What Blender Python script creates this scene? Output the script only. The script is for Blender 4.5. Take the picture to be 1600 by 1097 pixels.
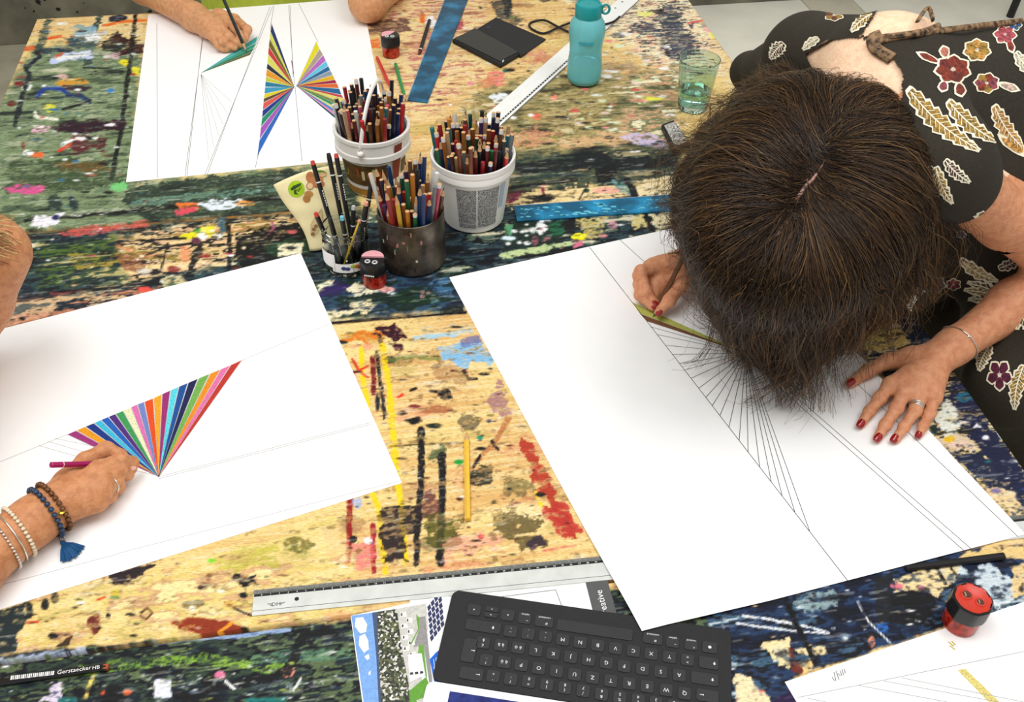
import bpy, math, random
import numpy as np
from mathutils import Vector, Matrix
from mathutils.bvhtree import BVHTree
random.seed(7)
for o in list(bpy.data.objects): bpy.data.objects.remove(o)
SC = bpy.context.scene
COL = SC.collection

# ---------------------------------------------------------------- camera, light, exposure
TZ = 0.75                                   # table top height
CAM_H = 0.98                                # camera above the table top
FPX, PITCH, ROLL = 1545.0, math.radians(42.6), math.radians(1.18)
cam_d = bpy.data.cameras.new('camera'); cam = bpy.data.objects.new('camera', cam_d); COL.objects.link(cam)
cam_d.sensor_fit = 'HORIZONTAL'; cam_d.sensor_width = 36.0; cam_d.lens = FPX / 1600 * 36.0
cam_d.clip_start = 0.02; cam_d.clip_end = 60
_F = Vector((0, math.cos(PITCH), -math.sin(PITCH)))
_up = Vector((0, math.sin(PITCH), math.cos(PITCH)))
_R = math.cos(ROLL) * Vector((1, 0, 0)) + math.sin(ROLL) * _up
_U = -math.sin(ROLL) * Vector((1, 0, 0)) + math.cos(ROLL) * _up
CAM = Vector((0, 0, TZ + CAM_H))
cam.matrix_world = Matrix(((_R.x, _U.x, -_F.x, CAM.x), (_R.y, _U.y, -_F.y, CAM.y), (_R.z, _U.z, -_F.z, CAM.z), (0, 0, 0, 1)))
SC.camera = cam

world = bpy.data.worlds.new('world'); SC.world = world; world.use_nodes = True
wn = world.node_tree.nodes; wn['Background'].inputs[0].default_value = (1.0, 0.985, 0.96, 1); wn['Background'].inputs[1].default_value = 0.46

def area_light(name, loc, size, power, target, color=(1, 1, 1)):
    d = bpy.data.lights.new(name, 'AREA'); d.shape = 'RECTANGLE'; d.size, d.size_y = size; d.energy = power; d.color = color
    o = bpy.data.objects.new(name, d); COL.objects.link(o); o.location = loc
    o.rotation_euler = (Vector(target) - Vector(loc)).to_track_quat('-Z', 'Y').to_euler()
    return o
# unseen overhead sources, placed high above the table for soft, even light
area_light('overhead_area_light', (-0.7, 0.5, 3.3), (1.8, 1.2), 34, (0.0, 1.1, TZ))
area_light('overhead_area_light', (1.1, 0.9, 3.3), (1.4, 1.4), 22, (0.3, 1.1, TZ))

VS = SC.view_settings
VS.view_transform = 'Standard'; VS.look = 'None'; VS.exposure = 0.30; VS.gamma = 1.0; VS.use_curve_mapping = False

# ---------------------------------------------------------------- helpers
def ray(px, py):
    return (_F + (px - 800) / FPX * _R - (py - 548.5) / FPX * _U)
def G(px, py, h=0.0):
    """point seen at a photo pixel, h metres above the table top"""
    d = ray(px, py); return CAM + d * ((TZ + h - CAM.z) / d.z)
def srgb(c):
    out = []
    for v in c[:3]:
        v = v / 255.0
        out.append(v / 12.92 if v <= 0.04045 else ((v + 0.055) / 1.055) ** 2.4)
    return tuple(out)
TH = 0.18                                   # table and room are turned by this angle
CT, ST = math.cos(TH), math.sin(TH)
def UV(u, v, z): return Vector((u * CT - v * ST, u * ST + v * CT, z))

MATS = {}
def mat(name, c, rough=0.5, metal=0.0, trans=0.0, ior=1.45, var=0.12, scale=60.0, bump=0.0, bscale=200.0, c2=None, alpha=1.0, coat=0.0, sss=0.0):
    if name in MATS: return MATS[name]
    m = bpy.data.materials.new(name); m.use_nodes = True; nt = m.node_tree; b = nt.nodes['Principled BSDF']
    base = srgb(c); dark = srgb(c2) if c2 else tuple(x * (1 - var) for x in base)
    tc = nt.nodes.new('ShaderNodeTexCoord'); n = nt.nodes.new('ShaderNodeTexNoise')
    n.inputs['Scale'].default_value = scale; n.inputs['Detail'].default_value = 4
    nt.links.new(tc.outputs['Object'], n.inputs['Vector'])
    r = nt.nodes.new('ShaderNodeValToRGB'); r.color_ramp.elements[0].position = 0.35; r.color_ramp.elements[1].position = 0.62
    r.color_ramp.elements[0].color = (*dark, 1); r.color_ramp.elements[1].color = (*base, 1)
    nt.links.new(n.outputs['Fac'], r.inputs[0]); nt.links.new(r.outputs[0], b.inputs['Base Color'])
    b.inputs['Roughness'].default_value = rough; b.inputs['Metallic'].default_value = metal
    b.inputs['Transmission Weight'].default_value = trans; b.inputs['IOR'].default_value = ior
    b.inputs['Alpha'].default_value = alpha; b.inputs['Coat Weight'].default_value = coat
    if sss:
        b.inputs['Subsurface Weight'].default_value = sss; b.inputs['Subsurface Radius'].default_value = (0.008, 0.003, 0.0015)
        b.inputs['Subsurface Scale'].default_value = 0.6
    if bump:
        n2 = nt.nodes.new('ShaderNodeTexNoise'); n2.inputs['Scale'].default_value = bscale; n2.inputs['Detail'].default_value = 3
        nt.links.new(tc.outputs['Object'], n2.inputs['Vector'])
        bp = nt.nodes.new('ShaderNodeBump'); bp.inputs['Strength'].default_value = bump; bp.inputs['Distance'].default_value = 0.002
        nt.links.new(n2.outputs['Fac'], bp.inputs['Height']); nt.links.new(bp.outputs[0], b.inputs['Normal'])
    MATS[name] = m
    return m

def tag(o, label=None, cat=None, group=None, kind=None):
    if label: o['label'] = label
    if cat: o['category'] = cat
    if group: o['group'] = group
    if kind: o['kind'] = kind
    return o
def empty(name, loc=(0, 0, 0), rot=None):
    o = bpy.data.objects.new(name, None); COL.objects.link(o); o.empty_display_size = 0.02
    M = Matrix.Translation(Vector(loc))
    if rot is not None: M = M @ rot.to_4x4()
    o.matrix_world = M
    return o
def link(name, me, parent=None, M=None, wld=False):
    o = bpy.data.objects.new(name, me); COL.objects.link(o)
    if M is not None: o.matrix_world = M
    if parent is not None:
        o.parent = parent
        if wld: o.matrix_parent_inverse = parent.matrix_basis.inverted()
    return o

class MB:
    """collects verts / faces (with material slots) for one mesh"""
    def __init__(s): s.v = []; s.f = []; s.m = []
    def add(s, vs, fs, m=0):
        n = len(s.v); s.v += [tuple(p) for p in vs]; s.f += [tuple(i + n for i in f) for f in fs]; s.m += [m] * len(fs); return s
    def box(s, lo, hi, m=0):
        x0, y0, z0 = lo; x1, y1, z1 = hi
        return s.add([(x0, y0, z0), (x1, y0, z0), (x1, y1, z0), (x0, y1, z0), (x0, y0, z1), (x1, y0, z1), (x1, y1, z1), (x0, y1, z1)],
                     [(0, 3, 2, 1), (4, 5, 6, 7), (0, 1, 5, 4), (1, 2, 6, 5), (2, 3, 7, 6), (3, 0, 4, 7)], m)
    def prism(s, pts, z0, z1, m=0):
        n = len(pts)
        vs = [(p[0], p[1], z0) for p in pts] + [(p[0], p[1], z1) for p in pts]
        a = sum(pts[i][0] * pts[(i + 1) % n][1] - pts[(i + 1) % n][0] * pts[i][1] for i in range(n))
        fs = [tuple(range(n, 2 * n)), tuple(range(n - 1, -1, -1))] + [(i, (i + 1) % n, n + (i + 1) % n, n + i) for i in range(n)]
        if a < 0: fs = [tuple(reversed(f)) for f in fs]
        return s.add(vs, fs, m)
    def lathe(s, prof, seg=32, m=0, rfun=None, closed=False, cap0=False, cap1=False):
        """prof: (r, z) list; rfun(angle, r, z) -> r"""
        n0 = len(s.v); vs = []
        for r, z in prof:
            for k in range(seg):
                a = 2 * math.pi * k / seg; rr = rfun(a, r, z) if rfun else r
                vs.append((rr * math.cos(a), rr * math.sin(a), z))
        fs = []
        N = len(prof)
        for i in range(N if closed else N - 1):
            j = (i + 1) % N
            for k in range(seg):
                l = (k + 1) % seg
                fs.append((i * seg + k, i * seg + l, j * seg + l, j * seg + k))
        if cap0: fs.append(tuple(range(seg - 1, -1, -1)))
        if cap1: fs.append(tuple((N - 1) * seg + k for k in range(seg)))
        return s.add(vs, fs, m)
    def tube(s, pts, rad, seg=8, m=0, caps=True, flat=1.0):
        pts = [Vector(p) for p in pts]; n = len(pts)
        if not hasattr(rad, '__len__'): rad = [rad] * n
        t0 = (pts[1] - pts[0]).normalized()
        nx = t0.orthogonal().normalized(); vs = []
        for i, p in enumerate(pts):
            t = (pts[min(i + 1, n - 1)] - pts[max(i - 1, 0)])
            t = t.normalized() if t.length > 1e-9 else t0
            nx = (nx - t * nx.dot(t)); nx = nx.normalized() if nx.length > 1e-6 else t.orthogonal().normalized()
            ny = t.cross(nx)
            for k in range(seg):
                a = 2 * math.pi * k / seg
                vs.append(p + (nx * math.cos(a) + ny * math.sin(a) * flat) * rad[i])
        fs = [(i * seg + k, i * seg + (k + 1) % seg, (i + 1) * seg + (k + 1) % seg, (i + 1) * seg + k) for i in range(n - 1) for k in range(seg)]
        if caps: fs += [tuple(range(seg - 1, -1, -1)), tuple((n - 1) * seg + k for k in range(seg))]
        return s.add(vs, fs, m)
    def ellipsoid(s, c, r, m=0, seg=12, rings=8, M=None):
        vs = []; 
        for i in range(1, rings):
            t = math.pi * i / rings
            for k in range(seg):
                a = 2 * math.pi * k / seg
                vs.append(Vector((r[0] * math.sin(t) * math.cos(a), r[1] * math.sin(t) * math.sin(a), r[2] * math.cos(t))))
        vs += [Vector((0, 0, r[2])), Vector((0, 0, -r[2]))]
        if M is not None: vs = [M @ v for v in vs]
        vs = [v + Vector(c) for v in vs]
        fs = [(i * seg + k, (i + 1) * seg + k, (i + 1) * seg + (k + 1) % seg, i * seg + (k + 1) % seg) for i in range(rings - 2) for k in range(seg)]
        T = (rings - 1) * seg
        fs += [(T, k, (k + 1) % seg) for k in range(seg)] + [(T + 1, (rings - 2) * seg + (k + 1) % seg, (rings - 2) * seg + k) for k in range(seg)]
        return s.add(vs, fs, m)
    def mesh(s, name, mats, smooth=False):
        me = bpy.data.meshes.new(name); me.from_pydata(s.v, [], s.f)
        for mm in (mats if isinstance(mats, (list, tuple)) else [mats]): me.materials.append(mm)
        if any(s.m): me.polygons.foreach_set('material_index', s.m)
        if smooth: me.polygons.foreach_set('use_smooth', [True] * len(me.polygons))
        me.update(); return me
    def build(s, name, mats, parent=None, smooth=False, M=None, bevel=0.0, angle=None, wld=False):
        o = link(name, s.mesh(name, mats, smooth), parent, M, wld)
        if bevel:
            b = o.modifiers.new('bevel', 'BEVEL'); b.width = bevel; b.segments = 2; b.limit_method = 'ANGLE'
        if angle: o.data.set_sharp_from_angle(angle=angle)
        return o

def frame(origin, x, up=Vector((0, 0, 1))):
    """matrix with local x along x, z up"""
    x = Vector(x); x = x.normalized(); z = (up - x * up.dot(x)).normalized(); y = z.cross(x)
    return Matrix(((x.x, y.x, z.x, origin[0]), (x.y, y.y, z.y, origin[1]), (x.z, y.z, z.z, origin[2]), (0, 0, 0, 1)))

def text_mesh(body, size, name='lettering', align='CENTER', extrude=0.0):
    c = bpy.data.curves.new(name, 'FONT'); c.body = body; c.size = size; c.align_x = align; c.align_y = 'CENTER'; c.extrude = extrude; c.resolution_u = 2
    o = bpy.data.objects.new(name, c); COL.objects.link(o)
    dg = bpy.context.evaluated_depsgraph_get(); me = bpy.data.meshes.new_from_object(o.evaluated_get(dg))
    bpy.data.objects.remove(o); bpy.data.curves.remove(c); me.name = name
    return me
def lettering(body, size, M, m, parent=None, align='CENTER', name='lettering'):
    me = text_mesh(body, size, name, align); me.materials.clear(); me.materials.append(m)
    return link(name, me, parent, M)
# ---------------------------------------------------------------- numpy noise
def _hash(ix, iy, seed):
    h = (ix.astype(np.int64) * 374761393 + iy.astype(np.int64) * 668265263 + seed * 982451653) & 0x7fffffff
    h = ((h ^ (h >> 13)) * 1274126177) & 0x7fffffff
    h = (h ^ (h >> 16)) & 0xffff
    return h.astype(np.float32) / 65535.0
def vnoise(x, y, seed):
    ix = np.floor(x); iy = np.floor(y); fx = (x - ix); fy = (y - iy)
    fx = fx * fx * (3 - 2 * fx); fy = fy * fy * (3 - 2 * fy)
    ix = ix.astype(np.int64); iy = iy.astype(np.int64)
    a = _hash(ix, iy, seed); b = _hash(ix + 1, iy, seed); c = _hash(ix, iy + 1, seed); d = _hash(ix + 1, iy + 1, seed)
    return (a + (b - a) * fx) * (1 - fy) + (c + (d - c) * fx) * fy
def fbm(x, y, seed, oct=4, gain=0.55):
    s = 0; amp = 1; tot = 0
    for o in range(oct):
        s = s + amp * vnoise(x * 2 ** o, y * 2 ** o, seed + o * 17); tot += amp; amp *= gain
    return s / tot                           # 0..1

# ---------------------------------------------------------------- room: floor slabs, plinth, back wall
FZ = 0.0
m_floor = mat('floor_concrete', (246, 243, 228), 0.75, scale=5, var=0.10, bump=0.12, bscale=40)
m_floor2 = mat('floor_concrete_darker', (214, 208, 186), 0.75, scale=6, var=0.12, bump=0.12, bscale=40)
m_gap = mat('floor_joint', (70, 64, 52), 0.9)
m_floorg = mat('floor_concrete_grey', (176, 170, 148), 0.8, scale=9, var=0.2, bump=0.15, bscale=30)
fl = MB().box((-4, -1.5, -0.06), (5, 4.2, -0.008)).build('floor', m_gap, M=Matrix.Rotation(TH, 4, 'Z'))
tag(fl, kind='structure')
us = [-4, -2.4, -1.0, 0.62, 1.92, 2.14, 3.4, 5.0]; vs_ = [-1.5, 0.2, 1.7, 3.0, 4.2]
for i in range(len(us) - 1):
    for j in range(len(vs_) - 1):
        mm = m_floor2 if i == 4 else (m_floorg if i < 2 else m_floor)
        g = 0.002
        MB().box((us[i] + g, vs_[j] + g, -0.02), (us[i + 1] - g, vs_[j + 1] - g, 0.0)).build('slab', mm, fl, bevel=0.002)
VW = 3.845                                   # distance of the back wall in the room frame
m_plinth = mat('plinth_concrete', (128, 124, 106), 0.8, scale=7, c2=(92, 90, 78), bump=0.3, bscale=60)
m_wallw = mat('wall_white_paint', (238, 236, 226), 0.7, scale=3, var=0.08)
m_drip = mat('paint_drip', (62, 40, 32), 0.5)
m_blk = mat('soft_black', (22, 22, 24), 0.5, var=0.3)
bb = MB().box((-4, VW, 0), (5, VW + 0.1, 0.225)).build('baseboard_back', m_plinth, M=Matrix.Rotation(TH, 4, 'Z'), bevel=0.004)
tag(bb, kind='structure')
wb = MB().box((-4, VW + 0.01, 0.225), (5, VW + 0.12, 3.4)).build('wall_back', m_wallw, M=Matrix.Rotation(TH, 4, 'Z'))
tag(wb, kind='structure')
rr = random.Random(3)
dr = MB()
for k in range(80):
    u = -3.2 + k * 0.07 + rr.uniform(-.03, .03); w = rr.uniform(.002, .006); z1 = 0.24 + rr.uniform(.03, 0.5)
    dr.box((u - w, VW + 0.0085, 0.228), (u + w, VW + 0.0105, z1))
dr.build('paint_drip', m_drip, wb)
sp = MB()
for k in range(110):
    u = rr.uniform(-3, 0.5); z = rr.uniform(0.01, 0.215); r = rr.uniform(.003, .010)
    n = 7; sp.add([(u + r * math.cos(a * 6.283 / n) * rr.uniform(.6, 1.4), VW - 0.001, z + r * math.sin(a * 6.283 / n)) for a in range(n)], [tuple(range(n))])
so = sp.build('paint_spatter', m_blk, bb); tag(so, kind='stuff')
sp = MB()
for k in range(90):
    u = rr.uniform(-2.6, -0.9); v = rr.uniform(1.8, 3.8); r = rr.uniform(.004, .016)
    n = 7; sp.add([(u + r * math.cos(a * 6.283 / n) * rr.uniform(.6, 1.4), v + r * math.sin(a * 6.283 / n), 0.0008) for a in range(n)], [tuple(range(n))])
so = sp.build('paint_spatter', m_blk, fl); tag(so, kind='stuff')
# ---------------------------------------------------------------- painted table tops
U0, U1 = -0.69, 0.815
STEP = 0.0024
BOARDS = [  # table, v0, v1 (room frame), gap handled by shrinking
    (0, 1.461, 2.305, .0028), (1, 1.152, 1.455, .0026), (1, 0.642, 1.148, .0018), (2, 0.42, 0.636, .0018), (2, -0.17, 0.416, 0.02)]
grids = []
for (t, v0, v1, st) in BOARDS:
    nu = int(round((U1 - U0) / st)); nv = int(round((v1 - v0) / st))
    uu, vv = np.meshgrid(np.linspace(U0, U1, nu + 1), np.linspace(v0, v1, nv + 1))
    grids.append((nu, nv, uu.ravel(), vv.ravel()))
Uall = np.concatenate([g[2] for g in grids]); Vall = np.concatenate([g[3] for g in grids])
X = Uall * CT - Vall * ST; Y = Uall * ST + Vall * CT
dx, dy, dz = X - CAM.x, Y - CAM.y, TZ - CAM.z
zf = dx * _F.x + dy * _F.y + dz * _F.z
PXA = 800 + FPX * (dx * _R.x + dy * _R.y + dz * _R.z) / zf
PYA = 548.5 - FPX * (dx * _U.x + dy * _U.y + dz * _U.z) / zf
u_, v_ = Uall * 100, Vall * 100            # centimetres
N_a = fbm(u_ / 1.6, v_ / 1.6, 1, 4) - .5      # edge wobble
N_b = fbm(u_ / 1.5, v_ / 1.5, 9, 4) - .5
N_st = fbm(u_ / 10.0, v_ / 0.9, 21, 5)        # streaks along the boards
N_st2 = fbm(u_ / 5.0, v_ / 0.8, 33, 4)
N_big = fbm(u_ / 16.0, v_ / 10.0, 45, 4)
N_med = fbm(u_ / 4.5, v_ / 2.4, 57, 5)
N_fin = fbm(u_ / 0.7, v_ / 0.5, 69, 3)
N_c = fbm(u_ / 3.0, v_ / 1.3, 81, 4)
COLR = np.zeros((len(Uall), 3), np.float32)
def npc(c): return np.array(c, np.float32)
# bare wood with grain
wood = npc((230, 194, 138)); w2 = npc((198, 154, 98))
g = np.clip((fbm(u_ / 14, v_ / 0.35, 5, 4) - .42) * 4, 0, 1)[:, None]
COLR[:] = wood * (1 - g * .7) + w2 * g * .7
yl = np.clip((N_big - .45) * 4, 0, 1)[:, None]
COLR[:] = COLR * (1 - .35 * yl) + npc((236, 214, 140)) * .35 * yl

def blend(idx, a, col):
    a = np.clip(a, 0, 1) * (1 - .62 * np.clip((N_fin[idx] * .5 + N_st2[idx] * .5 - .53) * 11, 0, 1))      # worn, broken paint
    a = a[:, None]; COLR[idx] = COLR[idx] * (1 - a) + npc(col) * a
def polysdf(px, py, pts):
    d = np.full(px.shape, 1e9, np.float32); ins = np.zeros(px.shape, bool); n = len(pts)
    for i in range(n):
        ax, ay = pts[i]; bx, by = pts[(i + 1) % n]
        ex, ey = bx - ax, by - ay; wx, wy = px - ax, py - ay
        t = np.clip((wx * ex + wy * ey) / (ex * ex + ey * ey + 1e-9), 0, 1)
        d = np.minimum(d, np.hypot(wx - t * ex, wy - t * ey))
        c = ((ay > py) != (by > py)) & (px < (bx - ax) * (py - ay) / ((by - ay) if by != ay else 1e-9) + ax)
        ins ^= c
    return np.where(ins, -d, d)
def sel(pts, pad):
    xs = [p[0] for p in pts]; ys = [p[1] for p in pts]
    return np.nonzero((PXA > min(xs) - pad) & (PXA < max(xs) + pad) & (PYA > min(ys) - pad) & (PYA < max(ys) + pad))[0]
def P(col, pts, rag=8, op=1.0, dry=0.0, soft=2.0):
    """ragged filled patch; dry > 0 breaks it into dry-brush streaks"""
    i = sel(pts, rag * 1.5 + 4)
    if not len(i): return
    d = polysdf(PXA[i], PYA[i], pts) + rag * 2.6 * N_a[i] + rag * 1.8 * (N_st[i] - .5) + rag * 1.2 * (N_fin[i] - .5)
    a = np.clip(.5 - d / soft, 0, 1) * op
    if dry: a = a * np.clip((N_st[i] * .6 + N_fin[i] * .4 - dry) * 9, 0, 1)
    blend(i, a, col)
def ZONE(pts, pal, rag=12, op=1.0, field=0, soft=14, sharp=1.0):
    """zone of many overlapping brush marks: palette picked by streaky noise"""
    i = sel(pts, rag * 1.5 + 10)
    if not len(i): return
    d = polysdf(PXA[i], PYA[i], pts) + rag * 2.6 * N_b[i]
    a = np.clip(.5 - d / soft, 0, 1) * op
    f = [.4 * N_st[i] + .6 * N_med[i], N_med[i], .5 * N_c[i] + .5 * N_st2[i]][field]
    f = np.clip((f - .5) * 2.3 + .5, 0, .999)
    k = f * len(pal); lo = np.floor(k).astype(int); fr = np.clip((k - lo - .7) / .3, 0, 1)[:, None]
    pa = np.array(pal, np.float32); c = pa[lo] * (1 - fr) + pa[np.minimum(lo + 1, len(pal) - 1)] * fr
    a = a[:, None]; COLR[i] = COLR[i] * (1 - a) + c * a
def L(col, pts, w, rag=.35, op=1.0, dry=0.0):
    i = sel(pts, w * 2 + 4)
    if not len(i): return
    px = PXA[i] + N_b[i] * w * rag * 2; py = PYA[i] + N_a[i] * w * rag * 2
    d = np.full(px.shape, 1e9, np.float32)
    for k in range(len(pts) - 1):
        ax, ay = pts[k]; bx, by = pts[k + 1]; ex, ey = bx - ax, by - ay; wx, wy = px - ax, py - ay
        t = np.clip((wx * ex + wy * ey) / (ex * ex + ey * ey + 1e-9), 0, 1)
        d = np.minimum(d, np.hypot(wx - t * ex, wy - t * ey))
    a = np.clip((w / 2 * (1 + N_fin[i] * rag) - d) / 1.6 + .5, 0, 1) * op
    if dry: a = a * np.clip((N_st2[i] * .4 + N_fin[i] * .6 - dry) * 10, 0, 1)
    blend(i, a, col)
def E(col, x, y, rx, ry, rag=.5, op=1.0, dry=0.0):
    r = max(rx, ry); i = sel([(x - r, y - r), (x + r, y + r)], r * .9 + 4)
    if not len(i): return
    d = np.hypot((PXA[i] - x) / rx, (PYA[i] - y) / ry) - 1 + rag * 2.2 * N_a[i]
    a = np.clip(.5 - d * min(rx, ry) / 1.8, 0, 1) * op
    if dry: a = a * np.clip((N_st2[i] * .5 + N_fin[i] * .5 - dry) * 9, 0, 1)
    blend(i, a, col)
rs = random.Random(11)
def SPK(x0, y0, x1, y1, n, cols, r0, r1, asp=2.2, rag=.5):
    """flicks and drips"""
    for _ in range(n):
        r = r0 * .9 + (r1 * .85 - r0 * .9) * rs.random() ** 2.6
        E(cols[rs.randrange(len(cols))], rs.uniform(x0, x1), rs.uniform(y0, y1), r * rs.uniform(1, asp * 1.3), r * rs.uniform(.35, .75), rag * 1.7)
def STAIN(x0, y0, x1, y1, n, cols, r0=10, r1=34):
    for _ in range(n):
        r = rs.uniform(r0, r1); E(cols[rs.randrange(len(cols))], rs.uniform(x0, x1), rs.uniform(y0, y1), r * rs.uniform(1, 1.9), r * rs.uniform(.3, .6), .9, rs.uniform(.18, .5), rs.choice((0, .35, .42)))
BK = (24, 25, 28); WH = (242, 242, 240); NV = (28, 38, 56); DG = (38, 56, 48); TAN = (236, 204, 146); CR = (242, 230, 190); PK = (226, 140, 140)
dark_pal = [BK, (18, 24, 32), (34, 48, 60), (58, 80, 84), (24, 28, 34), (92, 110, 96), (206, 198, 170)]
navy_pal = [(20, 24, 38), (26, 36, 60), (44, 66, 96), (22, 26, 38), (70, 96, 116), (190, 200, 205)]
green_pal = [(44, 56, 48), (84, 98, 78), (118, 132, 100), (134, 148, 116), (108, 124, 98), (156, 164, 136)]
olive_pal = [(64, 62, 46), (104, 100, 68), (140, 132, 92), (172, 156, 108), (128, 116, 80), (206, 192, 150)]
mix_pal = [(36, 36, 34), (70, 80, 62), (140, 110, 76), (208, 170, 120), (226, 192, 140), (66, 84, 76), (222, 204, 168)]
# generic cover outside the part in view
ZONE([(-900, 300), (0, 300), (0, 1500), (-900, 1500)], mix_pal, op=.9)
ZONE([(0, 1097), (1700, 1097), (1700, 4000), (0, 4000)], dark_pal, op=.9)
ZONE([(1600, 400), (2400, 400), (2400, 1600), (1600, 1600)], mix_pal, op=.9)
ZONE([(-100, -300), (1200, -300), (1100, -20), (-100, -10)], mix_pal, op=.7)
st_c = [(150, 140, 70), (120, 84, 60), (206, 130, 120), (96, 92, 66), (170, 120, 70), (216, 206, 150), (130, 120, 110), (190, 90, 80), (236, 222, 180)]
STAIN(-20, 870, 560, 1000, 55, st_c); STAIN(490, 500, 920, 890, 60, st_c); STAIN(590, -10, 1080, 230, 80, st_c, 8, 26); STAIN(0, 340, 480, 500, 30, st_c, 6, 18)
# --- far table, left side: grey green
ZONE([(52, 74), (225, 68), (215, 170), (205, 285), (560, 250), (560, 345), (30, 365), (-40, 330), (-20, 190)], green_pal, rag=8)
ZONE([(150, 22), (225, 18), (222, 75), (150, 72)], [TAN, CR, TAN, (210, 180, 130), CR], rag=4, op=.5)
P((70, 88, 76), [(72, 29), (82, 28), (66, 80), (52, 82)], 4)
P((62, 80, 74), [(150, 24), (160, 22), (142, 104), (128, 104)], 4)
P((120, 136, 116), [(64, 80), (120, 66), (150, 60), (152, 80), (90, 95)], 6, .8)
E((60, 84, 90), 128, 66, 26, 10, .6); E((190, 205, 215), 140, 52, 22, 9, .9); E(WH, 146, 58, 12, 7, .9); E((110, 150, 170), 132, 46, 22, 8, .9, .7)
P((46, 48, 44), [(160, 62), (184, 50), (200, 64), (196, 80), (160, 84)], 6)
P((60, 24, 26), [(176, 56), (186, 52), (190, 62), (215, 66), (205, 70), (178, 66)], 3)
P((58, 18, 30), [(176, 84), (200, 72), (224, 70), (222, 80), (180, 90)], 3)
P((220, 186, 190), [(158, 84), (186, 82), (190, 94), (165, 94)], 5, .8)
E((34, 42, 60), 184, 29, 14, 6, .3)
L((226, 110, 40), [(160, 40), (200, 33), (228, 32)], 3.5); L((222, 88, 34), [(76, 60), (95, 56)], 4)
L((190, 200, 236), [(84, 95), (110, 87), (140, 86)], 9, .5); L(WH, [(90, 92), (138, 84)], 4, .8)
L((38, 56, 70), [(60, 80), (85, 78), (110, 79)], 6, .5); L((208, 84, 46), [(88, 89), (97, 84)], 4); L((216, 96, 48), [(40, 77), (52, 75)], 6)
E(BK, 58, 83, 5, 3, .3); E((230, 220, 190), 90, 110, 24, 3, .8, .6)
E((206, 150, 60), 112, 129, 22, 6, .8); E((60, 44, 56), 118, 137, 20, 5, .6); E((214, 170, 160), 98, 120, 9, 4, .5)
L((30, 66, 140), [(58, 149), (72, 138), (94, 138), (106, 148)], 5, .5); L((36, 60, 96), [(106, 148), (126, 150), (140, 158)], 6, .5)
L(BK, [(98, 170), (124, 164), (142, 156)], 3, .5); L(BK, [(130, 106), (175, 107)], 2); L(BK, [(150, 115), (190, 112)], 2)
E(WH, 42, 135, 8, 7, .3); E((120, 34, 34), 30, 131, 7, 4, .5); E((110, 44, 36), 18, 162, 7, 4, .4); E((70, 30, 44), 34, 152, 4, 5, .4)
L((30, 40, 46), [(40, 105), (46, 118), (40, 132), (32, 160), (24, 195)], 6, .5); L((24, 36, 52), [(62, 88), (50, 98), (42, 106)], 5, .4)
L(BK, [(212, 20), (207, 60), (203, 100), (196, 150), (190, 200), (182, 240), (174, 280)], 6, .35)
E((230, 210, 40), 194, 97, 7, 5, .7); E((226, 214, 60), 213, 111, 7, 6, .7); E((214, 206, 60), 76, 168, 10, 6, .8)
L((236, 232, 210), [(55, 176), (54, 181), (62, 184), (90, 186)], 4, .4); E((66, 128, 190), 174, 142, 6, 4, .5)
P((52, 20, 40), [(82, 198), (110, 190), (196, 188), (198, 196), (176, 206), (110, 208), (84, 205)], 5)
E((230, 170, 190), 66, 203, 14, 6, .7); E((246, 224, 224), 60, 198, 10, 3, .8)
P((92, 36, 44), [(90, 232), (116, 214), (165, 218), (166, 232), (120, 240)], 6, .9, .3); L(WH, [(98, 226), (120, 216), (150, 216)], 4, .8)
L((208, 70, 50), [(92, 236), (110, 226)], 4); E((234, 112, 60), 56, 243, 13, 5, .5); E((116, 52, 40), 36, 227, 4, 6, .4); E(WH, 44, 240, 8, 5, .6)
P((58, 74, 48), [(20, 250), (100, 250), (180, 256), (196, 290), (100, 300), (10, 300)], 10, .8, .35)
E((120, 84, 40), 130, 262, 40, 8, .8, .9, .4); E((206, 92, 140), 42, 296, 26, 8, .5); E((120, 190, 120), 186, 292, 14, 7, .8)
P((50, 66, 60), [(70, 308), (88, 302), (100, 318), (92, 330), (74, 326)], 5); P((38, 54, 60), [(110, 304), (124, 316), (120, 330), (104, 322)], 4)
P((40, 52, 46), [(200, 288), (440, 268), (560, 262), (560, 335), (230, 345), (190, 320)], 8, .8, .3)
L((112, 146, 132), [(210, 318), (300, 308), (450, 292)], 8, .6, .9, .4); L((24, 26, 24), [(40, 345), (200, 330), (470, 306)], 5, .5); L((140, 150, 126), [(60, 338), (260, 322)], 5, .6, .8, .4)
P((236, 230, 240), [(44, 352), (58, 338), (98, 334), (94, 350), (60, 356)], 5); E((46, 48, 90), 88, 340, 6, 4, .5)
P((226, 120, 60), [(268, 318), (290, 316), (320, 326), (300, 332)], 5); P((214, 84, 100), [(274, 330), (306, 324), (310, 332), (276, 336)], 4)
P((226, 236, 246), [(312, 322), (330, 312), (372, 312), (384, 324), (330, 332)], 5, .95, .25); E((240, 160, 90), 382, 318, 14, 4, .6)
# wooden edge of the far table
L((150, 112, 62), [(30, 365), (200, 351), (330, 341), (480, 330)], 5, .35); L((24, 22, 20), [(20, 371), (200, 357), (480, 335), (540, 330)], 4, .4)
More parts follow.
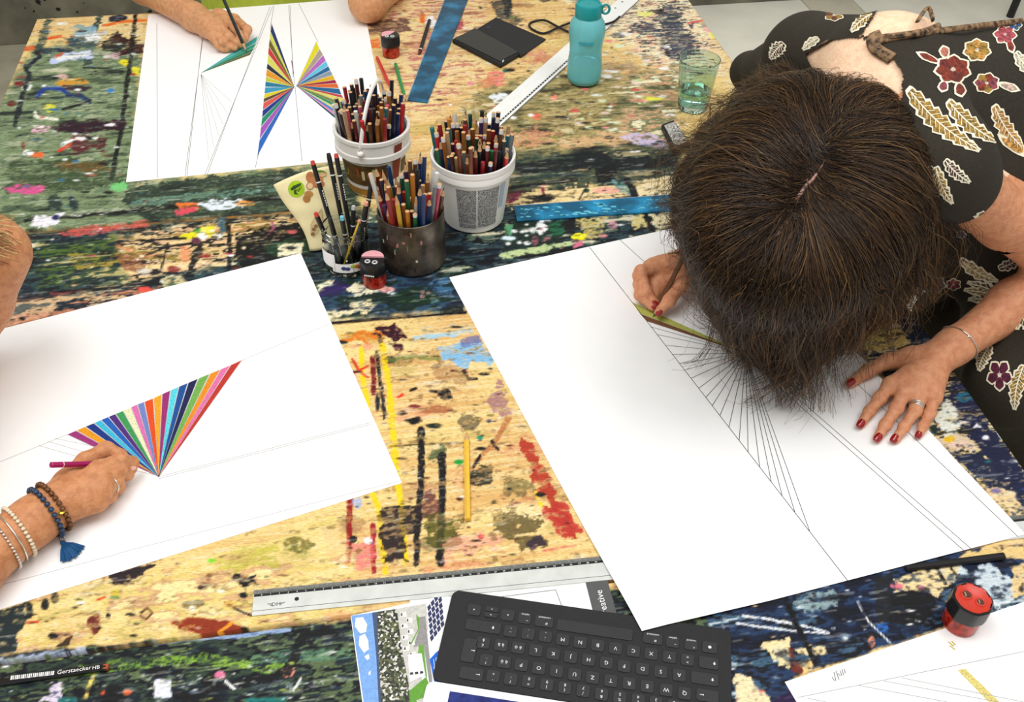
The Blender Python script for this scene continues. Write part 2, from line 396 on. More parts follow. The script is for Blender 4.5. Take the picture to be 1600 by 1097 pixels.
# --- far table, middle and right
ZONE([(600, -10), (760, -10), (760, 120), (640, 200), (600, 140)], [(150, 100, 86), (206, 160, 120), TAN, (226, 196, 150), (186, 120, 110), TAN], rag=10, op=.85)
P((160, 66, 76), [(690, 30), (724, 20), (722, 44), (700, 50)], 4, .8); P((196, 120, 116), [(640, 60), (690, 40), (680, 90), (645, 98)], 8, .6, .4)
P((74, 50, 52), [(575, 36), (640, 28), (640, 46), (580, 54)], 5, .7); P((226, 120, 60), [(578, 62), (592, 60), (592, 74), (580, 76)], 3); E((240, 240, 246), 674, 34, 8, 10, .5); E((222, 110, 50), 660, 28, 4, 8, .5)
ZONE([(870, -10), (1080, -10), (1125, 70), (1130, 110), (1060, 130), (960, 60)], [(86, 92, 104), (140, 136, 130), CR, (236, 214, 170), (226, 180, 160), (60, 66, 78), CR], rag=14, op=.9, field=2)
P((52, 60, 78), [(1018, 10), (1050, 4), (1076, 40), (1090, 80), (1060, 100), (1030, 70)], 16, .85, .3); P((60, 66, 84), [(985, 40), (1020, 30), (1040, 50), (1000, 56)], 10, .8, .35)
P((70, 70, 66), [(768, 2), (795, 0), (800, 20), (820, 32), (800, 40), (775, 22)], 6, .85); P((40, 44, 46), [(785, 0), (798, 0), (802, 24), (790, 26)], 3)
ZONE([(720, 165), (800, 120), (900, 120), (1060, 110), (1060, 260), (1060, 330), (700, 330), (690, 240)], olive_pal, rag=18, op=.92)
ZONE([(980, 120), (1060, 110), (1060, 230), (960, 220)], [(96, 96, 70), (140, 138, 100), (206, 160, 130), (120, 126, 96), CR], rag=10, op=.8)
E((222, 150, 120), 830, 215, 50, 14, .8, .8, .4); P((214, 170, 130), [(860, 216), (980, 206), (1000, 222), (880, 232)], 8, .8, .3)
E((232, 130, 120), 775, 122, 14, 12, .5); E((200, 130, 100), 760, 130, 14, 8, .6, .8); E((240, 140, 160), 735, 130, 5, 4, .4); E((224, 232, 240), 780, 152, 12, 7, .8); E((70, 130, 110), 790, 110, 5, 3, .4)
E((236, 110, 90), 838, 182, 7, 4, .5); E((240, 140, 120), 866, 152, 5, 4, .4)
P((196, 180, 214), [(970, 214), (1010, 208), (1050, 226), (1050, 240), (1000, 228)], 5, .9); E((200, 230, 220), 1000, 246, 16, 4, .7); E((96, 140, 130), 960, 290, 20, 4, .6)
ZONE([(760, 245), (1060, 225), (1060, 282), (800, 300)], [BK, (34, 42, 48), (50, 70, 66), (86, 92, 70), (60, 66, 60), (150, 140, 110)], rag=8, op=.95)
P((24, 28, 32), [(785, 252), (880, 250), (930, 228), (960, 246), (1060, 246), (1060, 256), (820, 272)], 6, .9, .3)
L(BK, [(780, 296), (842, 288), (900, 280)], 4, .5); P((20, 20, 22), [(930, 262), (960, 256), (962, 282), (932, 284)], 4)
for k in range(34):                                  # pale lancet flecks round the bottle
    x = 890 + rs.uniform(-5, 170); y = 130 + rs.uniform(-60, 70); E([(216, 226, 190), WH, (206, 216, 160), (230, 200, 190)][k % 4], x, y, rs.uniform(3, 9), rs.uniform(1.2, 2.6), .6)
E((230, 226, 90), 1020, 154, 14, 3, .6); E((226, 220, 120), 1010, 22, 12, 4, .7)
P((226, 196, 150), [(1100, 60), (1125, 66), (1160, 130), (1140, 140)], 8, .8, .3); P((80, 190, 110), [(1096, 22), (1100, 21), (1108, 35), (1103, 37)], 1.5)
P((232, 226, 90), [(1108, 50), (1116, 48), (1122, 60), (1112, 62)], 3); P((230, 170, 160), [(1098, 42), (1108, 40), (1112, 50), (1100, 50)], 3); L((220, 60, 60), [(1075, 36), (1098, 32)], 1.6)
SPK(600, 0, 1060, 230, 120, [BK, BK, (60, 50, 46), WH, (200, 90, 80), (120, 140, 70)], 1.2, 4.5)
SPK(30, 30, 230, 340, 150, [WH, BK, (34, 40, 40), (206, 214, 206), (160, 60, 50), (60, 110, 150)], 1.2, 4.0)
SPK(880, 60, 1130, 320, 90, [BK, WH, (214, 220, 190), (40, 44, 44), (220, 120, 120)], 1.2, 5)
# --- strip between the two gaps (row of the mugs)
ZONE([(-60, 372), (240, 352), (480, 335), (700, 322), (1120, 290), (1180, 330), (1180, 430), (700, 480), (480, 500), (-60, 560)], dark_pal, rag=6, op=1)
ZONE([(170, 372), (330, 346), (470, 338), (470, 372), (400, 392), (330, 418), (200, 440), (120, 430)], [TAN, (214, 150, 110), (150, 130, 70), (226, 190, 140), (50, 50, 44), (222, 180, 140), TAN], rag=10, op=.95)
ZONE([(60, 380), (180, 372), (200, 440), (60, 450)], [(26, 34, 30), (40, 70, 50), (90, 110, 50), (34, 50, 56), (60, 80, 60), (170, 160, 110)], rag=10, op=.95)
P((214, 96, 90), [(80, 366), (130, 354), (200, 350), (230, 342), (230, 352), (120, 372)], 4, .8, .3); P((176, 150, 70), [(110, 400), (200, 396), (196, 416), (120, 420)], 9, .8, .35)
P((130, 84, 60), [(184, 400), (230, 396), (228, 420), (192, 428)], 6, .8, .3)
L((222, 214, 40), [(286, 370), (310, 366), (330, 356)], 7, .6); E((236, 220, 60), 322, 362, 10, 7, .8); E((60, 150, 70), 308, 361, 5, 4, .4); E(WH, 316, 368, 8, 6, .5); E((104, 62, 74), 306, 376, 7, 5, .4); E((240, 236, 214), 340, 368, 7, 4, .5)
P((70, 100, 110), [(338, 342), (352, 338), (354, 360), (346, 366)], 4); E((226, 150, 110), 290, 398, 8, 12, .5); E((140, 70, 60), 272, 420, 12, 6, .6)
P((44, 40, 40), [(292, 424), (300, 400), (312, 378), (318, 380), (312, 404), (300, 425)], 3); L(BK, [(356, 350), (358, 380), (358, 420)], 6, .5); L(BK, [(252, 420), (262, 380)], 2.5)
L(BK, [(230, 398), (260, 385), (300, 380)], 3, .5); L(BK, [(220, 376), (290, 372)], 3, .5); E(BK, 248, 400, 10, 3, .5)
P((20, 22, 22), [(370, 372), (400, 356), (480, 348), (490, 400), (440, 412), (370, 420)], 6); P((36, 66, 44), [(412, 384), (436, 376), (480, 374), (486, 392), (430, 404)], 5); P(CR, [(434, 382), (474, 379), (472, 396), (436, 400)], 3); E((30, 30, 34), 456, 388, 12, 4, .9, .9)
E((214, 110, 110), 456, 362, 8, 3, .5); L((170, 90, 120), [(424, 346), (428, 356), (420, 366)], 3)
P((200, 206, 206), [(215, 425), (230, 416), (240, 424), (228, 434)], 6, .9, .4); P((56, 70, 90), [(60, 492), (110, 482), (150, 470), (150, 482), (90, 496)], 4)
ZONE([(20, 470), (150, 452), (250, 446), (250, 462), (120, 490), (0, 518), (0, 500)], [(206, 150, 120), (60, 70, 80), (190, 130, 100), (40, 50, 60), (216, 180, 140), (96, 100, 96)], rag=6, op=.95)
P((214, 160, 130), [(0, 500), (40, 488), (90, 486), (60, 500), (0, 514)], 4); E(BK, 35, 498, 5, 3, .3); E((220, 90, 80), 226, 452, 10, 4, .5); L((206, 80, 80), [(80, 458), (120, 455)], 4, .5)
L(BK, [(70, 457), (150, 453), (250, 442), (290, 437)], 4, .4); P((210, 196, 150), [(250, 436), (285, 430), (295, 440), (260, 448)], 6, .9, .3)
# right of the mugs
P((236, 204, 150), [(784, 312), (830, 300), (900, 290), (985, 290), (985, 310), (880, 316), (800, 326)], 7, 1, .2); P((240, 216, 168), [(992, 284), (1070, 272), (1080, 306), (996, 310)], 3)
P((120, 50, 76), [(784, 304), (812, 298), (816, 306), (796, 318), (784, 312)], 4); P((140, 60, 80), [(846, 292), (850, 290), (850, 304), (847, 302)], 2); P((110, 150, 150), [(955, 284), (975, 282), (990, 306), (970, 300)], 5, .9, .3)
L(BK, [(980, 282), (992, 306), (1010, 340), (1020, 362)], 9, .3); E(BK, 850, 310, 24, 5, .7); E((30, 70, 50), 916, 298, 5, 3, .4); L(BK, [(920, 285), (905, 312)], 2); E((240, 160, 150), 945, 298, 18, 5, .8, .8)
P((30, 50, 40), [(784, 350), (870, 342), (880, 372), (860, 392), (784, 398)], 6, .9); P((40, 110, 76), [(858, 346), (880, 342), (884, 360), (862, 368)], 5, .9); P((100, 160, 120), [(790, 352), (800, 352), (800, 366), (786, 372)], 4)
P((24, 24, 26), [(880, 345), (905, 340), (905, 356), (885, 362)], 4); P((200, 180, 110), [(905, 345), (945, 338), (945, 366), (910, 372)], 8, .9, .25); P((206, 190, 130), [(985, 340), (1005, 335), (1010, 355), (990, 358)], 4); P((230, 214, 170), [(1016, 336), (1060, 330), (1075, 345), (1030, 358)], 5)
E(WH, 846, 358, 9, 9, .8); E(WH, 852, 345, 12, 4, .6); E((246, 232, 30), 904, 369, 9, 6, .8); E((206, 230, 250), 840, 340, 4, 2, .4); E((220, 240, 250), 794, 372, 12, 3.5, .4)
for x, y, r in ((804, 361, 5), (822, 361, 4), (832, 359, 7), (823, 368, 3), (823, 351, 3), (816, 362, 4), (794, 381, 4), (824, 380, 6), (812, 379, 4)): E(WH, x, y, r, r * .55, .2)
P((190, 206, 150), [(780, 395), (840, 384), (900, 376), (905, 382), (840, 394), (780, 404)], 3, .95); P((210, 120, 140), [(894, 379), (910, 376), (912, 384), (896, 388)], 2); E((140, 90, 100), 836, 376, 5, 8, .5); E((214, 160, 170), 955, 352, 8, 7, .7, .8)
SPK(780, 290, 1060, 400, 70, [WH, BK, (40, 60, 50), (230, 200, 160), (206, 120, 130)], 1, 3.5)
SPK(20, 350, 480, 480, 150, [WH, BK, BK, (60, 90, 70), (230, 210, 170), (150, 60, 60)], 1, 4)
# below the mugs: cream dashes, navy band
ZONE([(478, 440), (720, 424), (720, 486), (480, 502)], [(24, 30, 36), (40, 56, 76), (56, 84, 104), (30, 50, 44), (36, 60, 50), (96, 130, 140)], rag=6, op=.98)
P(CR, [(492, 444), (520, 440), (520, 450), (500, 456)], 5, 1, .2); P(CR, [(540, 450), (570, 436), (600, 445), (560, 460)], 7, 1, .2); P((232, 214, 170), [(495, 492), (560, 472), (590, 474), (575, 488), (500, 500)], 7, 1, .35)
P((56, 42, 90), [(500, 456), (525, 440), (545, 446), (530, 462), (505, 462)], 5); L((60, 46, 100), [(502, 460), (545, 446)], 4); E((30, 56, 40), 650, 462, 30, 14, .7, .9); P((70, 110, 140), [(668, 440), (700, 432), (704, 460), (675, 452)], 6, .9, .3)
E((240, 170, 160), 606, 452, 12, 4, .7); E(WH, 612, 458, 6, 2, .6)
for x, y in ((660, 463), (669, 458), (660, 456)): E((236, 170, 170), x, y, 3.4, 2.2, .2); E((50, 60, 60), x, y, 1.7, 1.1, .1)
L(BK, [(478, 508), (600, 498), (728, 488)], 4, .3); P((36, 44, 40), [(690, 482), (722, 478), (728, 486), (690, 492)], 3)
# --- middle board: mostly bare wood
P((206, 120, 40), [(530, 526), (570, 514), (600, 522), (600, 532), (560, 534), (535, 532)], 6, .95, .25); P((62, 24, 40), [(588, 512), (616, 504), (636, 528), (614, 532), (600, 520)], 5)
E((226, 150, 120), 565, 542, 20, 4, .8, .8); E((70, 28, 36), 622, 543, 10, 6, .5); E(BK, 609, 562, 9, 5, .6); L(BK, [(592, 524), (597, 540)], 5)
P((150, 196, 226), [(640, 524), (662, 514), (740, 504), (742, 520), (690, 528), (645, 534)], 5, .9, .42); P((128, 176, 214), [(690, 544), (746, 534), (772, 560), (770, 572), (740, 566), (722, 574), (694, 560)], 6, .95, .22); P((110, 110, 150), [(720, 528), (750, 524), (752, 536), (724, 540)], 4, .8, .3)
L((110, 130, 70), [(610, 562), (650, 558), (686, 558)], 6, .6, .8, .35)
L((240, 200, 30), [(564, 545), (566, 580), (575, 640)], 7, .3); L((240, 200, 30), [(598, 540), (608, 600), (616, 700), (622, 760), (628, 800), (634, 880)], 8, .35, .95, .25)
L((236, 196, 30), [(583, 770), (592, 800), (598, 860), (602, 895)], 7, .4, .95, .25); P((240, 196, 30), [(612, 694), (622, 696), (620, 714), (612, 716)], 4)
L((116, 30, 30), [(583, 560), (584, 600), (583, 614)], 7, .3); L((140, 36, 30), [(547, 780), (546, 830), (543, 880)], 8, .4); L((150, 40, 40), [(583, 820), (583, 860), (585, 895)], 7, .5); L((200, 70, 50), [(550, 560), (562, 580), (575, 590)], 3, .8); L((206, 60, 40), [(548, 585), (575, 572)], 2.5, .6)
L(BK, [(590, 550), (594, 600), (602, 652)], 4, .8, 1, .35); E((40, 44, 46), 590, 628, 4, 14, .3); L((60, 56, 50), [(596, 614), (600, 655)], 3, .5)
P((220, 60, 46), [(617, 621), (628, 614), (634, 617), (624, 624)], 2); E(BK, 697, 615, 13, 9, .8); E(BK, 684, 612, 12, 3, .6); E(BK, 628, 646, 10, 4, .5); E(BK, 646, 658, 14, 7, .7); E((40, 50, 40), 678, 665, 16, 4, .6); L(BK, [(724, 580), (732, 592), (744, 592)], 4, .4); L(BK, [(642, 610), (650, 607)], 4, .3)
E((110, 100, 76), 730, 660, 16, 14, .7, .8); P((150, 110, 120), [(765, 620), (780, 600), (800, 640), (790, 655), (770, 645)], 8, .75, .2); E((46, 56, 90), 764, 658, 4, 3, .3); E((120, 50, 50), 648, 635, 8, 3, .5); E((150, 90, 60), 680, 640, 20, 6, .8, .7)
L((90, 80, 56), [(610, 698), (660, 694), (730, 692)], 2.5, .4); L((170, 110, 70), [(795, 655), (770, 695), (745, 720)], 6, .7, .8, .3); L(BK, [(768, 690), (778, 702)], 4, .3); E(BK, 752, 701, 8, 3, .4); L(BK, [(740, 730), (750, 712)], 4, .4)
P((76, 90, 60), [(665, 712), (690, 690), (700, 700), (690, 718), (668, 722)], 5, .85); E((30, 150, 70), 716, 722, 8, 4, .4); E((40, 140, 120), 750, 684, 5, 3, .4)
L(BK, [(657, 672), (658, 730), (654, 800), (650, 880)], 8, .5, 1, .2); L(BK, [(690, 712), (691, 780), (688, 880)], 10, .35)
P((40, 44, 34), [(736, 750), (752, 726), (772, 720), (774, 750), (752, 766)], 10, .85, .25); P((96, 60, 60), [(648, 790), (668, 766), (690, 790), (684, 810), (660, 812)], 8, .8)
P((42, 34, 36), [(594, 790), (632, 796), (660, 790), (654, 830), (632, 836), (640, 880), (600, 880), (596, 840)], 8, .92); P((84, 84, 34), [(664, 810), (700, 802), (722, 820), (716, 850), (690, 862), (664, 850)], 12, .85, .15)
P((84, 76, 46), [(756, 812), (800, 800), (840, 820), (850, 850), (820, 856), (770, 836)], 16, .75, .3); P((56, 44, 60), [(822, 850), (846, 836), (850, 850), (830, 862)], 5, .8); E((90, 90, 56), 806, 762, 26, 16, .7, .6, .3)
P((166, 58, 40), [(810, 680), (826, 690), (860, 750), (880, 800), (900, 840), (894, 838), (860, 800), (830, 740)], 8, .9, .12); P((176, 60, 50), [(850, 790), (880, 780), (905, 830), (880, 836), (858, 812)], 8, .9, .15); L((240, 200, 50), [(838, 770), (845, 790)], 5); E(BK, 845, 773, 8, 3.5, .4)
P((226, 130, 120), [(505, 830), (530, 815), (545, 850), (543, 882), (510, 870)], 12, .6, .3); P((226, 120, 120), [(548, 850), (582, 840), (584, 890), (550, 895)], 10, .75, .25); E(WH, 575, 845, 7, 5, .5); E((30, 30, 30), 552, 843, 6, 6, .6)
P((226, 150, 140), [(700, 840), (780, 826), (790, 850), (740, 866), (690, 876)], 12, .6, .35); E((230, 80, 90), 752, 838, 5, 4, .3); L((214, 120, 100), [(850, 860), (900, 852)], 3, .5); P((150, 170, 220), [(552, 782), (562, 776), (566, 790), (556, 796)], 5, .7)
SPK(500, 510, 800, 870, 190, [BK, BK, BK, (60, 40, 36), (90, 50, 40), (120, 110, 60), WH, (40, 60, 40)], .9, 4.5)
SPK(700, 560, 900, 870, 70, [BK, (70, 30, 30), (90, 84, 50)], .9, 3.5)
# --- lower left board
ZONE([(-60, 960), (200, 905), (420, 840), (520, 800), (560, 900), (560, 965), (300, 1000), (-60, 1030)], [(190, 178, 110), (226, 200, 130), (236, 208, 146), (220, 196, 120), (200, 160, 120), (240, 222, 160)], rag=10, op=.75)
P((44, 56, 58), [(-10, 955), (42, 940), (36, 975), (20, 1020), (-10, 1025)], 5); P((52, 40, 44), [(172, 898), (210, 886), (256, 876), (250, 884), (206, 906), (196, 914), (180, 908)], 6)
for x, y, rx, ry in ((70, 944, 6, 10), (86, 934, 6, 9), (46, 952, 6, 12)): E((40, 46, 40), x, y, rx, ry, .4)
L((200, 60, 40), [(42, 972), (60, 972)], 3, .5); L((206, 80, 60), [(152, 938), (164, 933)], 3); P((110, 52, 42), [(136, 968), (148, 958), (158, 956), (156, 984), (148, 990), (134, 980)], 4); E((40, 38, 44), 169, 962, 4, 5, .4)
E(BK, 83, 994, 8, 5, .5); P((60, 44, 30), [(86, 1012), (100, 1000), (114, 992), (110, 1008)], 4, .9); P((140, 60, 30), [(268, 972), (300, 964), (360, 970), (376, 982), (360, 990), (320, 992), (284, 984)], 3); L((230, 150, 50), [(342, 988), (362, 974)], 4, .6)
L((110, 80, 50), [(220, 958), (230, 950), (238, 958), (228, 968), (219, 962)], 3, .3); E((140, 80, 50), 326, 902, 6, 9, .4, .85); E((60, 44, 40), 316, 918, 8, 4, .6); P(BK, [(354, 908), (366, 898), (402, 896), (404, 914), (384, 920)], 5); E(BK, 380, 930, 7, 5, .5); L(BK, [(352, 942), (370, 952), (392, 962)], 3, .6)
E(WH, 300, 951, 4, 3.5, .2); E((110, 100, 70), 306, 944, 20, 7, .8, .8, .3); P((170, 170, 70), [(330, 870), (400, 850), (430, 850), (430, 890), (350, 890)], 16, .6, .35); E((90, 90, 40), 470, 850, 22, 10, .9, .7, .3); E((120, 200, 60), 330, 876, 5, 3, .5); E((216, 200, 30), 180, 926, 6, 4, .6); E((230, 170, 90), 360, 944, 10, 6, .6, .9)
P((230, 166, 120), [(510, 958), (552, 952), (552, 968), (500, 974)], 5, .7); L(BK, [(512, 972), (524, 968), (534, 966)], 2.5)
SPK(30, 880, 540, 1000, 130, [BK, (60, 44, 40), (90, 90, 50), WH, (130, 60, 50), (90, 120, 50)], .9, 4)
# --- front boards: dark
ZONE([(-60, 1030), (200, 1004), (330, 994), (560, 966), (1120, 905), (1160, 1000), (1160, 1110), (-60, 1110)], [BK, (18, 22, 30), (30, 44, 52), (60, 76, 62), (20, 24, 34), (96, 110, 80), (40, 52, 60), (24, 26, 30)], rag=5, op=1, soft=5)
L((190, 200, 226), [(0, 1030), (60, 1022), (130, 1014)], 5, .7, .8, .35); L((150, 190, 70), [(120, 1050), (190, 1038), (320, 1030), (450, 1046)], 12, .6, .8, .42); L((110, 150, 120), [(400, 1030), (470, 1022), (540, 1022)], 14, .5, .7, .35); L((150, 170, 210), [(240, 1004), (330, 996), (372, 994), (450, 984)], 5, .6, .9, .25)
P((222, 224, 236), [(242, 1064), (268, 1060), (270, 1092), (242, 1097)], 4); P((214, 200, 220), [(70, 1080), (96, 1066), (94, 1097), (60, 1097)], 6); P((40, 110, 110), [(92, 1092), (120, 1088), (120, 1097), (92, 1097)], 2); P((30, 120, 116), [(384, 1092), (444, 1090), (446, 1097), (384, 1097)], 2)
L((230, 200, 110), [(146, 1054), (140, 1070), (134, 1090)], 5, .3); E(BK, 178, 1076, 12, 8, .5); E(BK, 24, 1090, 8, 5, .4); E((220, 90, 50), 160, 1082, 4, 4, .4); E((220, 90, 50), 200, 1082, 6, 4, .4); E((226, 150, 130), 450, 1050, 10, 8, .6); E((214, 120, 150), 345, 1056, 8, 6, .7); L(WH, [(352, 1064), (366, 1076)], 3, .5); L((220, 220, 216), [(458, 1078), (470, 1060)], 3, .5)
L(BK, [(450, 1050), (470, 1000), (480, 982)], 10, .7, .9, .3); E((16, 16, 18), 400, 1056, 8, 6, .4); E((16, 16, 18), 436, 1052, 7, 6, .4); E((16, 16, 18), 326, 1064, 10, 9, .5); P((16, 16, 18), [(320, 1060), (334, 1056), (334, 1084), (324, 1086)], 3); L((206, 210, 200), [(230, 1060), (300, 1062), (400, 1072), (520, 1068)], 8, .8, .8, .5)
SPK(0, 1010, 550, 1097, 160, [WH, (206, 210, 206), (90, 110, 90), (150, 160, 90), (40, 60, 90)], .9, 3.2)
# front right
ZONE([(1100, 955), (1250, 905), (1420, 870), (1600, 850), (1600, 960), (1500, 970), (1240, 1060), (1260, 1110), (1140, 1110)], navy_pal, rag=5, op=1, soft=5)
P((236, 208, 156), [(1395, 905), (1440, 890), (1500, 884), (1490, 905), (1465, 930), (1440, 922), (1398, 926)], 5, .98); E((226, 120, 130), 1400, 916, 9, 5, .6); E((226, 110, 140), 1440, 918, 5, 3, .5); L(BK, [(1465, 890), (1478, 912)], 5, .4); L(BK, [(1486, 888), (1500, 904)], 3, .4)
P((210, 222, 226), [(1500, 890), (1556, 884), (1580, 900), (1590, 930), (1560, 950), (1540, 920)], 8, .9, .25); P((230, 196, 140), [(1578, 885), (1602, 880), (1602, 925), (1585, 935)], 5, .95)
P((26, 26, 30), [(1388, 928), (1450, 926), (1466, 945), (1440, 980), (1388, 976)], 5); P((150, 170, 170), [(1235, 940), (1300, 925), (1312, 950), (1262, 962)], 8, .9, .35); P((40, 40, 40), [(1368, 905), (1392, 900), (1390, 970), (1372, 976)], 5, .9, .2)
P((236, 212, 160), [(1196, 1010), (1230, 1000), (1240, 1020), (1232, 1046), (1210, 1030)], 6, .98); P((236, 212, 160), [(1238, 1012), (1290, 1008), (1290, 1020), (1244, 1024)], 4, .98); P((226, 190, 130), [(1242, 1036), (1266, 1030), (1270, 1046), (1252, 1052)], 4); P((110, 50, 40), [(1230, 1012), (1240, 1010), (1252, 1050), (1238, 1050)], 4)
P((238, 212, 168), [(1148, 1052), (1180, 1066), (1204, 1090), (1200, 1110), (1148, 1110)], 5); E((240, 150, 130), 1190, 1080, 6, 3, .4); P((50, 28, 70), [(1208, 1090), (1235, 1076), (1250, 1097), (1205, 1110)], 5, .9)
L(WH, [(1160, 962), (1200, 968), (1260, 978), (1295, 990)], 3, .6, .9, .25); L(WH, [(1152, 974), (1210, 982), (1290, 990)], 2.5, .6, .9, .25); L(WH, [(1340, 940), (1356, 970), (1390, 1004)], 2, .4, .9); L((16, 16, 18), [(1228, 938), (1242, 970), (1260, 1005), (1275, 1035)], 8, .3); E((50, 110, 180), 1378, 982, 10, 10, .8, .9); E((214, 140, 110), 1362, 1002, 6, 10, .5)
P((226, 190, 130), [(1510, 862), (1600, 852), (1602, 872), (1540, 876), (1500, 872)], 3)
SPK(1110, 880, 1500, 1060, 130, [WH, (200, 210, 214), BK, (60, 90, 130), (230, 200, 150)], .9, 3.5)
# --- right edge of the tables, around the resting hand
ZONE([(1130, 400), (1240, 330), (1400, 380), (1520, 560), (1610, 670), (1610, 830), (1500, 730), (1350, 560), (1240, 560)], [(30, 34, 44), (36, 46, 70), (206, 186, 140), (44, 60, 84), (226, 200, 150), (60, 60, 50)], rag=8, op=.95, field=2)
P((216, 186, 110), [(1316, 500), (1388, 488), (1424, 536), (1370, 550), (1345, 545), (1330, 520)], 6, .95, .1); P((36, 48, 72), [(1396, 484), (1460, 478), (1475, 520), (1440, 545), (1424, 536)], 5, .9)
P(CR, [(1505, 575), (1520, 562), (1600, 662), (1610, 690), (1600, 680), (1560, 645), (1530, 620), (1512, 600)], 6, 1, .12); P((34, 40, 70), [(1484, 595), (1500, 580), (1530, 625), (1560, 680), (1600, 740), (1610, 790), (1560, 740), (1500, 660), (1484, 630)], 6, .97)
P((226, 230, 214), [(1460, 655), (1480, 620), (1500, 650), (1500, 680), (1480, 690)], 6, .95, .2); P((214, 190, 160), [(1462, 690), (1500, 676), (1532, 700), (1530, 706), (1480, 706)], 5, .98); P((40, 60, 50), [(1450, 668), (1462, 660), (1470, 682), (1460, 680)], 3)
P((40, 70, 80), [(1530, 616), (1590, 630), (1610, 670), (1570, 660), (1545, 640)], 6, .8, .4); E((40, 110, 130), 1508, 621, 12, 6, .6); E((60, 100, 170), 1525, 610, 6, 4, .4); P(WH, [(1534, 636), (1550, 650), (1590, 700), (1600, 716), (1570, 690), (1540, 652)], 5, .9, .3); E((110, 190, 130), 1550, 644, 8, 5, .6)
P(WH, [(1520, 669), (1527, 662), (1537, 669), (1528, 668)], 1.5); E(WH, 1575, 692, 5, 4, .3); E(WH, 1540, 684, 5, 3, .7); E((226, 180, 50), 1484, 686, 8, 4, .6); E((230, 190, 180), 1500, 696, 14, 5, .7, .8); L((20, 24, 30), [(1500, 675), (1520, 671)], 4, .4)
P((36, 44, 70), [(1485, 708), (1530, 706), (1560, 730), (1600, 780), (1600, 800), (1540, 760)], 5, .95, .1); P((232, 200, 150), [(1535, 760), (1580, 765), (1602, 800), (1590, 805), (1555, 782)], 5, .97); E((120, 110, 150), 1555, 767, 10, 4, .8, .9)
SPK(1300, 470, 1600, 800, 90, [WH, WH, BK, (60, 90, 150), (220, 210, 190), (40, 120, 120)], 1, 4)
# general fine spatter and wood-pore breakup
pore = np.clip((N_fin * .5 + N_st2 * .5 - .60) * 9, 0, 1)[:, None]
COLR *= 1 - .28 * pore
hl = np.clip((fbm(u_ / 3.0, v_ / .4, 99, 4) - .66) * 12, 0, 1)[:, None]
COLR[:] = COLR * (1 - .35 * hl) + npc((226, 222, 206)) * .35 * hl
q_ = COLR / 255.; COLR[:] = 255 * (.55 * q_ + .45 * np.clip(q_, 0, 1) ** 2 * (3 - 2 * np.clip(q_, 0, 1)))
lin = np.clip(COLR / 255.0, 0, 1); lin = np.where(lin <= .04045, lin / 12.92, ((lin + .055) / 1.055) ** 2.4)

mt = bpy.data.materials.new('painted_plywood'); mt.use_nodes = True; nt = mt.node_tree; b = nt.nodes['Principled BSDF']
at = nt.nodes.new('ShaderNodeAttribute'); at.attribute_name = 'paint'
tc = nt.nodes.new('ShaderNodeTexCoord')
mp = nt.nodes.new('ShaderNodeMapping'); mp.inputs['Rotation'].default_value = (0, 0, -TH); mp.inputs['Scale'].default_value = (0.35, 1.6, 1)
n1 = nt.nodes.new('ShaderNodeTexNoise'); n1.inputs['Scale'].default_value = 420; n1.inputs['Detail'].default_value = 5
nt.links.new(tc.outputs['Object'], mp.inputs[0]); nt.links.new(mp.outputs[0], n1.inputs['Vector'])
r1 = nt.nodes.new('ShaderNodeValToRGB'); r1.color_ramp.elements[0].position = .36; r1.color_ramp.elements[0].color = (.45, .45, .45, 1); r1.color_ramp.elements[1].position = .58; r1.color_ramp.elements[1].color = (1.12, 1.12, 1.12, 1)
nt.links.new(n1.outputs['Fac'], r1.inputs[0])
mx = nt.nodes.new('ShaderNodeMixRGB'); mx.blend_type = 'MULTIPLY'; mx.inputs[0].default_value = .45
nt.links.new(at.outputs['Color'], mx.inputs[1]); nt.links.new(r1.outputs[0], mx.inputs[2])
hs = nt.nodes.new('ShaderNodeHueSaturation'); hs.inputs['Saturation'].default_value = 1.0
nt.links.new(mx.outputs[0], hs.inputs['Color']); nt.links.new(hs.outputs[0], b.inputs['Base Color'])
n2 = nt.nodes.new('ShaderNodeTexNoise'); n2.inputs['Scale'].default_value = 160; n2.inputs['Detail'].default_value = 6; nt.links.new(mp.outputs[0], n2.inputs['Vector'])
bp = nt.nodes.new('ShaderNodeBump'); bp.inputs['Strength'].default_value = .35; bp.inputs['Distance'].default_value = .002
nt.links.new(n2.outputs['Fac'], bp.inputs['Height']); nt.links.new(bp.outputs[0], b.inputs['Normal']); b.inputs['Roughness'].default_value = .62
b.inputs['Specular IOR Level'].default_value = .25
MATS['painted_plywood'] = mt
m_leg = mat('trestle_wood', (150, 118, 78), .6, scale=20, var=.3)

tables = []
for t in range(3):
    v0 = min(b_[1] for b_ in BOARDS if b_[0] == t); v1 = max(b_[2] for b_ in BOARDS if b_[0] == t)
    e = empty('work_table', UV((U0 + U1) / 2, (v0 + v1) / 2, 0)); tables.append(e)
    e['category'] = 'table'; e['group'] = 'paint-covered work tables pushed together'
    for su in (U0 + .12, U1 - .12):
        for sv in (v0 + .09, v1 - .09):
            lm = MB(); lm.tube([UV(su, sv, 0.0), UV(su, sv, TZ - .026)], .028, 4); lm.build('leg', m_leg, e, wld=True)
    ap = MB()
    for sv in (v0 + .09, v1 - .09): ap.tube([UV(U0 + .12, sv, TZ - .06), UV(U1 - .12, sv, TZ - .06)], .03, 4)
    ap.build('rail', m_leg, e, wld=True)
tables[0]['label'] = 'far paint-spattered wooden work table with grey-green left side carrying the turquoise bottle'
tables[1]['label'] = 'middle paint-spattered wooden work table under the pencil buckets and the yellow pencil'
tables[2]['label'] = 'front dark-painted wooden work table under the black keyboard'
off = 0
TT = 0.024
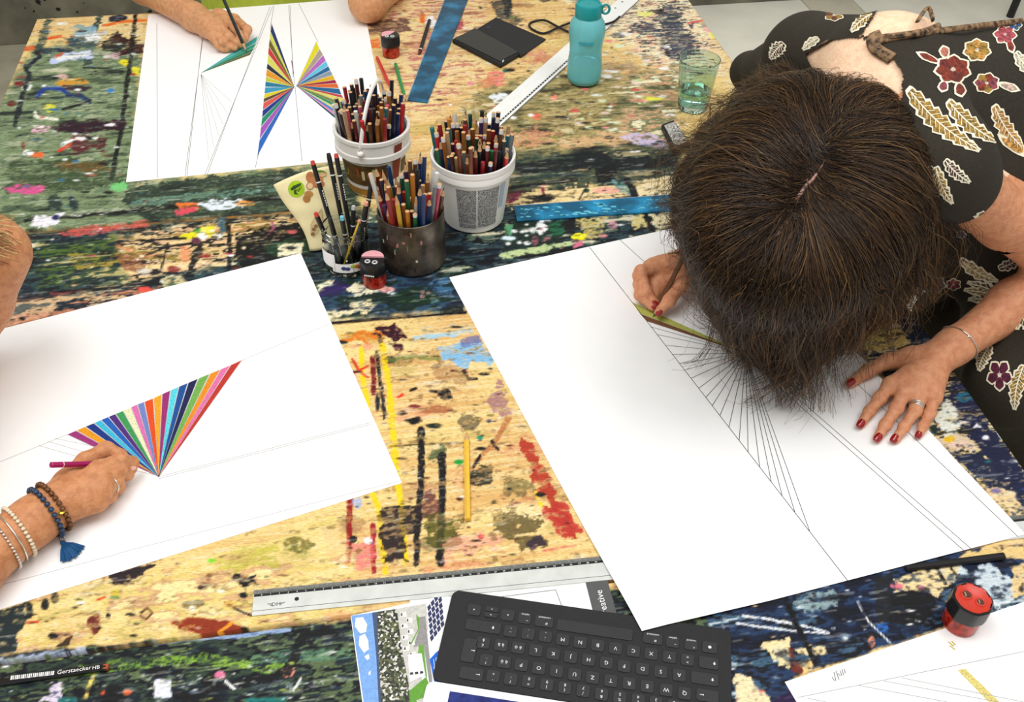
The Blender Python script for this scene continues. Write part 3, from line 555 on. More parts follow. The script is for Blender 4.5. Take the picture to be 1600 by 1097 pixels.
for (t, v0, v1, st), (nu, nv, uu, vv) in zip(BOARDS, grids):
    n = len(uu); W = nu + 1
    top = np.stack([uu * CT - vv * ST, uu * ST + vv * CT, np.full(n, TZ)], 1)
    i, j = np.meshgrid(np.arange(nu), np.arange(nv)); a = (j * W + i).ravel()
    quads = np.stack([a, a + 1, a + W + 1, a + W], 1)
    # skirt and underside
    ring = list(range(0, W)) + [k * W + nu for k in range(1, nv + 1)] + [nv * W + k for k in range(nu - 1, -1, -1)] + [k * W for k in range(nv - 1, 0, -1)]
    rg = np.array(ring); low = top[rg].copy(); low[:, 2] -= TT
    m_ = len(rg); k = np.arange(m_); k2 = (k + 1) % m_
    sk = np.stack([rg[k], n + k, n + k2, rg[k2]], 1)
    verts = np.concatenate([top, low]); faces = np.concatenate([quads, sk])
    me = bpy.data.meshes.new('tabletop_board')
    me.vertices.add(len(verts)); me.vertices.foreach_set('co', verts.astype(np.float32).ravel())
    me.loops.add(faces.size); me.loops.foreach_set('vertex_index', faces.astype(np.int32).ravel())
    me.polygons.add(len(faces)); me.polygons.foreach_set('loop_start', np.arange(0, faces.size, 4, dtype=np.int32)); me.polygons.foreach_set('loop_total', np.full(len(faces), 4, np.int32))
    me.update(calc_edges=True)
    ca = me.color_attributes.new('paint', 'FLOAT_COLOR', 'POINT')
    c4 = np.ones((len(verts), 4), np.float32); c4[:n, :3] = lin[off:off + n]; c4[n:, :3] = srgb((120, 90, 56)); ca.data.foreach_set('color', c4.ravel())
    me.materials.append(mt); me.validate()
    link('tabletop_board', me, tables[t], wld=True); off += n
# ---------------------------------------------------------------- drawing sheets
m_paper = mat('drawing_paper', (250, 249, 247), .8, var=.015, scale=30, bump=.04, bscale=900)
m_line = mat('graphite', (92, 90, 88), .7)
m_lined = mat('graphite_dark', (52, 50, 50), .7)
m_linel = mat('graphite_light', (160, 158, 156), .7)
def crayon(c):
    """pencil-filled colour: grainy strokes that let the paper show through"""
    nm = 'crayon_%d_%d_%d' % c
    if nm in MATS: return MATS[nm]
    return mat(nm, c, .75, scale=900, c2=tuple(int(v * .72 + 4) for v in c), bump=.1, bscale=1200)
class Sheet:
    def __init__(s, name, corners, h, label, group=None, thick=.0004, hfun=None, res=(2, 2), cat='drawing', mtl=None):
        """corners TL TR BR BL in world xy; hfun(x, y) -> height over the table"""
        s.h = h; s.hf = hfun or (lambda x, y: h); TL, TR, BR, BL = corners
        c = (TL + TR + BR + BL) / 4; s.root = empty(name, (c.x, c.y, TZ + s.hf(c.x, c.y)))
        tag(s.root, label, cat, group)
        nx, ny = res; b = MB(); vs = []
        for side in (0, 1):
            for j in range(ny + 1):
                for i in range(nx + 1):
                    a, t = i / nx, j / ny
                    p = (TL * (1 - a) + TR * a) * (1 - t) + (BL * (1 - a) + BR * a) * t
                    vs.append((p.x, p.y, TZ + s.hf(p.x, p.y) - side * thick))
        W = nx + 1; n = W * (ny + 1); fs = []
        for j in range(ny):
            for i in range(nx):
                a = j * W + i
                fs += [(a, a + W, a + W + 1, a + 1), (n + a, n + a + 1, n + a + W + 1, n + a + W)]
        ring = [k for k in range(W)] + [k * W + nx for k in range(1, ny + 1)] + [ny * W + k for k in range(nx - 1, -1, -1)] + [k * W for k in range(ny - 1, 0, -1)]
        for k in range(len(ring)):
            p, q = ring[k], ring[(k + 1) % len(ring)]; fs.append((p, q, n + q, n + p))
        b.add(vs, fs); b.build('sheet', mtl or m_paper, s.root, smooth=False, wld=True)
    def pt(s, px, py, e=.00025):
        p = G(px, py, s.h)
        for _ in range(3): p = G(px, py, s.hf(p.x, p.y) + e)
        return p
    def lines(s, segs, w, m, name='pencil_lines', e=.00022, n=1):
        b = MB()
        for (x0, y0, x1, y1) in segs:
            k = max(1, n)
            P_ = [s.pt(x0 + (x1 - x0) * i / k, y0 + (y1 - y0) * i / k, e) for i in range(k + 1)]
            d = (P_[-1] - P_[0]); nrm = Vector((-d.y, d.x, 0)).normalized() * w / 2
            vs = [];
            for p in P_: vs += [p - nrm, p + nrm]
            b.add(vs, [(2 * i, 2 * i + 2, 2 * i + 3, 2 * i + 1) for i in range(k)])
        return b.build(name, m, s.root, wld=True)
    def poly(s, pts, m, name, e=.00018, parent=None):
        b = MB(); P_ = [s.pt(x, y, e) for x, y in pts]
        a = sum(P_[i].x * P_[(i + 1) % len(P_)].y - P_[(i + 1) % len(P_)].x * P_[i].y for i in range(len(P_)))
        f = tuple(range(len(P_)))
        b.add(P_, [f if a > 0 else tuple(reversed(f))]); return b.build(name, m, parent or s.root, wld=True)
    def fan(s, apex, bounds, cols, inset=.06):
        for k, c in enumerate(cols):
            (x0, y0), (x1, y1) = bounds[k], bounds[k + 1]
            q = .012
            a = (x0 + (x1 - x0) * inset, y0 + (y1 - y0) * inset); b_ = (x1 - (x1 - x0) * inset, y1 - (y1 - y0) * inset)
            ap = (apex[0] + (a[0] - apex[0]) * q, apex[1] + (a[1] - apex[1]) * q)
            s.poly([ap, a, b_], crayon(c), 'coloured_wedge')
        s.lines([(apex[0], apex[1], x, y) for x, y in bounds], .0005, m_linel, 'wedge_outlines', e=.00012)

def crop(x0, y0, sc): return lambda x, y: (x0 + x / sc, y0 + y / sc)
GRP = 'large drawing sheets with pencil fans'
# sheet with the butterfly of two fans (far side)
A = Sheet('drawing_sheet', [G(232, 23), G(566, -3), G(612, 244), G(197, 285)], .0006, 'large white sheet with two bright fans meeting in a butterfly shape', GRP)
q = crop(380, 20, 4.572)
lb = [(203, 75), (195, 135), (190, 185), (183, 240), (178, 295), (173, 360), (168, 400), (163, 455), (160, 490), (157, 530), (152, 580), (148, 612), (145, 640), (140, 695), (135, 750), (127, 815), (117, 905), (100, 1030)]
lc = [(20, 50, 110), (236, 236, 90), (120, 105, 10), (225, 55, 50), (236, 236, 100), (40, 40, 45), (250, 165, 20), (215, 220, 60), (25, 130, 170), (60, 165, 205), (245, 225, 30), (100, 70, 20), (235, 95, 85), (20, 50, 150), (20, 150, 110), (180, 90, 200), (40, 110, 205)]
A.fan(q(365, 530), [q(*p) for p in lb], lc)
rb = [(522, 205), (545, 258), (570, 300), (590, 343), (607, 380), (622, 412), (640, 445), (655, 478), (668, 503), (685, 540), (703, 587), (716, 610), (735, 650), (755, 692), (775, 735), (797, 780), (821, 830), (845, 880), (871, 933)]
rc = [(250, 235, 10), (190, 170, 150), (200, 110, 210), (100, 215, 245), (20, 110, 170), (150, 165, 180), (245, 190, 10), (175, 25, 60), (240, 110, 40), (20, 105, 160), (215, 65, 65), (240, 230, 110), (130, 150, 70), (40, 150, 100), (225, 235, 150), (90, 130, 220), (250, 150, 200), (20, 90, 110)]
A.fan(q(380, 522), [q(*p) for p in rb], rc)
q = crop(300, 0, 5)
A.fan(q(70, 570), [q(512, 282), q(499, 335), q(484, 372), q(470, 402), q(452, 430)], [(70, 205, 200), (36, 176, 140), (24, 140, 104), (112, 112, 52)])
A.poly([q(772, 465), q(782, 480), q(797, 575), q(792, 578)], crayon((190, 120, 190)), 'crayon_mark')
A.lines([(245, 36, 246, 278), (318, 52, 289, 275), (316, 60, 292, 275), (422, 10, 324, 272), (426, 10, 320, 273), (428, 9, 422, 45), (405, 235, 399, 262), (451, 8, 460, 133), (461, 136, 472, 252), (453, 8, 458, 120), (467, 6, 497, 66)], .0007, m_line)
A.lines([(314, 116, 362, 160), (314, 116, 356, 178), (314, 116, 349, 195), (314, 116, 342, 212), (314, 116, 334, 230), (314, 116, 326, 250)], .0005, m_linel, 'faint_lines')
# sheet with the wide rainbow fan (left side)
tr, br = G(470, 396), G(628, 755); tdir = (G(0, 515) - tr).normalized(); bdir = (G(0, 953) - br).normalized()
Cs = Sheet('drawing_sheet', [tr + tdir * .70, tr, br, br + bdir * .70], .0006, 'large white sheet with one wide rainbow fan of twenty coloured wedges', GRP)
q = crop(60, 540, 4.706)
cb = [(210, 655), (280, 625), (345, 597), (410, 570), (460, 548), (515, 525), (567, 503), (625, 480), (680, 455), (728, 433), (778, 415), (845, 388), (908, 358), (972, 330), (1032, 303), (1100, 275), (1175, 243), (1262, 207), (1340, 175), (1412, 145), (1500, 105)]
cc = [(170, 50, 130), (250, 165, 20), (0, 50, 140), (60, 200, 235), (20, 100, 200), (80, 40, 130), (60, 165, 90), (250, 250, 200), (235, 120, 185), (120, 140, 210), (245, 80, 10), (255, 175, 30), (165, 40, 120), (90, 225, 240), (10, 80, 160), (10, 25, 80), (120, 185, 80), (255, 150, 20), (245, 120, 180), (205, 50, 35)]
Cs.fan(q(885, 965), [q(*p) for p in cb], cc)
Cs.lines([(-60, 746, 105, 679), (378, 563, 515, 506), (-60, 820, 190, 757), (248, 745, 580, 660), (248, 748, 580, 663)], .0006, m_linel)
Cs.lines([(76, 690, 150, 712), (86, 685, 160, 700), (60, 696, 130, 716), (210, 735, 246, 743), (183, 865, 622, 752), (-40, 925, 183, 866)], .0005, m_linel, 'faint_lines')
# sheet the bending woman works on: lies over the long ruler, its corner on the keyboard
RUL_A, RUL_B = G(396, 942), G(1690, 815)
KBTOP = .0062
bl_ = G(1003, 986, KBTOP + .0012)
def hB(x, y):
    p = Vector((x, y, 0)); a = Vector((RUL_A.x, RUL_A.y, 0)); d = (Vector((RUL_B.x, RUL_B.y, 0)) - a).normalized()
    n_ = abs((p - a).cross(d).z); h = .0008
    h = max(h, .0028 - max(0, n_ - .016) * .02)
    r = math.hypot(x - bl_.x, y - bl_.y)
    return max(h, .0076 - max(0, r - .03) * .045)
Bs = Sheet('drawing_sheet', [G(702, 434), G(1143, 337), G(1601, 837), bl_], .0008, 'large white sheet with an uncoloured ray fan under the bending woman', GRP, hfun=hB, res=(50, 70))
L1 = lambda x: 386 + (x - 921) * 521 / 404
ap = (1165, 552)
xs = [1018, 1027, 1040, 1051, 1062, 1070, 1080, 1092, 1103, 1113, 1125, 1139, 1155, 1169, 1187, 1205, 1222, 1242, 1265]
Bs.lines([(921, 386, 1325, 908)], .0009, m_lined, n=60)
Bs.lines([(*ap, x, L1(x)) for x in xs], .0008, m_lined, 'fan_rays', n=6)
Bs.lines([(968, 374, 1165, 552), (1167, 553, 1518, 858), (1200, 590, 1508, 862), (1340, 600, 1590, 838)], .0008, m_lined, 'guide_lines', n=40)
q = crop(960, 380, 4.986)
Bs.poly([ap, q(140, 460), q(196, 546)], crayon((202, 208, 100)), 'coloured_wedge')
Bs.poly([ap, q(197, 548), q(252, 608)], crayon((128, 84, 52)), 'coloured_wedge')
# sheet at the front right corner
d0 = G(1226, 1066); dx_ = (G(1600, 941) - d0).normalized(); dy_ = Vector((dx_.y, -dx_.x, 0))
Ds = Sheet('drawing_sheet', [d0, d0 + dx_ * .70, d0 + dx_ * .70 + dy_ * .5, d0 + dy_ * .5], .0006, 'white sheet with a single yellow stripe under the red sharpener at the table edge', GRP)
Ds.lines([(1246, 1090, 1600, 1018), (1342, 1071, 1480, 1097), (1381, 1064, 1560, 1097), (1408, 1059, 1600, 1097), (1262, 1091, 1300, 1099)], .0006, m_linel)
Ds.poly([(1496, 1047), (1508, 1045), (1562, 1097), (1545, 1097)], crayon((240, 222, 130)), 'coloured_wedge')
Ds.lines([(1482, 1003, 1490, 1010), (1484, 1009, 1492, 1015), (1487, 1002, 1493, 1008)], .0016, crayon((216, 196, 90)), 'crayon_mark')
Ds.lines([(1303, 1050, 1306, 1064), (1306, 1048, 1311, 1062), (1309, 1052, 1313, 1056), (1313, 1048, 1315, 1056), (1316, 1046, 1318, 1055), (1319, 1045, 1321, 1052), (1300, 1058, 1304, 1064)], .0008, m_line, 'scribble')

# ---------------------------------------------------------------- things with a flat quad outline
def slab_from_px(name, pts, h0, h1, m, parent=None, bevel=0.0):
    P_ = [G(x, y, h1) for x, y in pts]
    b = MB().prism([(p.x, p.y) for p in P_], TZ + h0, TZ + h1)
    return b.build(name, m, parent, wld=parent is not None, bevel=bevel)
# long steel ruler
m_steel = mat('brushed_aluminium', (214, 216, 210), .5, .25, scale=40, var=.12, bump=.05, bscale=400)
m_steel2 = mat('ruler_bevel', (150, 152, 148), .42, .5, scale=400, var=.35)
m_black = mat('black_print', (16, 16, 17), .5)
m_white = mat('white_print', (240, 240, 238), .6, var=.03)
RL = 1.045
a0 = G(395, 942, .0015); dirx = (G(918, 890, .0015) - a0).normalized()
RM = frame((a0.x, a0.y, TZ + .0003), dirx)
ru = empty('ruler'); ru.matrix_world = RM; tag(ru, 'long aluminium ruler with black number strip lying under the big sheet', 'ruler')
w = .0172
bdy = MB(); bdy.box((0, -w, 0), (RL, .0108, .0018)); bdy.build('body', m_steel, ru, bevel=.0004)
bev = MB().add([(0, .0108, 0), (RL, .0108, 0), (RL, .0108, .0018), (0, .0108, .0018), (0, w, 0), (RL, w, 0), (RL, w, .0006), (0, w, .0006)], [(0, 1, 2, 3), (4, 7, 6, 5), (3, 2, 6, 7), (0, 4, 5, 1), (0, 3, 7, 4), (1, 5, 6, 2)])
bev.build('bevelled_edge', m_steel2, ru)
MB().box((.001, .0072, .0017), (RL - .001, .0106, .00188)).build('number_strip', m_black, ru)
MB().box((0, -.0118, .0017), (RL, -.0112, .00186)).build('groove', mat('groove_dark', (70, 72, 70), .5), ru)
tk = MB()
for k in range(0, 1001):
    x = .0095 + k * .001; L_ = .0042 if k % 10 == 0 else (.0032 if k % 5 == 0 else .0022)
    tk.add([(x - .00012, .0111, .00185), (x + .00012, .0111, .00185), (x + .00012, .0111 + L_, .0018 - L_ * .19), (x - .00012, .0111 + L_, .0018 - L_ * .19)], [(0, 1, 2, 3)])
tag(tk.build('graduation', m_black, ru), kind='stuff')
for k in range(0, 101):
    if 42 < k < 97: continue
    lettering(str(k), .0030, Matrix.Translation((.0095 + k * .01, .0089, .00195)), m_white, ru, name='numeral')
MB().lathe([(.0026, .00186), (.0026, .0019)], 14, cap1=True).build('hanging_hole', m_black, ru, M=Matrix.Translation((.0495, -.001, 0)))
lettering('DH', .007, Matrix.Translation((.0265, -.0055, .00192)), m_lined, ru, name='maker_mark')
wg = MB()
for s_ in (-1, 1):
    for k in range(3): wg.add([(.0265 + s_ * .0045, -.0040 - k * .0013, .00192), (.0265 + s_ * (.0105 - k * .002), -.0036 - k * .0013, .00192), (.0265 + s_ * (.0100 - k * .002), -.0042 - k * .0013, .00192), (.0265 + s_ * .0045, -.0046 - k * .0013, .00192)], [(0, 1, 2, 3)])
wg.build('maker_mark_wings', m_lined, ru)
# white-faced aluminium ruler by the bottle
a0 = G(745, 212, .001); a1 = G(985, -2, .001); RM2 = frame((a0.x, a0.y, TZ + .0003), a1 - a0); LL = (a1 - a0).length
rw = empty('ruler'); rw.matrix_world = RM2; tag(rw, 'white-faced metal ruler lying behind the turquoise bottle', 'ruler')
MB().box((0, -.023, 0), (LL, .023, .0022)).build('body', mat('ruler_white', (246, 246, 242), .4, .1, var=.04), rw, bevel=.0006)
MB().box((0, -.0155, .0021), (LL * .62, -.0115, .0024)).build('number_strip', m_black, rw)
MB().box((0, -.0232, .0018), (LL, -.0216, .00235)).build('dark_edge', m_lined, rw)
tk = MB()
for k in range(int(LL * .62 * 100)): tk.box((.004 + k * .01, -.0145, .0023), (.0075 + k * .01, -.0125, .00246))
tk.build('numerals', m_white, rw)
for xh in (LL - .03, LL - .07): MB().lathe([(.0025, .0022), (.0025, .0024)], 12, cap1=True).build('hanging_hole', m_lined, rw, M=Matrix.Translation((xh, .008, 0)))
# two translucent blue-green rulers
def acrylic(name, c):
    m = bpy.data.materials.new(name); m.use_nodes = True; nt = m.node_tree; b = nt.nodes['Principled BSDF']
    tc = nt.nodes.new('ShaderNodeTexCoord'); n = nt.nodes.new('ShaderNodeTexNoise'); n.inputs['Scale'].default_value = 25; n.inputs['Detail'].default_value = 5
    r = nt.nodes.new('ShaderNodeValToRGB'); r.color_ramp.elements[0].position = .42; r.color_ramp.elements[1].position = .72
    r.color_ramp.elements[0].color = (*srgb(c), 1); r.color_ramp.elements[1].color = (*srgb(tuple(min(255, int(v * 1.5 + 30)) for v in c)), 1)
    nt.links.new(tc.outputs['Object'], n.inputs['Vector']); nt.links.new(n.outputs['Fac'], r.inputs[0]); nt.links.new(r.outputs[0], b.inputs['Base Color'])
    b.inputs['Transmission Weight'].default_value = .45; b.inputs['Roughness'].default_value = .12; b.inputs['IOR'].default_value = 1.3
    MATS[name] = m; return m
m_acr = acrylic('acrylic_blue', (16, 88, 122)); m_acr2 = acrylic('acrylic_teal', (14, 112, 152))
def teal_ruler(pts, label, m, marks):
    P_ = [G(x, y, .003) for x, y in pts]; c = sum(P_, Vector()) / 4
    e = empty('ruler', (c.x, c.y, TZ)); tag(e, label, 'ruler')
    MB().prism([(p.x, p.y) for p in P_], TZ + .0003, TZ + .0030).build('body', m, e, wld=True, bevel=.0008)
    edge = MB(); edge.tube([P_[0] + Vector((0, 0, .0002)), P_[3] + Vector((0, 0, .0002))], .0006, 6); edge.build('pale_edge', mat('acrylic_edge', (150, 170, 196), .3), e, wld=True)
    tk = MB(); d = P_[2] - P_[1]; n = int(d.length * 100); wdt = (P_[0] - P_[1]).normalized()
    for k in range(n * 2):
        p = P_[1] + d * (k + .5) / (n * 2); l = .006 if k % 2 else .004
        t_ = d.normalized() * .00025; z = Vector((0, 0, .0002))
        tk.add([p - t_ + z, p + t_ + z, p + t_ + wdt * l + z, p - t_ + wdt * l + z], [(0, 1, 2, 3)])
    tag(tk.build('graduation', m_black, e, wld=True), kind='stuff')
    return e, P_
er, _ = teal_ruler([(636.5, 156), (668, 160), (734, -8), (699, -12)], 'translucent blue ruler beside the red and green pencils', m_acr, 1)
er2, Pr = teal_ruler([(802, 322), (808, 345), (1150, 322), (1150, 297)], 'translucent turquoise ruler with paint smears reaching under the dark hair', m_acr2, 1)
sm = MB()
for k in range(60):
    t = rs.random(); p = G(812 + t * 240, 333 - t * 16 + rs.uniform(-8, 8), .0032); r = rs.uniform(.001, .004)
    sm.add([(p.x + r * 2.4 * math.cos(a * 6.283 / 7) * rs.uniform(.5, 1.2), p.y + r * .8 * math.sin(a * 6.283 / 7), p.z) for a in range(7)], [tuple(range(7))])
tag(sm.build('paint_smear', mat('smear_cyan', (96, 190, 214), .5), er2, wld=True), kind='stuff')
lm_ = MB()
for k in range(6):
    a_, b_ = G(1026 + k * 4, 319 - k * .3, .0034), G(1028.5 + k * 4, 316 - k * .3, .0034); lm_.add([(a_.x, a_.y, a_.z), (b_.x, a_.y, a_.z), (b_.x, b_.y, a_.z), (a_.x, b_.y, a_.z)], [(0, 1, 2, 3)])
tag(lm_.build('printed_marks', m_black, er2, wld=True), kind='stuff')
# black rod lying in the table gap
rod = MB(); p0, p1 = G(1415, 888, .004), G(1568, 869, .004); rod.tube([p0, p0.lerp(p1, .5), p1], [.0038, .0042, .0046], 8)
o = rod.build('charcoal_stick', mat('charcoal_black', (26, 22, 22), .7, var=.5)); tag(o, 'black charcoal stick half under the big sheet beside the table gap', 'charcoal')
# ---------------------------------------------------------------- keyboard, tablet, brochure, flyer
m_kb = mat('keyboard_fabric', (34, 34, 36), .75, var=.2, scale=500, bump=.15, bscale=1500)
m_key = mat('key_cap', (40, 40, 42), .6, var=.12, scale=300)
m_leg_ = mat('key_legend', (226, 226, 226), .6, var=.02)
kTL, kTR = G(708, 920, KBTOP), G(1143, 983, KBTOP)
KX = (kTR - kTL); KW = KX.length; kbl = G(692, 1064, KBTOP); KH = (kbl - kTL).length
KM = frame((kTL.x, kTL.y, TZ), KX)
def kloc(px, py, h=KBTOP): return KM.inverted() @ G(px, py, h)
def rrect(x0, y0, x1, y1, r, n=4):
    pts = []
    for cx, cy, a0_ in ((x1 - r, y1 - r, 0), (x0 + r, y1 - r, 90), (x0 + r, y0 + r, 180), (x1 - r, y0 + r, 270)):
        for k in range(n + 1):
            a = math.radians(a0_ + 90 * k / n); pts.append((cx + r * math.cos(a), cy + r * math.sin(a)))
    return pts
kb = empty('keyboard'); kb.matrix_world = KM; tag(kb, 'black tablet keyboard turned upside down to the viewer under the sheet corner', 'keyboard')
MB().prism(rrect(0, -KH, KW, 0, .009), .0004, KBTOP - .0012).build('body', m_kb, kb, bevel=.0008)
KZ = KBTOP - .0012
q = crop(680, 840, 3.2)
R1 = [(195, 360, '◄'), (363, 387, '►'), (448, 402, 'option'), (545, 418, 'command', 92), (797, 460, '', 380), (1088, 503, 'command', 96), (1188, 520, 'option'), (1280, 533, 'control'), (1373, 548, '●', 76)]
R2 = [(240, 443, '⇧', 176), (377, 467, '_\n-'), (465, 480, ':\n.'), (551, 493, ';\n,'), (638, 509, 'M'), (725, 523, 'N'), (813, 538, 'B'), (902, 553, 'V'), (991, 566, 'C'), (1080, 580, 'X'), (1171, 596, 'Y'), (1262, 610, '>\n<'), (1368, 626, '⇧', 100)]
R3 = [(240, 525, '£\n$'), (329, 537, 'à ä'), (415, 550, 'é ö'), (503, 563, 'L'), (590, 580, 'K'), (677, 596, 'J'), (767, 610, 'H'), (856, 625, 'G'), (945, 642, 'F'), (1037, 655, 'D'), (1128, 670, 'S'), (1220, 687, 'A'), (1348, 705, '⇪', 138)]
R4 = [(255, 612, '!\n¨'), (345, 622, 'è ü'), (430, 636, 'P'), (518, 652, 'O'), (607, 667, 'I'), (697, 683, 'U'), (787, 699, 'Z'), (878, 715, 'T'), (970, 728, 'R'), (1060, 743, 'E'), (1155, 761, 'W'), (1247, 778, 'Q'), (1362, 790, '⇥', 112)]
R5 = [(181, 680, '→', 118), (290, 692, '`\n^'), (378, 706, '?\n\''), (468, 719, '=\n0'), (558, 734, ')\n9'), (648, 750, '(\n8'), (740, 765, '/\n7'), (832, 782, '&\n6'), (923, 797, '%\n5'), (1015, 811, 'ç\n4'), (1104, 825, '*\n3'), (1194, 840, '"\n2'), (1284, 855, '+\n1'), (1366, 870, '§')]
ROTL = Matrix.Rotation(math.pi, 4, 'Z')
def key(cx, cy, body, wpx=66, hh=.0142):
    c = kloc(*q(cx, cy)); ww = (kloc(*q(cx + wpx / 2, cy + wpx / 2 * .165)) - kloc(*q(cx - wpx / 2, cy - wpx / 2 * .165))).length
    if c.y - hh / 2 < -KH + .001: return
    k = MB().prism(rrect(-ww / 2, -hh / 2, ww / 2, hh / 2, .0026, 3), 0, .0012).build('key', m_key, kb, M=Matrix.Translation((c.x, c.y, KZ)), bevel=.0004)
    if body:
        sub = body.split('\n'); z = .00128
        if body == '►' or body == '◄':
            s_ = 1 if body == '◄' else -1
            MB().add([(s_ * .001, 0, z), (-s_ * .0008, .001, z), (-s_ * .0008, -.001, z)], [(0, 1, 2) if s_ < 0 else (0, 2, 1)]).build('legend', m_leg_, k)
        elif body == '●': MB().lathe([(.0018, z), (.0018, z + .00003)], 16, cap1=True).build('legend', m_leg_, k)
        elif body in ('→', '⇥', '⇧', '⇪'):
            b = MB(); o_ = ww * .28 if body in ('→', '⇪', '⇧') else -ww * .25
            if body in ('→', '⇥'):
                b.box((o_ - .0022, -.0003, z), (o_ + .0016, .0003, z + .00003)); b.add([(o_ + .0022, 0, z), (o_ + .0009, .0012, z), (o_ + .0009, -.0012, z)], [(0, 1, 2)])
            else:
                b.add([(o_, -.0020, z), (o_ + .0017, -.0002, z), (o_ - .0017, -.0002, z)], [(0, 1, 2)]); b.box((o_ - .0007, -.0002, z), (o_ + .0007, .0016, z + .00003))
            b.build('legend', m_leg_, k)
        elif len(sub) == 2:
            lettering(sub[0], .0048, ROTL @ Matrix.Translation((0, .0031, z)), m_leg_, k, name='legend'); lettering(sub[1], .0048, ROTL @ Matrix.Translation((0, -.0031, z)), m_leg_, k, name='legend')
        elif len(body) > 3:
            lettering(body, .0034, ROTL @ Matrix.Translation((0, -.0045, z)), m_leg_, k, name='legend')
            lettering({'option': '~', 'command': '#', 'control': '^'}[body], .0044, ROTL @ Matrix.Translation((-.003, .0032, z)), m_leg_, k, name='legend')
        else: lettering(body, .0062, ROTL @ Matrix.Translation((0, 0, z)), m_leg_, k, name='legend')
for R in (R1, R2, R3, R4, R5):
    for t in R: key(t[0], t[1], t[2], t[3] if len(t) > 3 else 66)
key(170, 562, '→', 68, .0290)
for dy_s in (-1, 1):
    c = kloc(*q(281, 372)); MB().prism(rrect(-.0073, -.0032, .0073, .0032, .0018, 3), 0, .0012).build('key', m_key, kb, M=Matrix.Translation((c.x, c.y + dy_s * .0037, KZ)))
    MB().add([(-.0009, -dy_s * -.0005, .00128), (.0009, -dy_s * -.0005, .00128), (0, dy_s * -.0009, .00128)], [(0, 1, 2)]).build('legend', m_leg_, kb, M=Matrix.Translation((c.x, c.y + dy_s * .0037, KZ)))
# white tablet joined below the keyboard
TM = KM @ Matrix.Translation((-.004, -KH - .0012, 0))
tb = empty('tablet'); tb.matrix_world = TM; tag(tb, 'white-framed tablet with a deep blue screen beside the black keyboard', 'tablet')
MB().prism(rrect(0, -.17, KW + .01, 0, .008), .0004, .0062).build('body', mat('tablet_white', (244, 244, 242), .35, var=.02), tb, bevel=.0008)
MB().box((.026, -.160, .0061), (KW - .016, -.0085, .0064)).build('screen', mat('tablet_screen', (44, 56, 128), .2, c2=(26, 34, 92), scale=90), tb)
# flyer (grey stripe with lettering) under the keyboard's far edge
m_fly = mat('flyer_white', (238, 237, 234), .6, var=.02)
f0, f1 = G(640, 935, .0002), G(930, 898, .0002); FM = frame((f0.x, f0.y, TZ + .0002), f1 - f0)
fl_ = empty('flyer'); fl_.matrix_world = FM; tag(fl_, 'white flyer with a dark grey stripe partly under the keyboard', 'flyer')
floc = lambda x, y: FM.inverted() @ G(x, y, .0002)
g0, g1 = floc(913, 903), floc(947, 899); FWd = g1.x
MB().box((0, -.14, 0), (FWd, 0, .0003)).build('sheet', m_fly, fl_)
MB().box((g0.x, -.14, .0002), (FWd, 0, .00045)).build('grey_stripe', mat('flyer_grey', (84, 84, 84), .6), fl_)
lettering('creative', .0115, Matrix.Translation(((g0.x + FWd) / 2, -.040, .0005)) @ Matrix.Rotation(math.radians(90), 4, 'Z'), m_white, fl_, name='lettering')
fb = MB(); c0, c1 = floc(790, 936), floc(868, 922)
for seg in (((c0.x - .05, c1.y, 0), (c1.x, c1.y, 0)), ((c1.x, c1.y, 0), (c1.x + .004, c1.y - .03, 0))):
    p, r_ = Vector(seg[0]), Vector(seg[1]); d = (r_ - p).normalized(); n_ = Vector((-d.y, d.x, 0)) * .0003; z = Vector((0, 0, .0005)); fb.add([p - n_ + z, r_ - n_ + z, r_ + n_ + z, p + n_ + z], [(0, 1, 2, 3)])
fb.build('printed_frame', m_lined, fl_)
# aerial photo print
ph = Sheet('photo_print', [G(548, 963), G(700, 930), G(760, 1180), G(580, 1200)], .0010, 'glossy aerial photo print of a town with blue sports court beside the keyboard', thick=.0003, cat='print', mtl=mat('print_white', (240, 240, 240), .3, var=.02))
q = crop(540, 940, 6.985)
def pr(c, pts, nm, e=.00012, m=None): return ph.poly([q(x, y) for x, y in pts], m or mat('print_%d_%d_%d' % c, c, .3, var=.18, scale=300), nm, e)
pr((126, 172, 232), [(62, 155), (300, 120), (400, 1300), (225, 1300)], 'printed_sky')
pr((70, 86, 120), [(290, 120), (345, 112), (400, 1300), (372, 1300), (335, 600)], 'printed_sea', .00016)
m_town = bpy.data.materials.new('print_town'); m_town.use_nodes = True; nt = m_town.node_tree; b = nt.nodes['Principled BSDF']
tc = nt.nodes.new('ShaderNodeTexCoord'); vo = nt.nodes.new('ShaderNodeTexVoronoi'); vo.inputs['Scale'].default_value = 420; nt.links.new(tc.outputs['Object'], vo.inputs['Vector'])
r = nt.nodes.new('ShaderNodeValToRGB'); r.color_ramp.interpolation = 'CONSTANT'
for p_, c in ((.0, (60, 66, 48)), (.35, (96, 100, 66)), (.55, (40, 44, 40)), (.7, (200, 196, 186)), (.85, (240, 238, 232))):
    e_ = r.color_ramp.elements.new(p_); e_.color = (*srgb(c), 1)
nt.links.new(vo.outputs['Color'], r.inputs[0]); nt.links.new(r.outputs[0], b.inputs['Base Color']); b.inputs['Roughness'].default_value = .3; MATS['print_town'] = m_town
pr((0, 0, 0), [(345, 112), (560, 80), (620, 560), (690, 900), (720, 1300), (400, 1300), (360, 560)], 'printed_town', .00020, m_town)
pr((206, 204, 196), [(560, 80), (880, 20), (900, 300), (800, 560), (880, 1300), (700, 1300), (610, 560)], 'printed_streets', .00016)
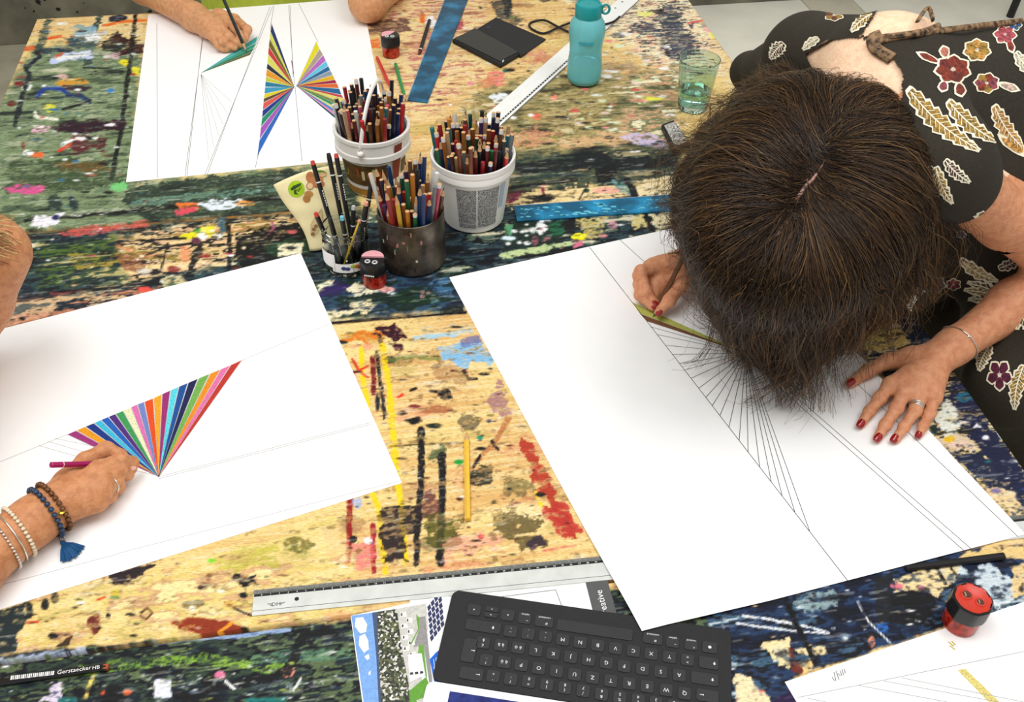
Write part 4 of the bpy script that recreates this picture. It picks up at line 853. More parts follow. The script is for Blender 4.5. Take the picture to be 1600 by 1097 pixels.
for k in range(8):
    x, y = 590 + k % 2 * 60 + k * 6, 120 + k * 62; pr((236, 234, 228), [(x, y), (x + 70, y - 10), (x + 78, y + 44), (x + 8, y + 52)], 'printed_house', .00024); pr((70, 70, 80), [(x + 12, y + 8), (x + 28, y + 6), (x + 30, y + 34), (x + 14, y + 36)], 'printed_window', .00028)
pr((150, 148, 146), [(770, 180), (870, 160), (960, 1000), (930, 1000), (850, 470), (740, 500), (800, 300)], 'printed_road', .00022)
pr((108, 166, 60), [(770, 140), (810, 180), (800, 300), (720, 470), (700, 470), (790, 300)], 'printed_lawn', .00026); pr((108, 166, 60), [(800, 480), (850, 470), (890, 830), (860, 800), (830, 570), (790, 560)], 'printed_lawn', .00026)
pr((100, 160, 54), [(690, 980), (880, 820), (950, 1010), (770, 1080), (900, 1300), (720, 1300)], 'printed_lawn', .00026)
pr((250, 250, 250), [(680, 580), (830, 565), (870, 800), (700, 880)], 'printed_building', .0003)
for k in range(3): pr((60, 60, 66), [(700 + k * 55, 775 - k * 6), (735 + k * 55, 770 - k * 6), (740 + k * 55, 795 - k * 6), (704 + k * 55, 802 - k * 6)], 'printed_window', .00034)
for k in range(6):
    for j in range(4): pr((52, 56, 96), [(890 + k * 6 + j * 38, 60 + k * 66 - j * 50), (922 + k * 6 + j * 38, 24 + k * 66 - j * 50), (934 + k * 6 + j * 38, 70 + k * 66 - j * 50), (904 + k * 6 + j * 38, 108 + k * 66 - j * 50)], 'printed_solar_panel', .0003)
pr((24, 104, 214), [(918, 630), (1050, 488), (1095, 620), (1070, 850), (1000, 1040)], 'printed_court', .0003)
cl = ph.lines([tuple(q(918, 600) + q(1052, 505)), tuple(q(960, 630) + q(1005, 1010)), tuple(q(985, 620) + q(1010, 745)), tuple(q(1010, 745) + q(1050, 700)), tuple(q(1025, 590) + q(1050, 700)), tuple(q(985, 620) + q(1025, 590)), tuple(q(1000, 940) + q(1060, 900)), tuple(q(960, 720) + q(990, 780)), tuple(q(990, 780) + q(1040, 780)), tuple(q(1040, 780) + q(1085, 700))], .0006, m_white, 'court_lines', e=.00036)
for pts in ([(110, 180), (190, 170), (235, 250), (225, 330), (160, 350), (100, 270)], [(150, 380), (210, 350), (245, 420), (255, 520), (200, 560), (145, 480)], [(205, 600), (250, 570), (262, 620), (235, 640)], [(250, 770), (275, 755), (270, 800), (252, 806)]): pr((246, 248, 252), pts, 'printed_cloud', .0002)
# ---------------------------------------------------------------- pencils
def hexring(r, z, rot=0.0): return [(r * math.cos(math.pi / 3 * k + rot), r * math.sin(math.pi / 3 * k + rot), z) for k in range(6)]
m_wood = mat('pencil_wood', (214, 170, 120), .7, scale=200, var=.2)
def lacquer(c): return mat('lacquer_%d_%d_%d' % c, c, .35, var=.12, scale=80)
def core(c): return mat('core_%d_%d_%d' % c, c, .6, var=.1)
def pencil_parts(L_, r=.0037, sharp=.020):
    """local z: tip at 0, butt at L_"""
    b = MB(); ring = []
    b.add(hexring(r, sharp) + hexring(r, L_ - .0006) + hexring(r * .85, L_), [(k, (k + 1) % 6, 6 + (k + 1) % 6, 6 + k) for k in range(6)] + [(6 + k, 6 + (k + 1) % 6, 12 + (k + 1) % 6, 12 + k) for k in range(6)] + [(12, 13, 14, 15, 16, 17)])
    w_ = MB().add(hexring(.0013, .006) + hexring(r, sharp), [(k, (k + 1) % 6, 6 + (k + 1) % 6, 6 + k) for k in range(6)])
    l_ = MB().add(hexring(.0003, 0) + hexring(.0013, .006), [(k, (k + 1) % 6, 6 + (k + 1) % 6, 6 + k) for k in range(6)] + [(5, 4, 3, 2, 1, 0)])
    return b, w_, l_
def place(tip, butt):
    z = (Vector(butt) - Vector(tip)).normalized(); x = z.orthogonal().normalized(); y = z.cross(x)
    return Matrix(((x.x, y.x, z.x, tip[0]), (x.y, y.y, z.y, tip[1]), (x.z, y.z, z.z, tip[2]), (0, 0, 0, 1)))
def pencil(name, tip, butt, c, leadc, label, r=.0037, band=None, endc=None, cat='pencil'):
    L_ = (Vector(butt) - Vector(tip)).length
    e = empty(name); e.matrix_world = place(tip, butt); tag(e, label, cat)
    b, w_, l_ = pencil_parts(L_, r); b.build('barrel', lacquer(c), e); w_.build('wood_cone', m_wood, e); l_.build('lead', core(leadc), e)
    if endc: MB().lathe([(r * .9, L_ - .004), (r * .95, L_ + .0003), (r * .5, L_ + .0012)], 12, cap1=True).build('end_cap', lacquer(endc), e, smooth=True)
    if band: MB().lathe([(r * 1.02, L_ - band[1]), (r * 1.02, L_ - band[1] + .0012)], 6).build('band', core(band[0]), e)
    return e
# loose on the table
pencil('pencil', G(729, 672, .003), G(731, 812, .0042), (238, 190, 60), (230, 200, 60), 'yellow pencil lying alone on the bare wood between two sheets', r=.0039)
pencil('pencil', G(613, 143, .002), G(589, 90, .004), (206, 52, 50), (200, 40, 40), 'red coloured pencil lying beside the butterfly drawing')
pencil('pencil', G(634, 158, .002), G(618, 100, .004), (22, 140, 66), (20, 120, 60), 'green coloured pencil lying next to the red one')
e = pencil('pencil', G(-60, 1076, .003), G(168, 1042, .0042), (24, 24, 26), (60, 60, 60), 'black drawing pencil with white lettering lying on the dark front table', endc=(190, 90, 50), r=.0041)
m_ = (G(-60, 1076, .003) - G(168, 1042, .0042)).normalized()
tm = frame(G(116, 1047, .0083), G(150, 1043) - G(90, 1052)); lt = lettering('Gerstaecker', .0070, tm, m_white, e, name='lettering'); lt.matrix_parent_inverse = e.matrix_basis.inverted()
tm = frame(G(150, 1043, .0083), G(160, 1041) - G(140, 1044)); lt = lettering('HB', .0062, tm, m_white, e, name='lettering'); lt.matrix_parent_inverse = e.matrix_basis.inverted()
bar = MB()
for k in range(22):
    p = G(18 + k * 3.1, 1059 - k * .35, .0082); d = (G(150, 1043) - G(90, 1052)).normalized(); n_ = Vector((-d.y, d.x, 0)) * .0024; t_ = d * (.0005 if k % 3 else .0009)
    bar.add([p - t_ - n_, p + t_ - n_, p + t_ + n_, p - t_ + n_], [(0, 1, 2, 3)])
bar.build('printed_bars', m_white, e, wld=True)
# brush-tipped pen by the blue ruler
p0, p1 = G(655, 84, .004), G(671, 32, .004)
e = empty('pen'); e.matrix_world = place(p0, p1); LP = (p1 - p0).length; tag(e, 'slim black pen with red-brown tip lying between sharpener and blue ruler', 'pen')
MB().tube([(0, 0, .012), (0, 0, LP)], .0040, 10).build('barrel', m_blk, e, smooth=False); MB().tube([(0, 0, 0), (0, 0, .012)], [.0022, .0036], 10).build('tip', mat('pen_tip', (96, 34, 26), .5), e); MB().lathe([(.0042, .016), (.0042, .02)], 10).build('band', m_white, e)

# ---------------------------------------------------------------- tubs and what stands in them
m_plas = mat('white_plastic', (240, 238, 232), .4, var=.05, scale=20)
def tub_profile(r0, r1, h, t=.0018):
    return [(r0 * .2, .0005), (r0 * .93, .0005), (r0, .004), (r1, h), (r1 - t, h), (r0 - t, .006), (r0 * .3, .005)]
def wrap(b, z0, z1, a0, a1, rf, off, n=18, m=0):
    """curved label patch on a wall of radius rf(z)"""
    vs = []
    for i in range(n + 1):
        a = a0 + (a1 - a0) * i / n
        for z in (z0, z1): r = rf(z) + off; vs.append((r * math.cos(a), r * math.sin(a), z))
    return b.add(vs, [(2 * i, 2 * i + 2, 2 * i + 3, 2 * i + 1) for i in range(n)], m)
def front(a): return -math.pi / 2 + a            # angle 0 = towards the camera
# tub 1: honey-style tub with carrying handle and brown label
B1 = Vector((-.248, 1.500, TZ + .0005)); r0, r1, h1 = .049, .0615, .114
b1 = empty('tub', B1); tag(b1, 'white plastic tub with a raised carrying handle and brown label full of pencils', 'tub')
rf1 = lambda z: r0 + (r1 - r0) * z / h1
MB().lathe(tub_profile(r0, r1, h1), 48).build('body', m_plas, b1, smooth=True, angle=.6)
MB().lathe([(rf1(.078), .078), (.0655, .080), (.0655, .090), (.064, .092), (.064, .110), (.066, .112), (.066, .118), (.0612, .118), (.0612, .110)], 48).build('rim', m_plas, b1, smooth=True, angle=.6)
wrap(MB(), .028, .070, front(-1.15), front(.55), rf1, .0006, 20).build('label', mat('label_brown', (112, 84, 38), .5, scale=70, c2=(78, 54, 22)), b1, smooth=True)
wrap(MB(), .074, .0775, front(-1.5), front(1.5), rf1, .0008, 30).build('red_stripe', mat('label_red', (120, 30, 28), .5), b1, smooth=True)
wrap(MB(), .006, .020, front(-1.3), front(1.2), rf1, .0006, 24).build('ochre_stripe', mat('label_ochre', (176, 126, 50), .5, scale=60, var=.3), b1, smooth=True)
wrap(MB(), .036, .108, front(.72), front(.98), lambda z: .0662 if z > .078 else rf1(z), .0008, 4).build('label_picture', mat('label_maroon', (140, 44, 36), .5), b1, smooth=True)
wrap(MB(), .040, .066, front(1.1), front(1.4), rf1, .0008, 4).build('label_picture', mat('label_brown', (112, 84, 38)), b1, smooth=True)
a_ = front(-.95); rr_ = rf1(.05) + .0012
hc = MB(); 
for k in range(24):
    t0, t1 = 2 * math.pi * k / 24, 2 * math.pi * (k + 1) / 24
    vs = []
    for t in (t0, t1):
        for s_ in (.0075, .0085):
            a = a_ + s_ * math.cos(t) / rr_; z = .05 + s_ * math.sin(t) * 1.2; vs.append((rr_ * math.cos(a), rr_ * math.sin(a), z))
    hc.add(vs, [(0, 1, 3, 2)])
hc.build('label_ring', mat('label_gold', (206, 170, 90), .4), b1)
for k in range(5): wrap(MB(), .046 - (k % 2) * .006, .064 - (k % 3) * .005, front(-.45 + k * .17), front(-.36 + k * .17), rf1, .001, 2).build('label_print', mat('label_cream', (236, 220, 170), .5) if k % 2 else mat('label_rust', (170, 80, 40), .5), b1)
ha = front(-.18)
pv = [Vector((.067 * math.cos(ha + s_), .067 * math.sin(ha + s_), .100)) for s_ in (0, math.pi)]
arc = []
for k in range(21):
    t = math.pi * k / 20; c = (pv[0] + pv[1]) / 2; d = (pv[0] - pv[1]) / 2
    arc.append(c + d * math.cos(t) + Vector((.012, .012, .105)) * math.sin(t) * .86)
MB().tube(arc, .0042, 8, flat=.45).build('handle', m_plas, b1, smooth=True)
for s_ in pv: MB().ellipsoid(s_, (.006, .006, .006), seg=10, rings=6).build('pivot', m_plas, b1, smooth=True)
# tub 2: white tub with grey fine-print label
B2 = Vector((-.070, 1.402, TZ + .0005)); s0, s1, h2 = .0505, .0665, .125
b2 = empty('tub', B2); tag(b2, 'white plastic tub with grey fine-print panel full of pencils', 'tub')
rf2 = lambda z: s0 + (s1 - s0) * z / h2
MB().lathe(tub_profile(s0, s1, h2), 48).build('body', m_plas, b2, smooth=True, angle=.6)
MB().lathe([(rf2(.106), .104), (.0690, .105), (.0690, .1155), (.0682, .117), (.0695, .118), (.0695, .127), (.0662, .127), (.0662, .115)], 48).build('rim', m_plas, b2, smooth=True, angle=.6)
m_fine = bpy.data.materials.new('fine_print'); m_fine.use_nodes = True; nt = m_fine.node_tree; b = nt.nodes['Principled BSDF']
tc = nt.nodes.new('ShaderNodeTexCoord'); n = nt.nodes.new('ShaderNodeTexNoise'); n.inputs['Scale'].default_value = 900; n.inputs['Detail'].default_value = 2
mp = nt.nodes.new('ShaderNodeMapping'); mp.inputs['Scale'].default_value = (1, 1, 1.3); nt.links.new(tc.outputs['Object'], mp.inputs[0]); nt.links.new(mp.outputs[0], n.inputs['Vector'])
r = nt.nodes.new('ShaderNodeValToRGB'); r.color_ramp.interpolation = 'CONSTANT'; r.color_ramp.elements[0].color = (*srgb((66, 66, 66)), 1); r.color_ramp.elements[1].position = .52; r.color_ramp.elements[1].color = (*srgb((206, 206, 204)), 1)
nt.links.new(n.outputs['Fac'], r.inputs[0]); nt.links.new(r.outputs[0], b.inputs['Base Color']); MATS['fine_print'] = m_fine
for (z0, z1, x0, x1) in ((.024, .094, -.42, .12), (.014, .022, -.42, .12), (.030, .094, .16, .78), (.016, .028, .16, .78)):
    wrap(MB(), z0, z1, front(x0), front(x1), rf2, .0006, 10).build('printed_panel', m_fine, b2, smooth=True)
wrap(MB(), .046, .094, front(.84), front(1.02), rf2, .0006, 4).build('printed_symbols', mat('print_blue_grey', (176, 196, 214), .5), b2, smooth=True)
# metal can
B3 = Vector((-.163, 1.283, TZ + .0005)); c0_, ch = .0525, .096
b3 = empty('can', B3); tag(b3, 'paint-stained bare metal can crammed with pencils', 'can')
m_tin = mat('stained_tin', (112, 102, 90), .4, .7, scale=30, c2=(46, 38, 34), bump=.15, bscale=60)
MB().lathe([(c0_ * .3, .001), (c0_ * .96, .001), (c0_, .004), (c0_, ch), (c0_ - .001, ch + .0008), (c0_ - .0022, ch), (c0_ - .0022, .004), (c0_ * .3, .003)], 48).build('body', m_tin, b3, smooth=True, angle=.6)
st = MB()
for k in range(26):
    a = front(rs.uniform(-1.4, 1.4)); z = rs.uniform(.01, .085); w = rs.uniform(.02, .09); hh = rs.uniform(.002, .010); wrap(st, z, z + hh, a, a + w, lambda z_: c0_, .0004, 3, rs.randrange(4))
tag(st.build('paint_stain', [mat('stain_green', (56, 84, 60), .5), mat('stain_pink', (170, 120, 120), .5), mat('stain_white', (196, 190, 180), .5), mat('stain_dark', (40, 34, 34), .5)], b3), kind='stuff')
# glass jar
def glass_mat(name, c, rough=.02, ior=1.45):
    m = bpy.data.materials.new(name); m.use_nodes = True; nt = m.node_tree; b = nt.nodes['Principled BSDF']
    tc = nt.nodes.new('ShaderNodeTexCoord'); n = nt.nodes.new('ShaderNodeTexNoise'); n.inputs['Scale'].default_value = 60
    r = nt.nodes.new('ShaderNodeValToRGB'); r.color_ramp.elements[0].color = (*[x * .92 for x in srgb(c)], 1); r.color_ramp.elements[1].color = (*srgb(c), 1)
    nt.links.new(tc.outputs['Object'], n.inputs['Vector']); nt.links.new(n.outputs['Fac'], r.inputs[0]); nt.links.new(r.outputs[0], b.inputs['Base Color'])
    b.inputs['Transmission Weight'].default_value = 1; b.inputs['Roughness'].default_value = rough; b.inputs['IOR'].default_value = ior
    MATS[name] = m; return m
m_jar = glass_mat('jar_glass', (238, 242, 238), ior=1.3)
B4 = Vector((-.266, 1.262, TZ + .0005)); j0 = .0375
b4 = empty('jar', B4); tag(b4, 'clear glass jar with fruit label holding black pens and pencils', 'jar')
def octr(a, r, z):
    if z > .058: return r
    k = math.cos(((a + math.pi / 8) % (math.pi / 4)) - math.pi / 8); f = min(1, (.058 - z) / .02)
    return r * (1 - f) + r * f * .955 / k
MB().lathe([(.012, .0), (.033, .0), (.0355, .003), (.0372, .012), (.0372, .044), (.0365, .056), (.0345, .062), (.0362, .064), (.0362, .067), (.0350, .068), (.0350, .072), (.0362, .073), (.0362, .077), (.0345, .0785), (.0328, .077), (.0328, .060), (.0348, .050), (.0348, .010), (.031, .005), (.012, .005)], 48, rfun=octr).build('glass', m_jar, b4, smooth=True, angle=.5)
rj = lambda z: .0375
wrap(MB(), .020, .046, front(-1.25), front(-.35), rj, .0006, 8).build('label', m_white, b4, smooth=True); wrap(MB(), .013, .030, front(-.5), front(.95), rj, .0006, 10).build('label', m_white, b4, smooth=True)
for a, z, c in ((.0, .022, (44, 56, 110)), (.16, .021, (50, 60, 120)), (.55, .023, (190, 110, 40)), (.68, .020, (150, 70, 40)), (.38, .025, (170, 190, 80))):
    ea = front(a); MB().ellipsoid((.0384 * math.cos(ea), .0384 * math.sin(ea), z), (.0042, .0042, .0036), seg=8, rings=5, M=Matrix.Rotation(ea, 3, 'Z') @ Matrix.Diagonal((.2, 1, 1))).build('label_fruit', core(c), b4)

# --- pencils in the tubs: shared meshes per colour and end
PC = [(150, 30, 36), (200, 40, 44), (96, 30, 26), (120, 60, 30), (150, 92, 40), (90, 60, 36), (28, 32, 60), (22, 50, 96), (30, 30, 34), (20, 72, 60), (30, 100, 60), (60, 40, 84), (190, 120, 40), (214, 176, 60), (110, 116, 120), (190, 150, 110), (220, 218, 210), (36, 116, 120), (196, 80, 100), (64, 34, 30)]
CN = ['dark red', 'red', 'maroon', 'brown', 'ochre brown', 'umber', 'navy', 'blue', 'black', 'dark teal', 'green', 'violet', 'orange', 'yellow', 'grey', 'natural wood', 'white', 'turquoise', 'pink', 'dark brown']
PMESH = {}
def pmesh(ci, up, end):
    k = (ci, up, end)
    if k in PMESH: return PMESH[k]
    L_ = .175; r = .0036; b = MB(); c = PC[ci]
    if up == 'butt':                         # blunt end up with coloured disc
        b.add(hexring(r, 0) + hexring(r, L_ - .008) , [(k_, (k_ + 1) % 6, 6 + (k_ + 1) % 6, 6 + k_) for k_ in range(6)] + [(5, 4, 3, 2, 1, 0)], 0)
        b.add(hexring(r, L_ - .008) + hexring(r, L_ - .0005), [(k_, (k_ + 1) % 6, 6 + (k_ + 1) % 6, 6 + k_) for k_ in range(6)], 1 if end % 3 == 1 else 0)
        b.add(hexring(r, L_ - .0005) + hexring(r * .72, L_), [(k_, (k_ + 1) % 6, 6 + (k_ + 1) % 6, 6 + k_) for k_ in range(6)] + [(6, 7, 8, 9, 10, 11)], 2 if end else 1)
    else:                                    # point up
        b.add(hexring(r, 0) + hexring(r, L_ - .019), [(k_, (k_ + 1) % 6, 6 + (k_ + 1) % 6, 6 + k_) for k_ in range(6)] + [(5, 4, 3, 2, 1, 0)], 0)
        b.add(hexring(r, L_ - .019) + hexring(.0013, L_ - .006), [(k_, (k_ + 1) % 6, 6 + (k_ + 1) % 6, 6 + k_) for k_ in range(6)], 2)
        b.add(hexring(.0013, L_ - .006) + hexring(.0003, L_), [(k_, (k_ + 1) % 6, 6 + (k_ + 1) % 6, 6 + k_) for k_ in range(6)] + [(6, 7, 8, 9, 10, 11)], 1)
    ends = [c, (236, 236, 232), (216, 176, 60), (210, 90, 60)]
    PMESH[k] = b.mesh('pencil', [lacquer(c), core(ends[end] if up == 'butt' else c), m_wood]); return PMESH[k]
def fill(base, zb, rb, rt, zt, n, sp, kinds, where, grp, weights, lmin, lmax, seed, lean=(0, 0)):
    """pencils from a disc rb at height zb fanning to a disc rt at height zt (no two cross)"""
    rg = random.Random(seed); pts = []
    for i in range(-20, 21):
        for j in range(-20, 21):
            x = sp * (i + .5 * (j % 2)); y = sp * .866 * j
            if math.hypot(x, y) <= rb: pts.append((x, y))
    rg.shuffle(pts); pts = pts[:n]
    for (x, y) in pts:
        x += rg.uniform(-.0004, .0004); y += rg.uniform(-.0004, .0004)
        f = rt / rb; p0 = Vector((base.x + x, base.y + y, base.z + zb)); p1 = Vector((base.x + x * f + lean[0], base.y + y * f + lean[1], base.z + zt))
        d = (p1 - p0).normalized(); ci = rg.choices(range(len(PC)), weights)[0]; up = 'butt' if rg.random() < kinds else 'tip'
        L_ = rg.uniform(lmin, lmax); s_ = L_ / .175
        en = rg.randrange(4); o = link('pencil', pmesh(ci, up, en))
        M = place(p0, p0 + d) @ Matrix.Rotation(rg.uniform(0, 1), 4, 'Z') @ Matrix.Diagonal((1, 1, s_, 1)); o.matrix_world = M
        sz = 'short' if L_ < lmin + (lmax - lmin) * .3 else ('long' if L_ > lmin + (lmax - lmin) * .7 else '')
        tag(o, ('%s %s pencil standing %s up in %s' % (sz, CN[ci], ('plain end', 'wooden end', 'flat-cut end', 'pale end')[en] if up == 'butt' else 'point', where)).strip(), 'pencil', grp)
W_dark = [6, 3, 6, 6, 4, 5, 5, 4, 9, 4, 4, 3, 2, 2, 2, 2, 2, 2, 1, 6]
fill(B1, .007, .044, .058, .115, 84, .0088, .9, 'the white tub with the handle', 'pencils in the tub with the handle', W_dark, .135, .172, 5)
fill(B2, .007, .046, .062, .127, 92, .0088, .85, 'the white tub with fine print', 'pencils in the fine-print tub', W_dark, .135, .172, 6)
fill(B3, .005, .0315, .0475, .096, 58, .0077, .55, 'the stained metal can', 'pencils in the metal can', [5, 7, 3, 4, 4, 3, 5, 5, 4, 4, 4, 5, 5, 6, 4, 4, 4, 2, 6, 3], .110, .165, 8)
# jar: black pens
JP = [((-.012, .008), (-.030, .030), .165, 8), ((.0, .014), (-.012, .040), .17, 8), ((.010, .012), (.0, .034), .172, 8), ((-.016, -.006), (-.036, -.004), .10, 8), ((-.006, -.010), (-.014, -.018), .10, 8), ((.006, -.012), (.004, -.020), .105, 8), ((.018, .006), (.034, .018), .145, 8), ((.016, -.006), (.032, -.008), .125, 8), ((.006, .002), (.014, .012), .10, 8)]
m_pen = mat('pen_black', (22, 22, 24), .35, var=.1)
pencap = [(206, 70, 50), (30, 30, 30), (200, 70, 60), (200, 60, 46), (30, 30, 30), (110, 190, 214), (30, 30, 30), (226, 160, 140), (190, 190, 186)]
for k, ((x0, y0), (x1, y1), L_, _) in enumerate(JP):
    p0 = B4 + Vector((x0, y0, .0055)); p1 = B4 + Vector((x1, y1, .085)); d = (p1 - p0).normalized()
    e = empty('pen'); e.matrix_world = place(p0, p0 + d)
    tag(e, 'black pen with %s end standing in the glass jar' % ['an orange-red', 'a black', 'a salmon red', 'a bright red', 'a dark', 'a pale blue', 'a plain black', 'a pink', 'a light grey'][k], 'pen', 'black pens in the glass jar')
    MB().tube([(0, 0, 0), (0, 0, L_ - .006)], .0038, 10).build('barrel', m_pen, e); MB().tube([(0, 0, L_ - .006), (0, 0, L_)], [.0036, .0030], 10).build('end_cap', core(pencap[k]), e)
    MB().lathe([(.0039, L_ - .035), (.0039, L_ - .033)], 10).build('band', m_white, e)
    lb = MB()
    for i in range(7): lb.box((-.0006, -.00395, L_ - .05 - i * .004), (.0008, -.0036, L_ - .0475 - i * .004))
    lb.build('printed_marks', m_white, e)
p0 = B4 + Vector((-.006, -.022, .008)); p1 = B4 + Vector((.024, -.022, .088)); d = (p1 - p0)
e = empty('paintbrush'); e.matrix_world = place(p0, p1); tag(e, 'thin yellow-handled paintbrush leaning in the glass jar', 'brush')
MB().tube([(0, 0, .012), (0, 0, .05), (0, 0, .098)], [.0016, .0021, .0015], 8).build('handle', lacquer((226, 186, 60)), e); MB().tube([(0, 0, .0), (0, 0, .012)], [.0006, .0018], 8).build('bristles', core((120, 80, 40)), e); MB().ellipsoid((0, 0, .100), (.0026, .0026, .003), seg=8, rings=6).build('end_bead', core((226, 150, 130)), e)

# ---------------------------------------------------------------- sharpeners: red tank, black ribbed collar
m_redp = bpy.data.materials.new('red_translucent'); m_redp.use_nodes = True
nt = m_redp.node_tree; b = nt.nodes['Principled BSDF']; tc = nt.nodes.new('ShaderNodeTexCoord'); n = nt.nodes.new('ShaderNodeTexNoise'); n.inputs['Scale'].default_value = 120; n.inputs['Detail'].default_value = 5
r = nt.nodes.new('ShaderNodeValToRGB'); r.color_ramp.elements[0].color = (*srgb((120, 12, 8)), 1); r.color_ramp.elements[0].position = .35; r.color_ramp.elements[1].color = (*srgb((226, 60, 36)), 1); r.color_ramp.elements[1].position = .65
nt.links.new(tc.outputs['Object'], n.inputs['Vector']); nt.links.new(n.outputs['Fac'], r.inputs[0]); nt.links.new(r.outputs[0], b.inputs['Base Color']); b.inputs['Transmission Weight'].default_value = .35; b.inputs['Roughness'].default_value = .12; MATS['red_translucent'] = m_redp
m_redlid = mat('red_lid', (208, 62, 44), .3, var=.1); m_pinklid = mat('pink_lid', (236, 170, 176), .4, var=.08); m_colb = mat('sharpener_black', (20, 20, 22), .32, var=.1)
m_graph = mat('shavings_dark', (60, 40, 32), .8, var=.5, scale=300)
def sharpener(base, r, h, label, style, rotz=0.0, tilt=None):
    M = Matrix.Translation(base) @ (tilt.to_4x4() if tilt else Matrix()) @ Matrix.Rotation(rotz, 4, 'Z')
    e = empty('sharpener'); e.matrix_world = M; tag(e, label, 'sharpener')
    hb = h * .52
    MB().lathe([(r * .2, .0), (r * .86, .0), (r * .94, .002), (r * .98, hb), (r * .90, hb), (r * .88, .003), (r * .2, .003)], 36).build('tank', m_redp, e, smooth=True, angle=.6)
    sh = MB(); rg = random.Random(2)
    sh.lathe([(r * .1, .0035), (r * .82, .0035), (r * .84, hb * .45), (r * .5, hb * .62), (r * .1, hb * .55)], 20, rfun=lambda a, rr, z: rr * (1 + .05 * math.sin(a * 5 + z * 900))); sh.build('shavings', m_graph, e)
    rib = lambda a, rr, z: rr * (1 + (.02 if int(a / (2 * math.pi) * 16 + .001) % 2 else -.004))
    if style == 'open':
        MB().lathe([(r * .9, hb - .001), (r * 1.04, hb), (r * 1.06, hb + .003), (r * 1.04, h - .002), (r * .96, h), (r * .9, h - .001)], 64, rfun=rib).build('collar', m_colb, e, smooth=True, angle=.5)
        MB().lathe([(r * .01, h - .0012), (r * .90, h - .0012), (r * .95, h - .0002)], 36, cap0=False).build('lid', m_redlid, e, smooth=True)
        for sx, rad in ((-.38, .20), (.36, .24)):
            hole = MB().lathe([(r * (rad + .08), -.0006), (r * (rad + .06), .0012), (r * rad, .0014), (r * rad * .95, -.0002)], 20); hole.build('pencil_hole_rim', m_redlid, e, M=Matrix.Translation((0, sx * r, h - .0008)), smooth=True)
            MB().lathe([(r * rad * .02, .0001), (r * rad, .0003)], 18).build('pencil_hole', mat('hole_brown', (86, 44, 30), .6), e, M=Matrix.Translation((0, sx * r, h - .0004)))
            MB().box((-r * rad * .6, r * rad * .2, .0004), (r * rad * .6, r * rad * .5, .0010)).build('blade', mat('blade_brown', (170, 140, 110), .4), e, M=Matrix.Translation((0, sx * r, h - .0004)) @ Matrix.Rotation(.6, 4, 'Z'))
    else:
        MB().lathe([(r * .9, hb - .001), (r * 1.02, hb), (r * 1.05, hb + .004), (r * 1.05, h * .9), (r * .98, h), (r * .02, h)], 64, rfun=lambda a, rr, z: rib(a, rr, z) if z < h * .95 else rr).build('collar', m_colb, e, smooth=True, angle=.5)
        n_ = 16; pts = [(0, 0)] + [(r * .92 * math.cos(t), r * .92 * math.sin(t)) for t in [math.radians(a) for a in (range(20, 181, 10) if style == 'half' else range(60, 211, 10))]]
        if style == 'half':
            pts = pts[1:]
            MB().prism(pts, h - .0004, h + .0035).build('lid', m_pinklid, e, bevel=.0006)
        else: MB().prism(pts, h - .0004, h + .0012).build('lid', m_pinklid, e, bevel=.0004)
        for sx in (-.30, .30): MB().lathe([(r * .24, h), (r * .22, h + .001), (r * .13, h + .001), (r * .12, h + .0003)], 16).build('pencil_hole_rim', m_steel, e, M=Matrix.Translation((sx * r, -r * .38, 0)), smooth=True)
        if style == 'half': [MB().box((-.008 + k * .0027, -r * 1.085, h * .60), (-.0062 + k * .0027, -r * 1.06, h * .655)).build('printed_mark', m_white, e) for k in range(6)]
    return e
def on_table(px, py, r, h=0): p = G(px, py, h); v = Vector((p.x, p.y, 0)).normalized(); return Vector((p.x + v.x * r, p.y + v.y * r, TZ + h))
sharpener(on_table(1487, 993, .021, .0008), .0205, .050, 'red tank sharpener with red lid standing half on the yellow-striped sheet', 'open', rotz=.9)
sharpener(on_table(587, 454, .0195, .0004), .0195, .047, 'red tank sharpener with pink half-lid standing in front of the metal can', 'half', rotz=-.18)
sharpener(on_table(612, 93, .0190, .0004), .0195, .047, 'red tank sharpener with pale pink quarter lid beside the butterfly drawing', 'quarter')
# ---------------------------------------------------------------- turquoise water bottle
BP = on_table(911, 139, .034); b5 = empty('water_bottle', BP); BS = Matrix.Diagonal((1, 1, .86, 1)); tag(b5, 'turquoise water bottle with dark teal screw cap standing on the white ruler', 'bottle')
m_bot = glass_mat('bottle_plastic', (160, 240, 246), .2, 1.18); b_ = m_bot.node_tree.nodes['Principled BSDF']; b_.inputs['Transmission Weight'].default_value = .6
def brib(a, r, z): return r * (1 + (.012 * math.cos(a * 10) if .075 < z < .15 else 0))
MB().lathe([(.010, .003), (.027, .0025), (.033, .006), (.0355, .018), (.0362, .040), (.0345, .060), (.0325, .080), (.0335, .100), (.0362, .120), (.0365, .135), (.034, .150), (.027, .163), (.0225, .168), (.0225, .176), (.0212, .176), (.0212, .167), (.033, .149), (.0350, .135), (.0322, .100), (.0312, .080), (.0348, .040), (.0342, .018), (.032, .008), (.010, .006)], 60, rfun=brib).build('body', m_bot, b5, M=BS, smooth=True)
m_watr = glass_mat('water', (190, 240, 244), .0, 1.33)
MB().lathe([(.001, .0075), (.0312, .009), (.0338, .018), (.0344, .040), (.0332, .056), (.001, .056)], 40).build('water', m_watr, b5, M=BS, smooth=True, angle=.6)
m_cap = mat('cap_teal', (22, 150, 152), .4, var=.06)
MB().lathe([(.026, .163), (.0262, .164), (.0265, .190), (.0245, .1945), (.0215, .1955), (.0205, .1930), (.001, .1930)], 48, rfun=lambda a, r, z: r * (1 + .006 * math.cos(a * 40)) if z < .19 else r).build('cap', m_cap, b5, M=BS, smooth=True, angle=.5)
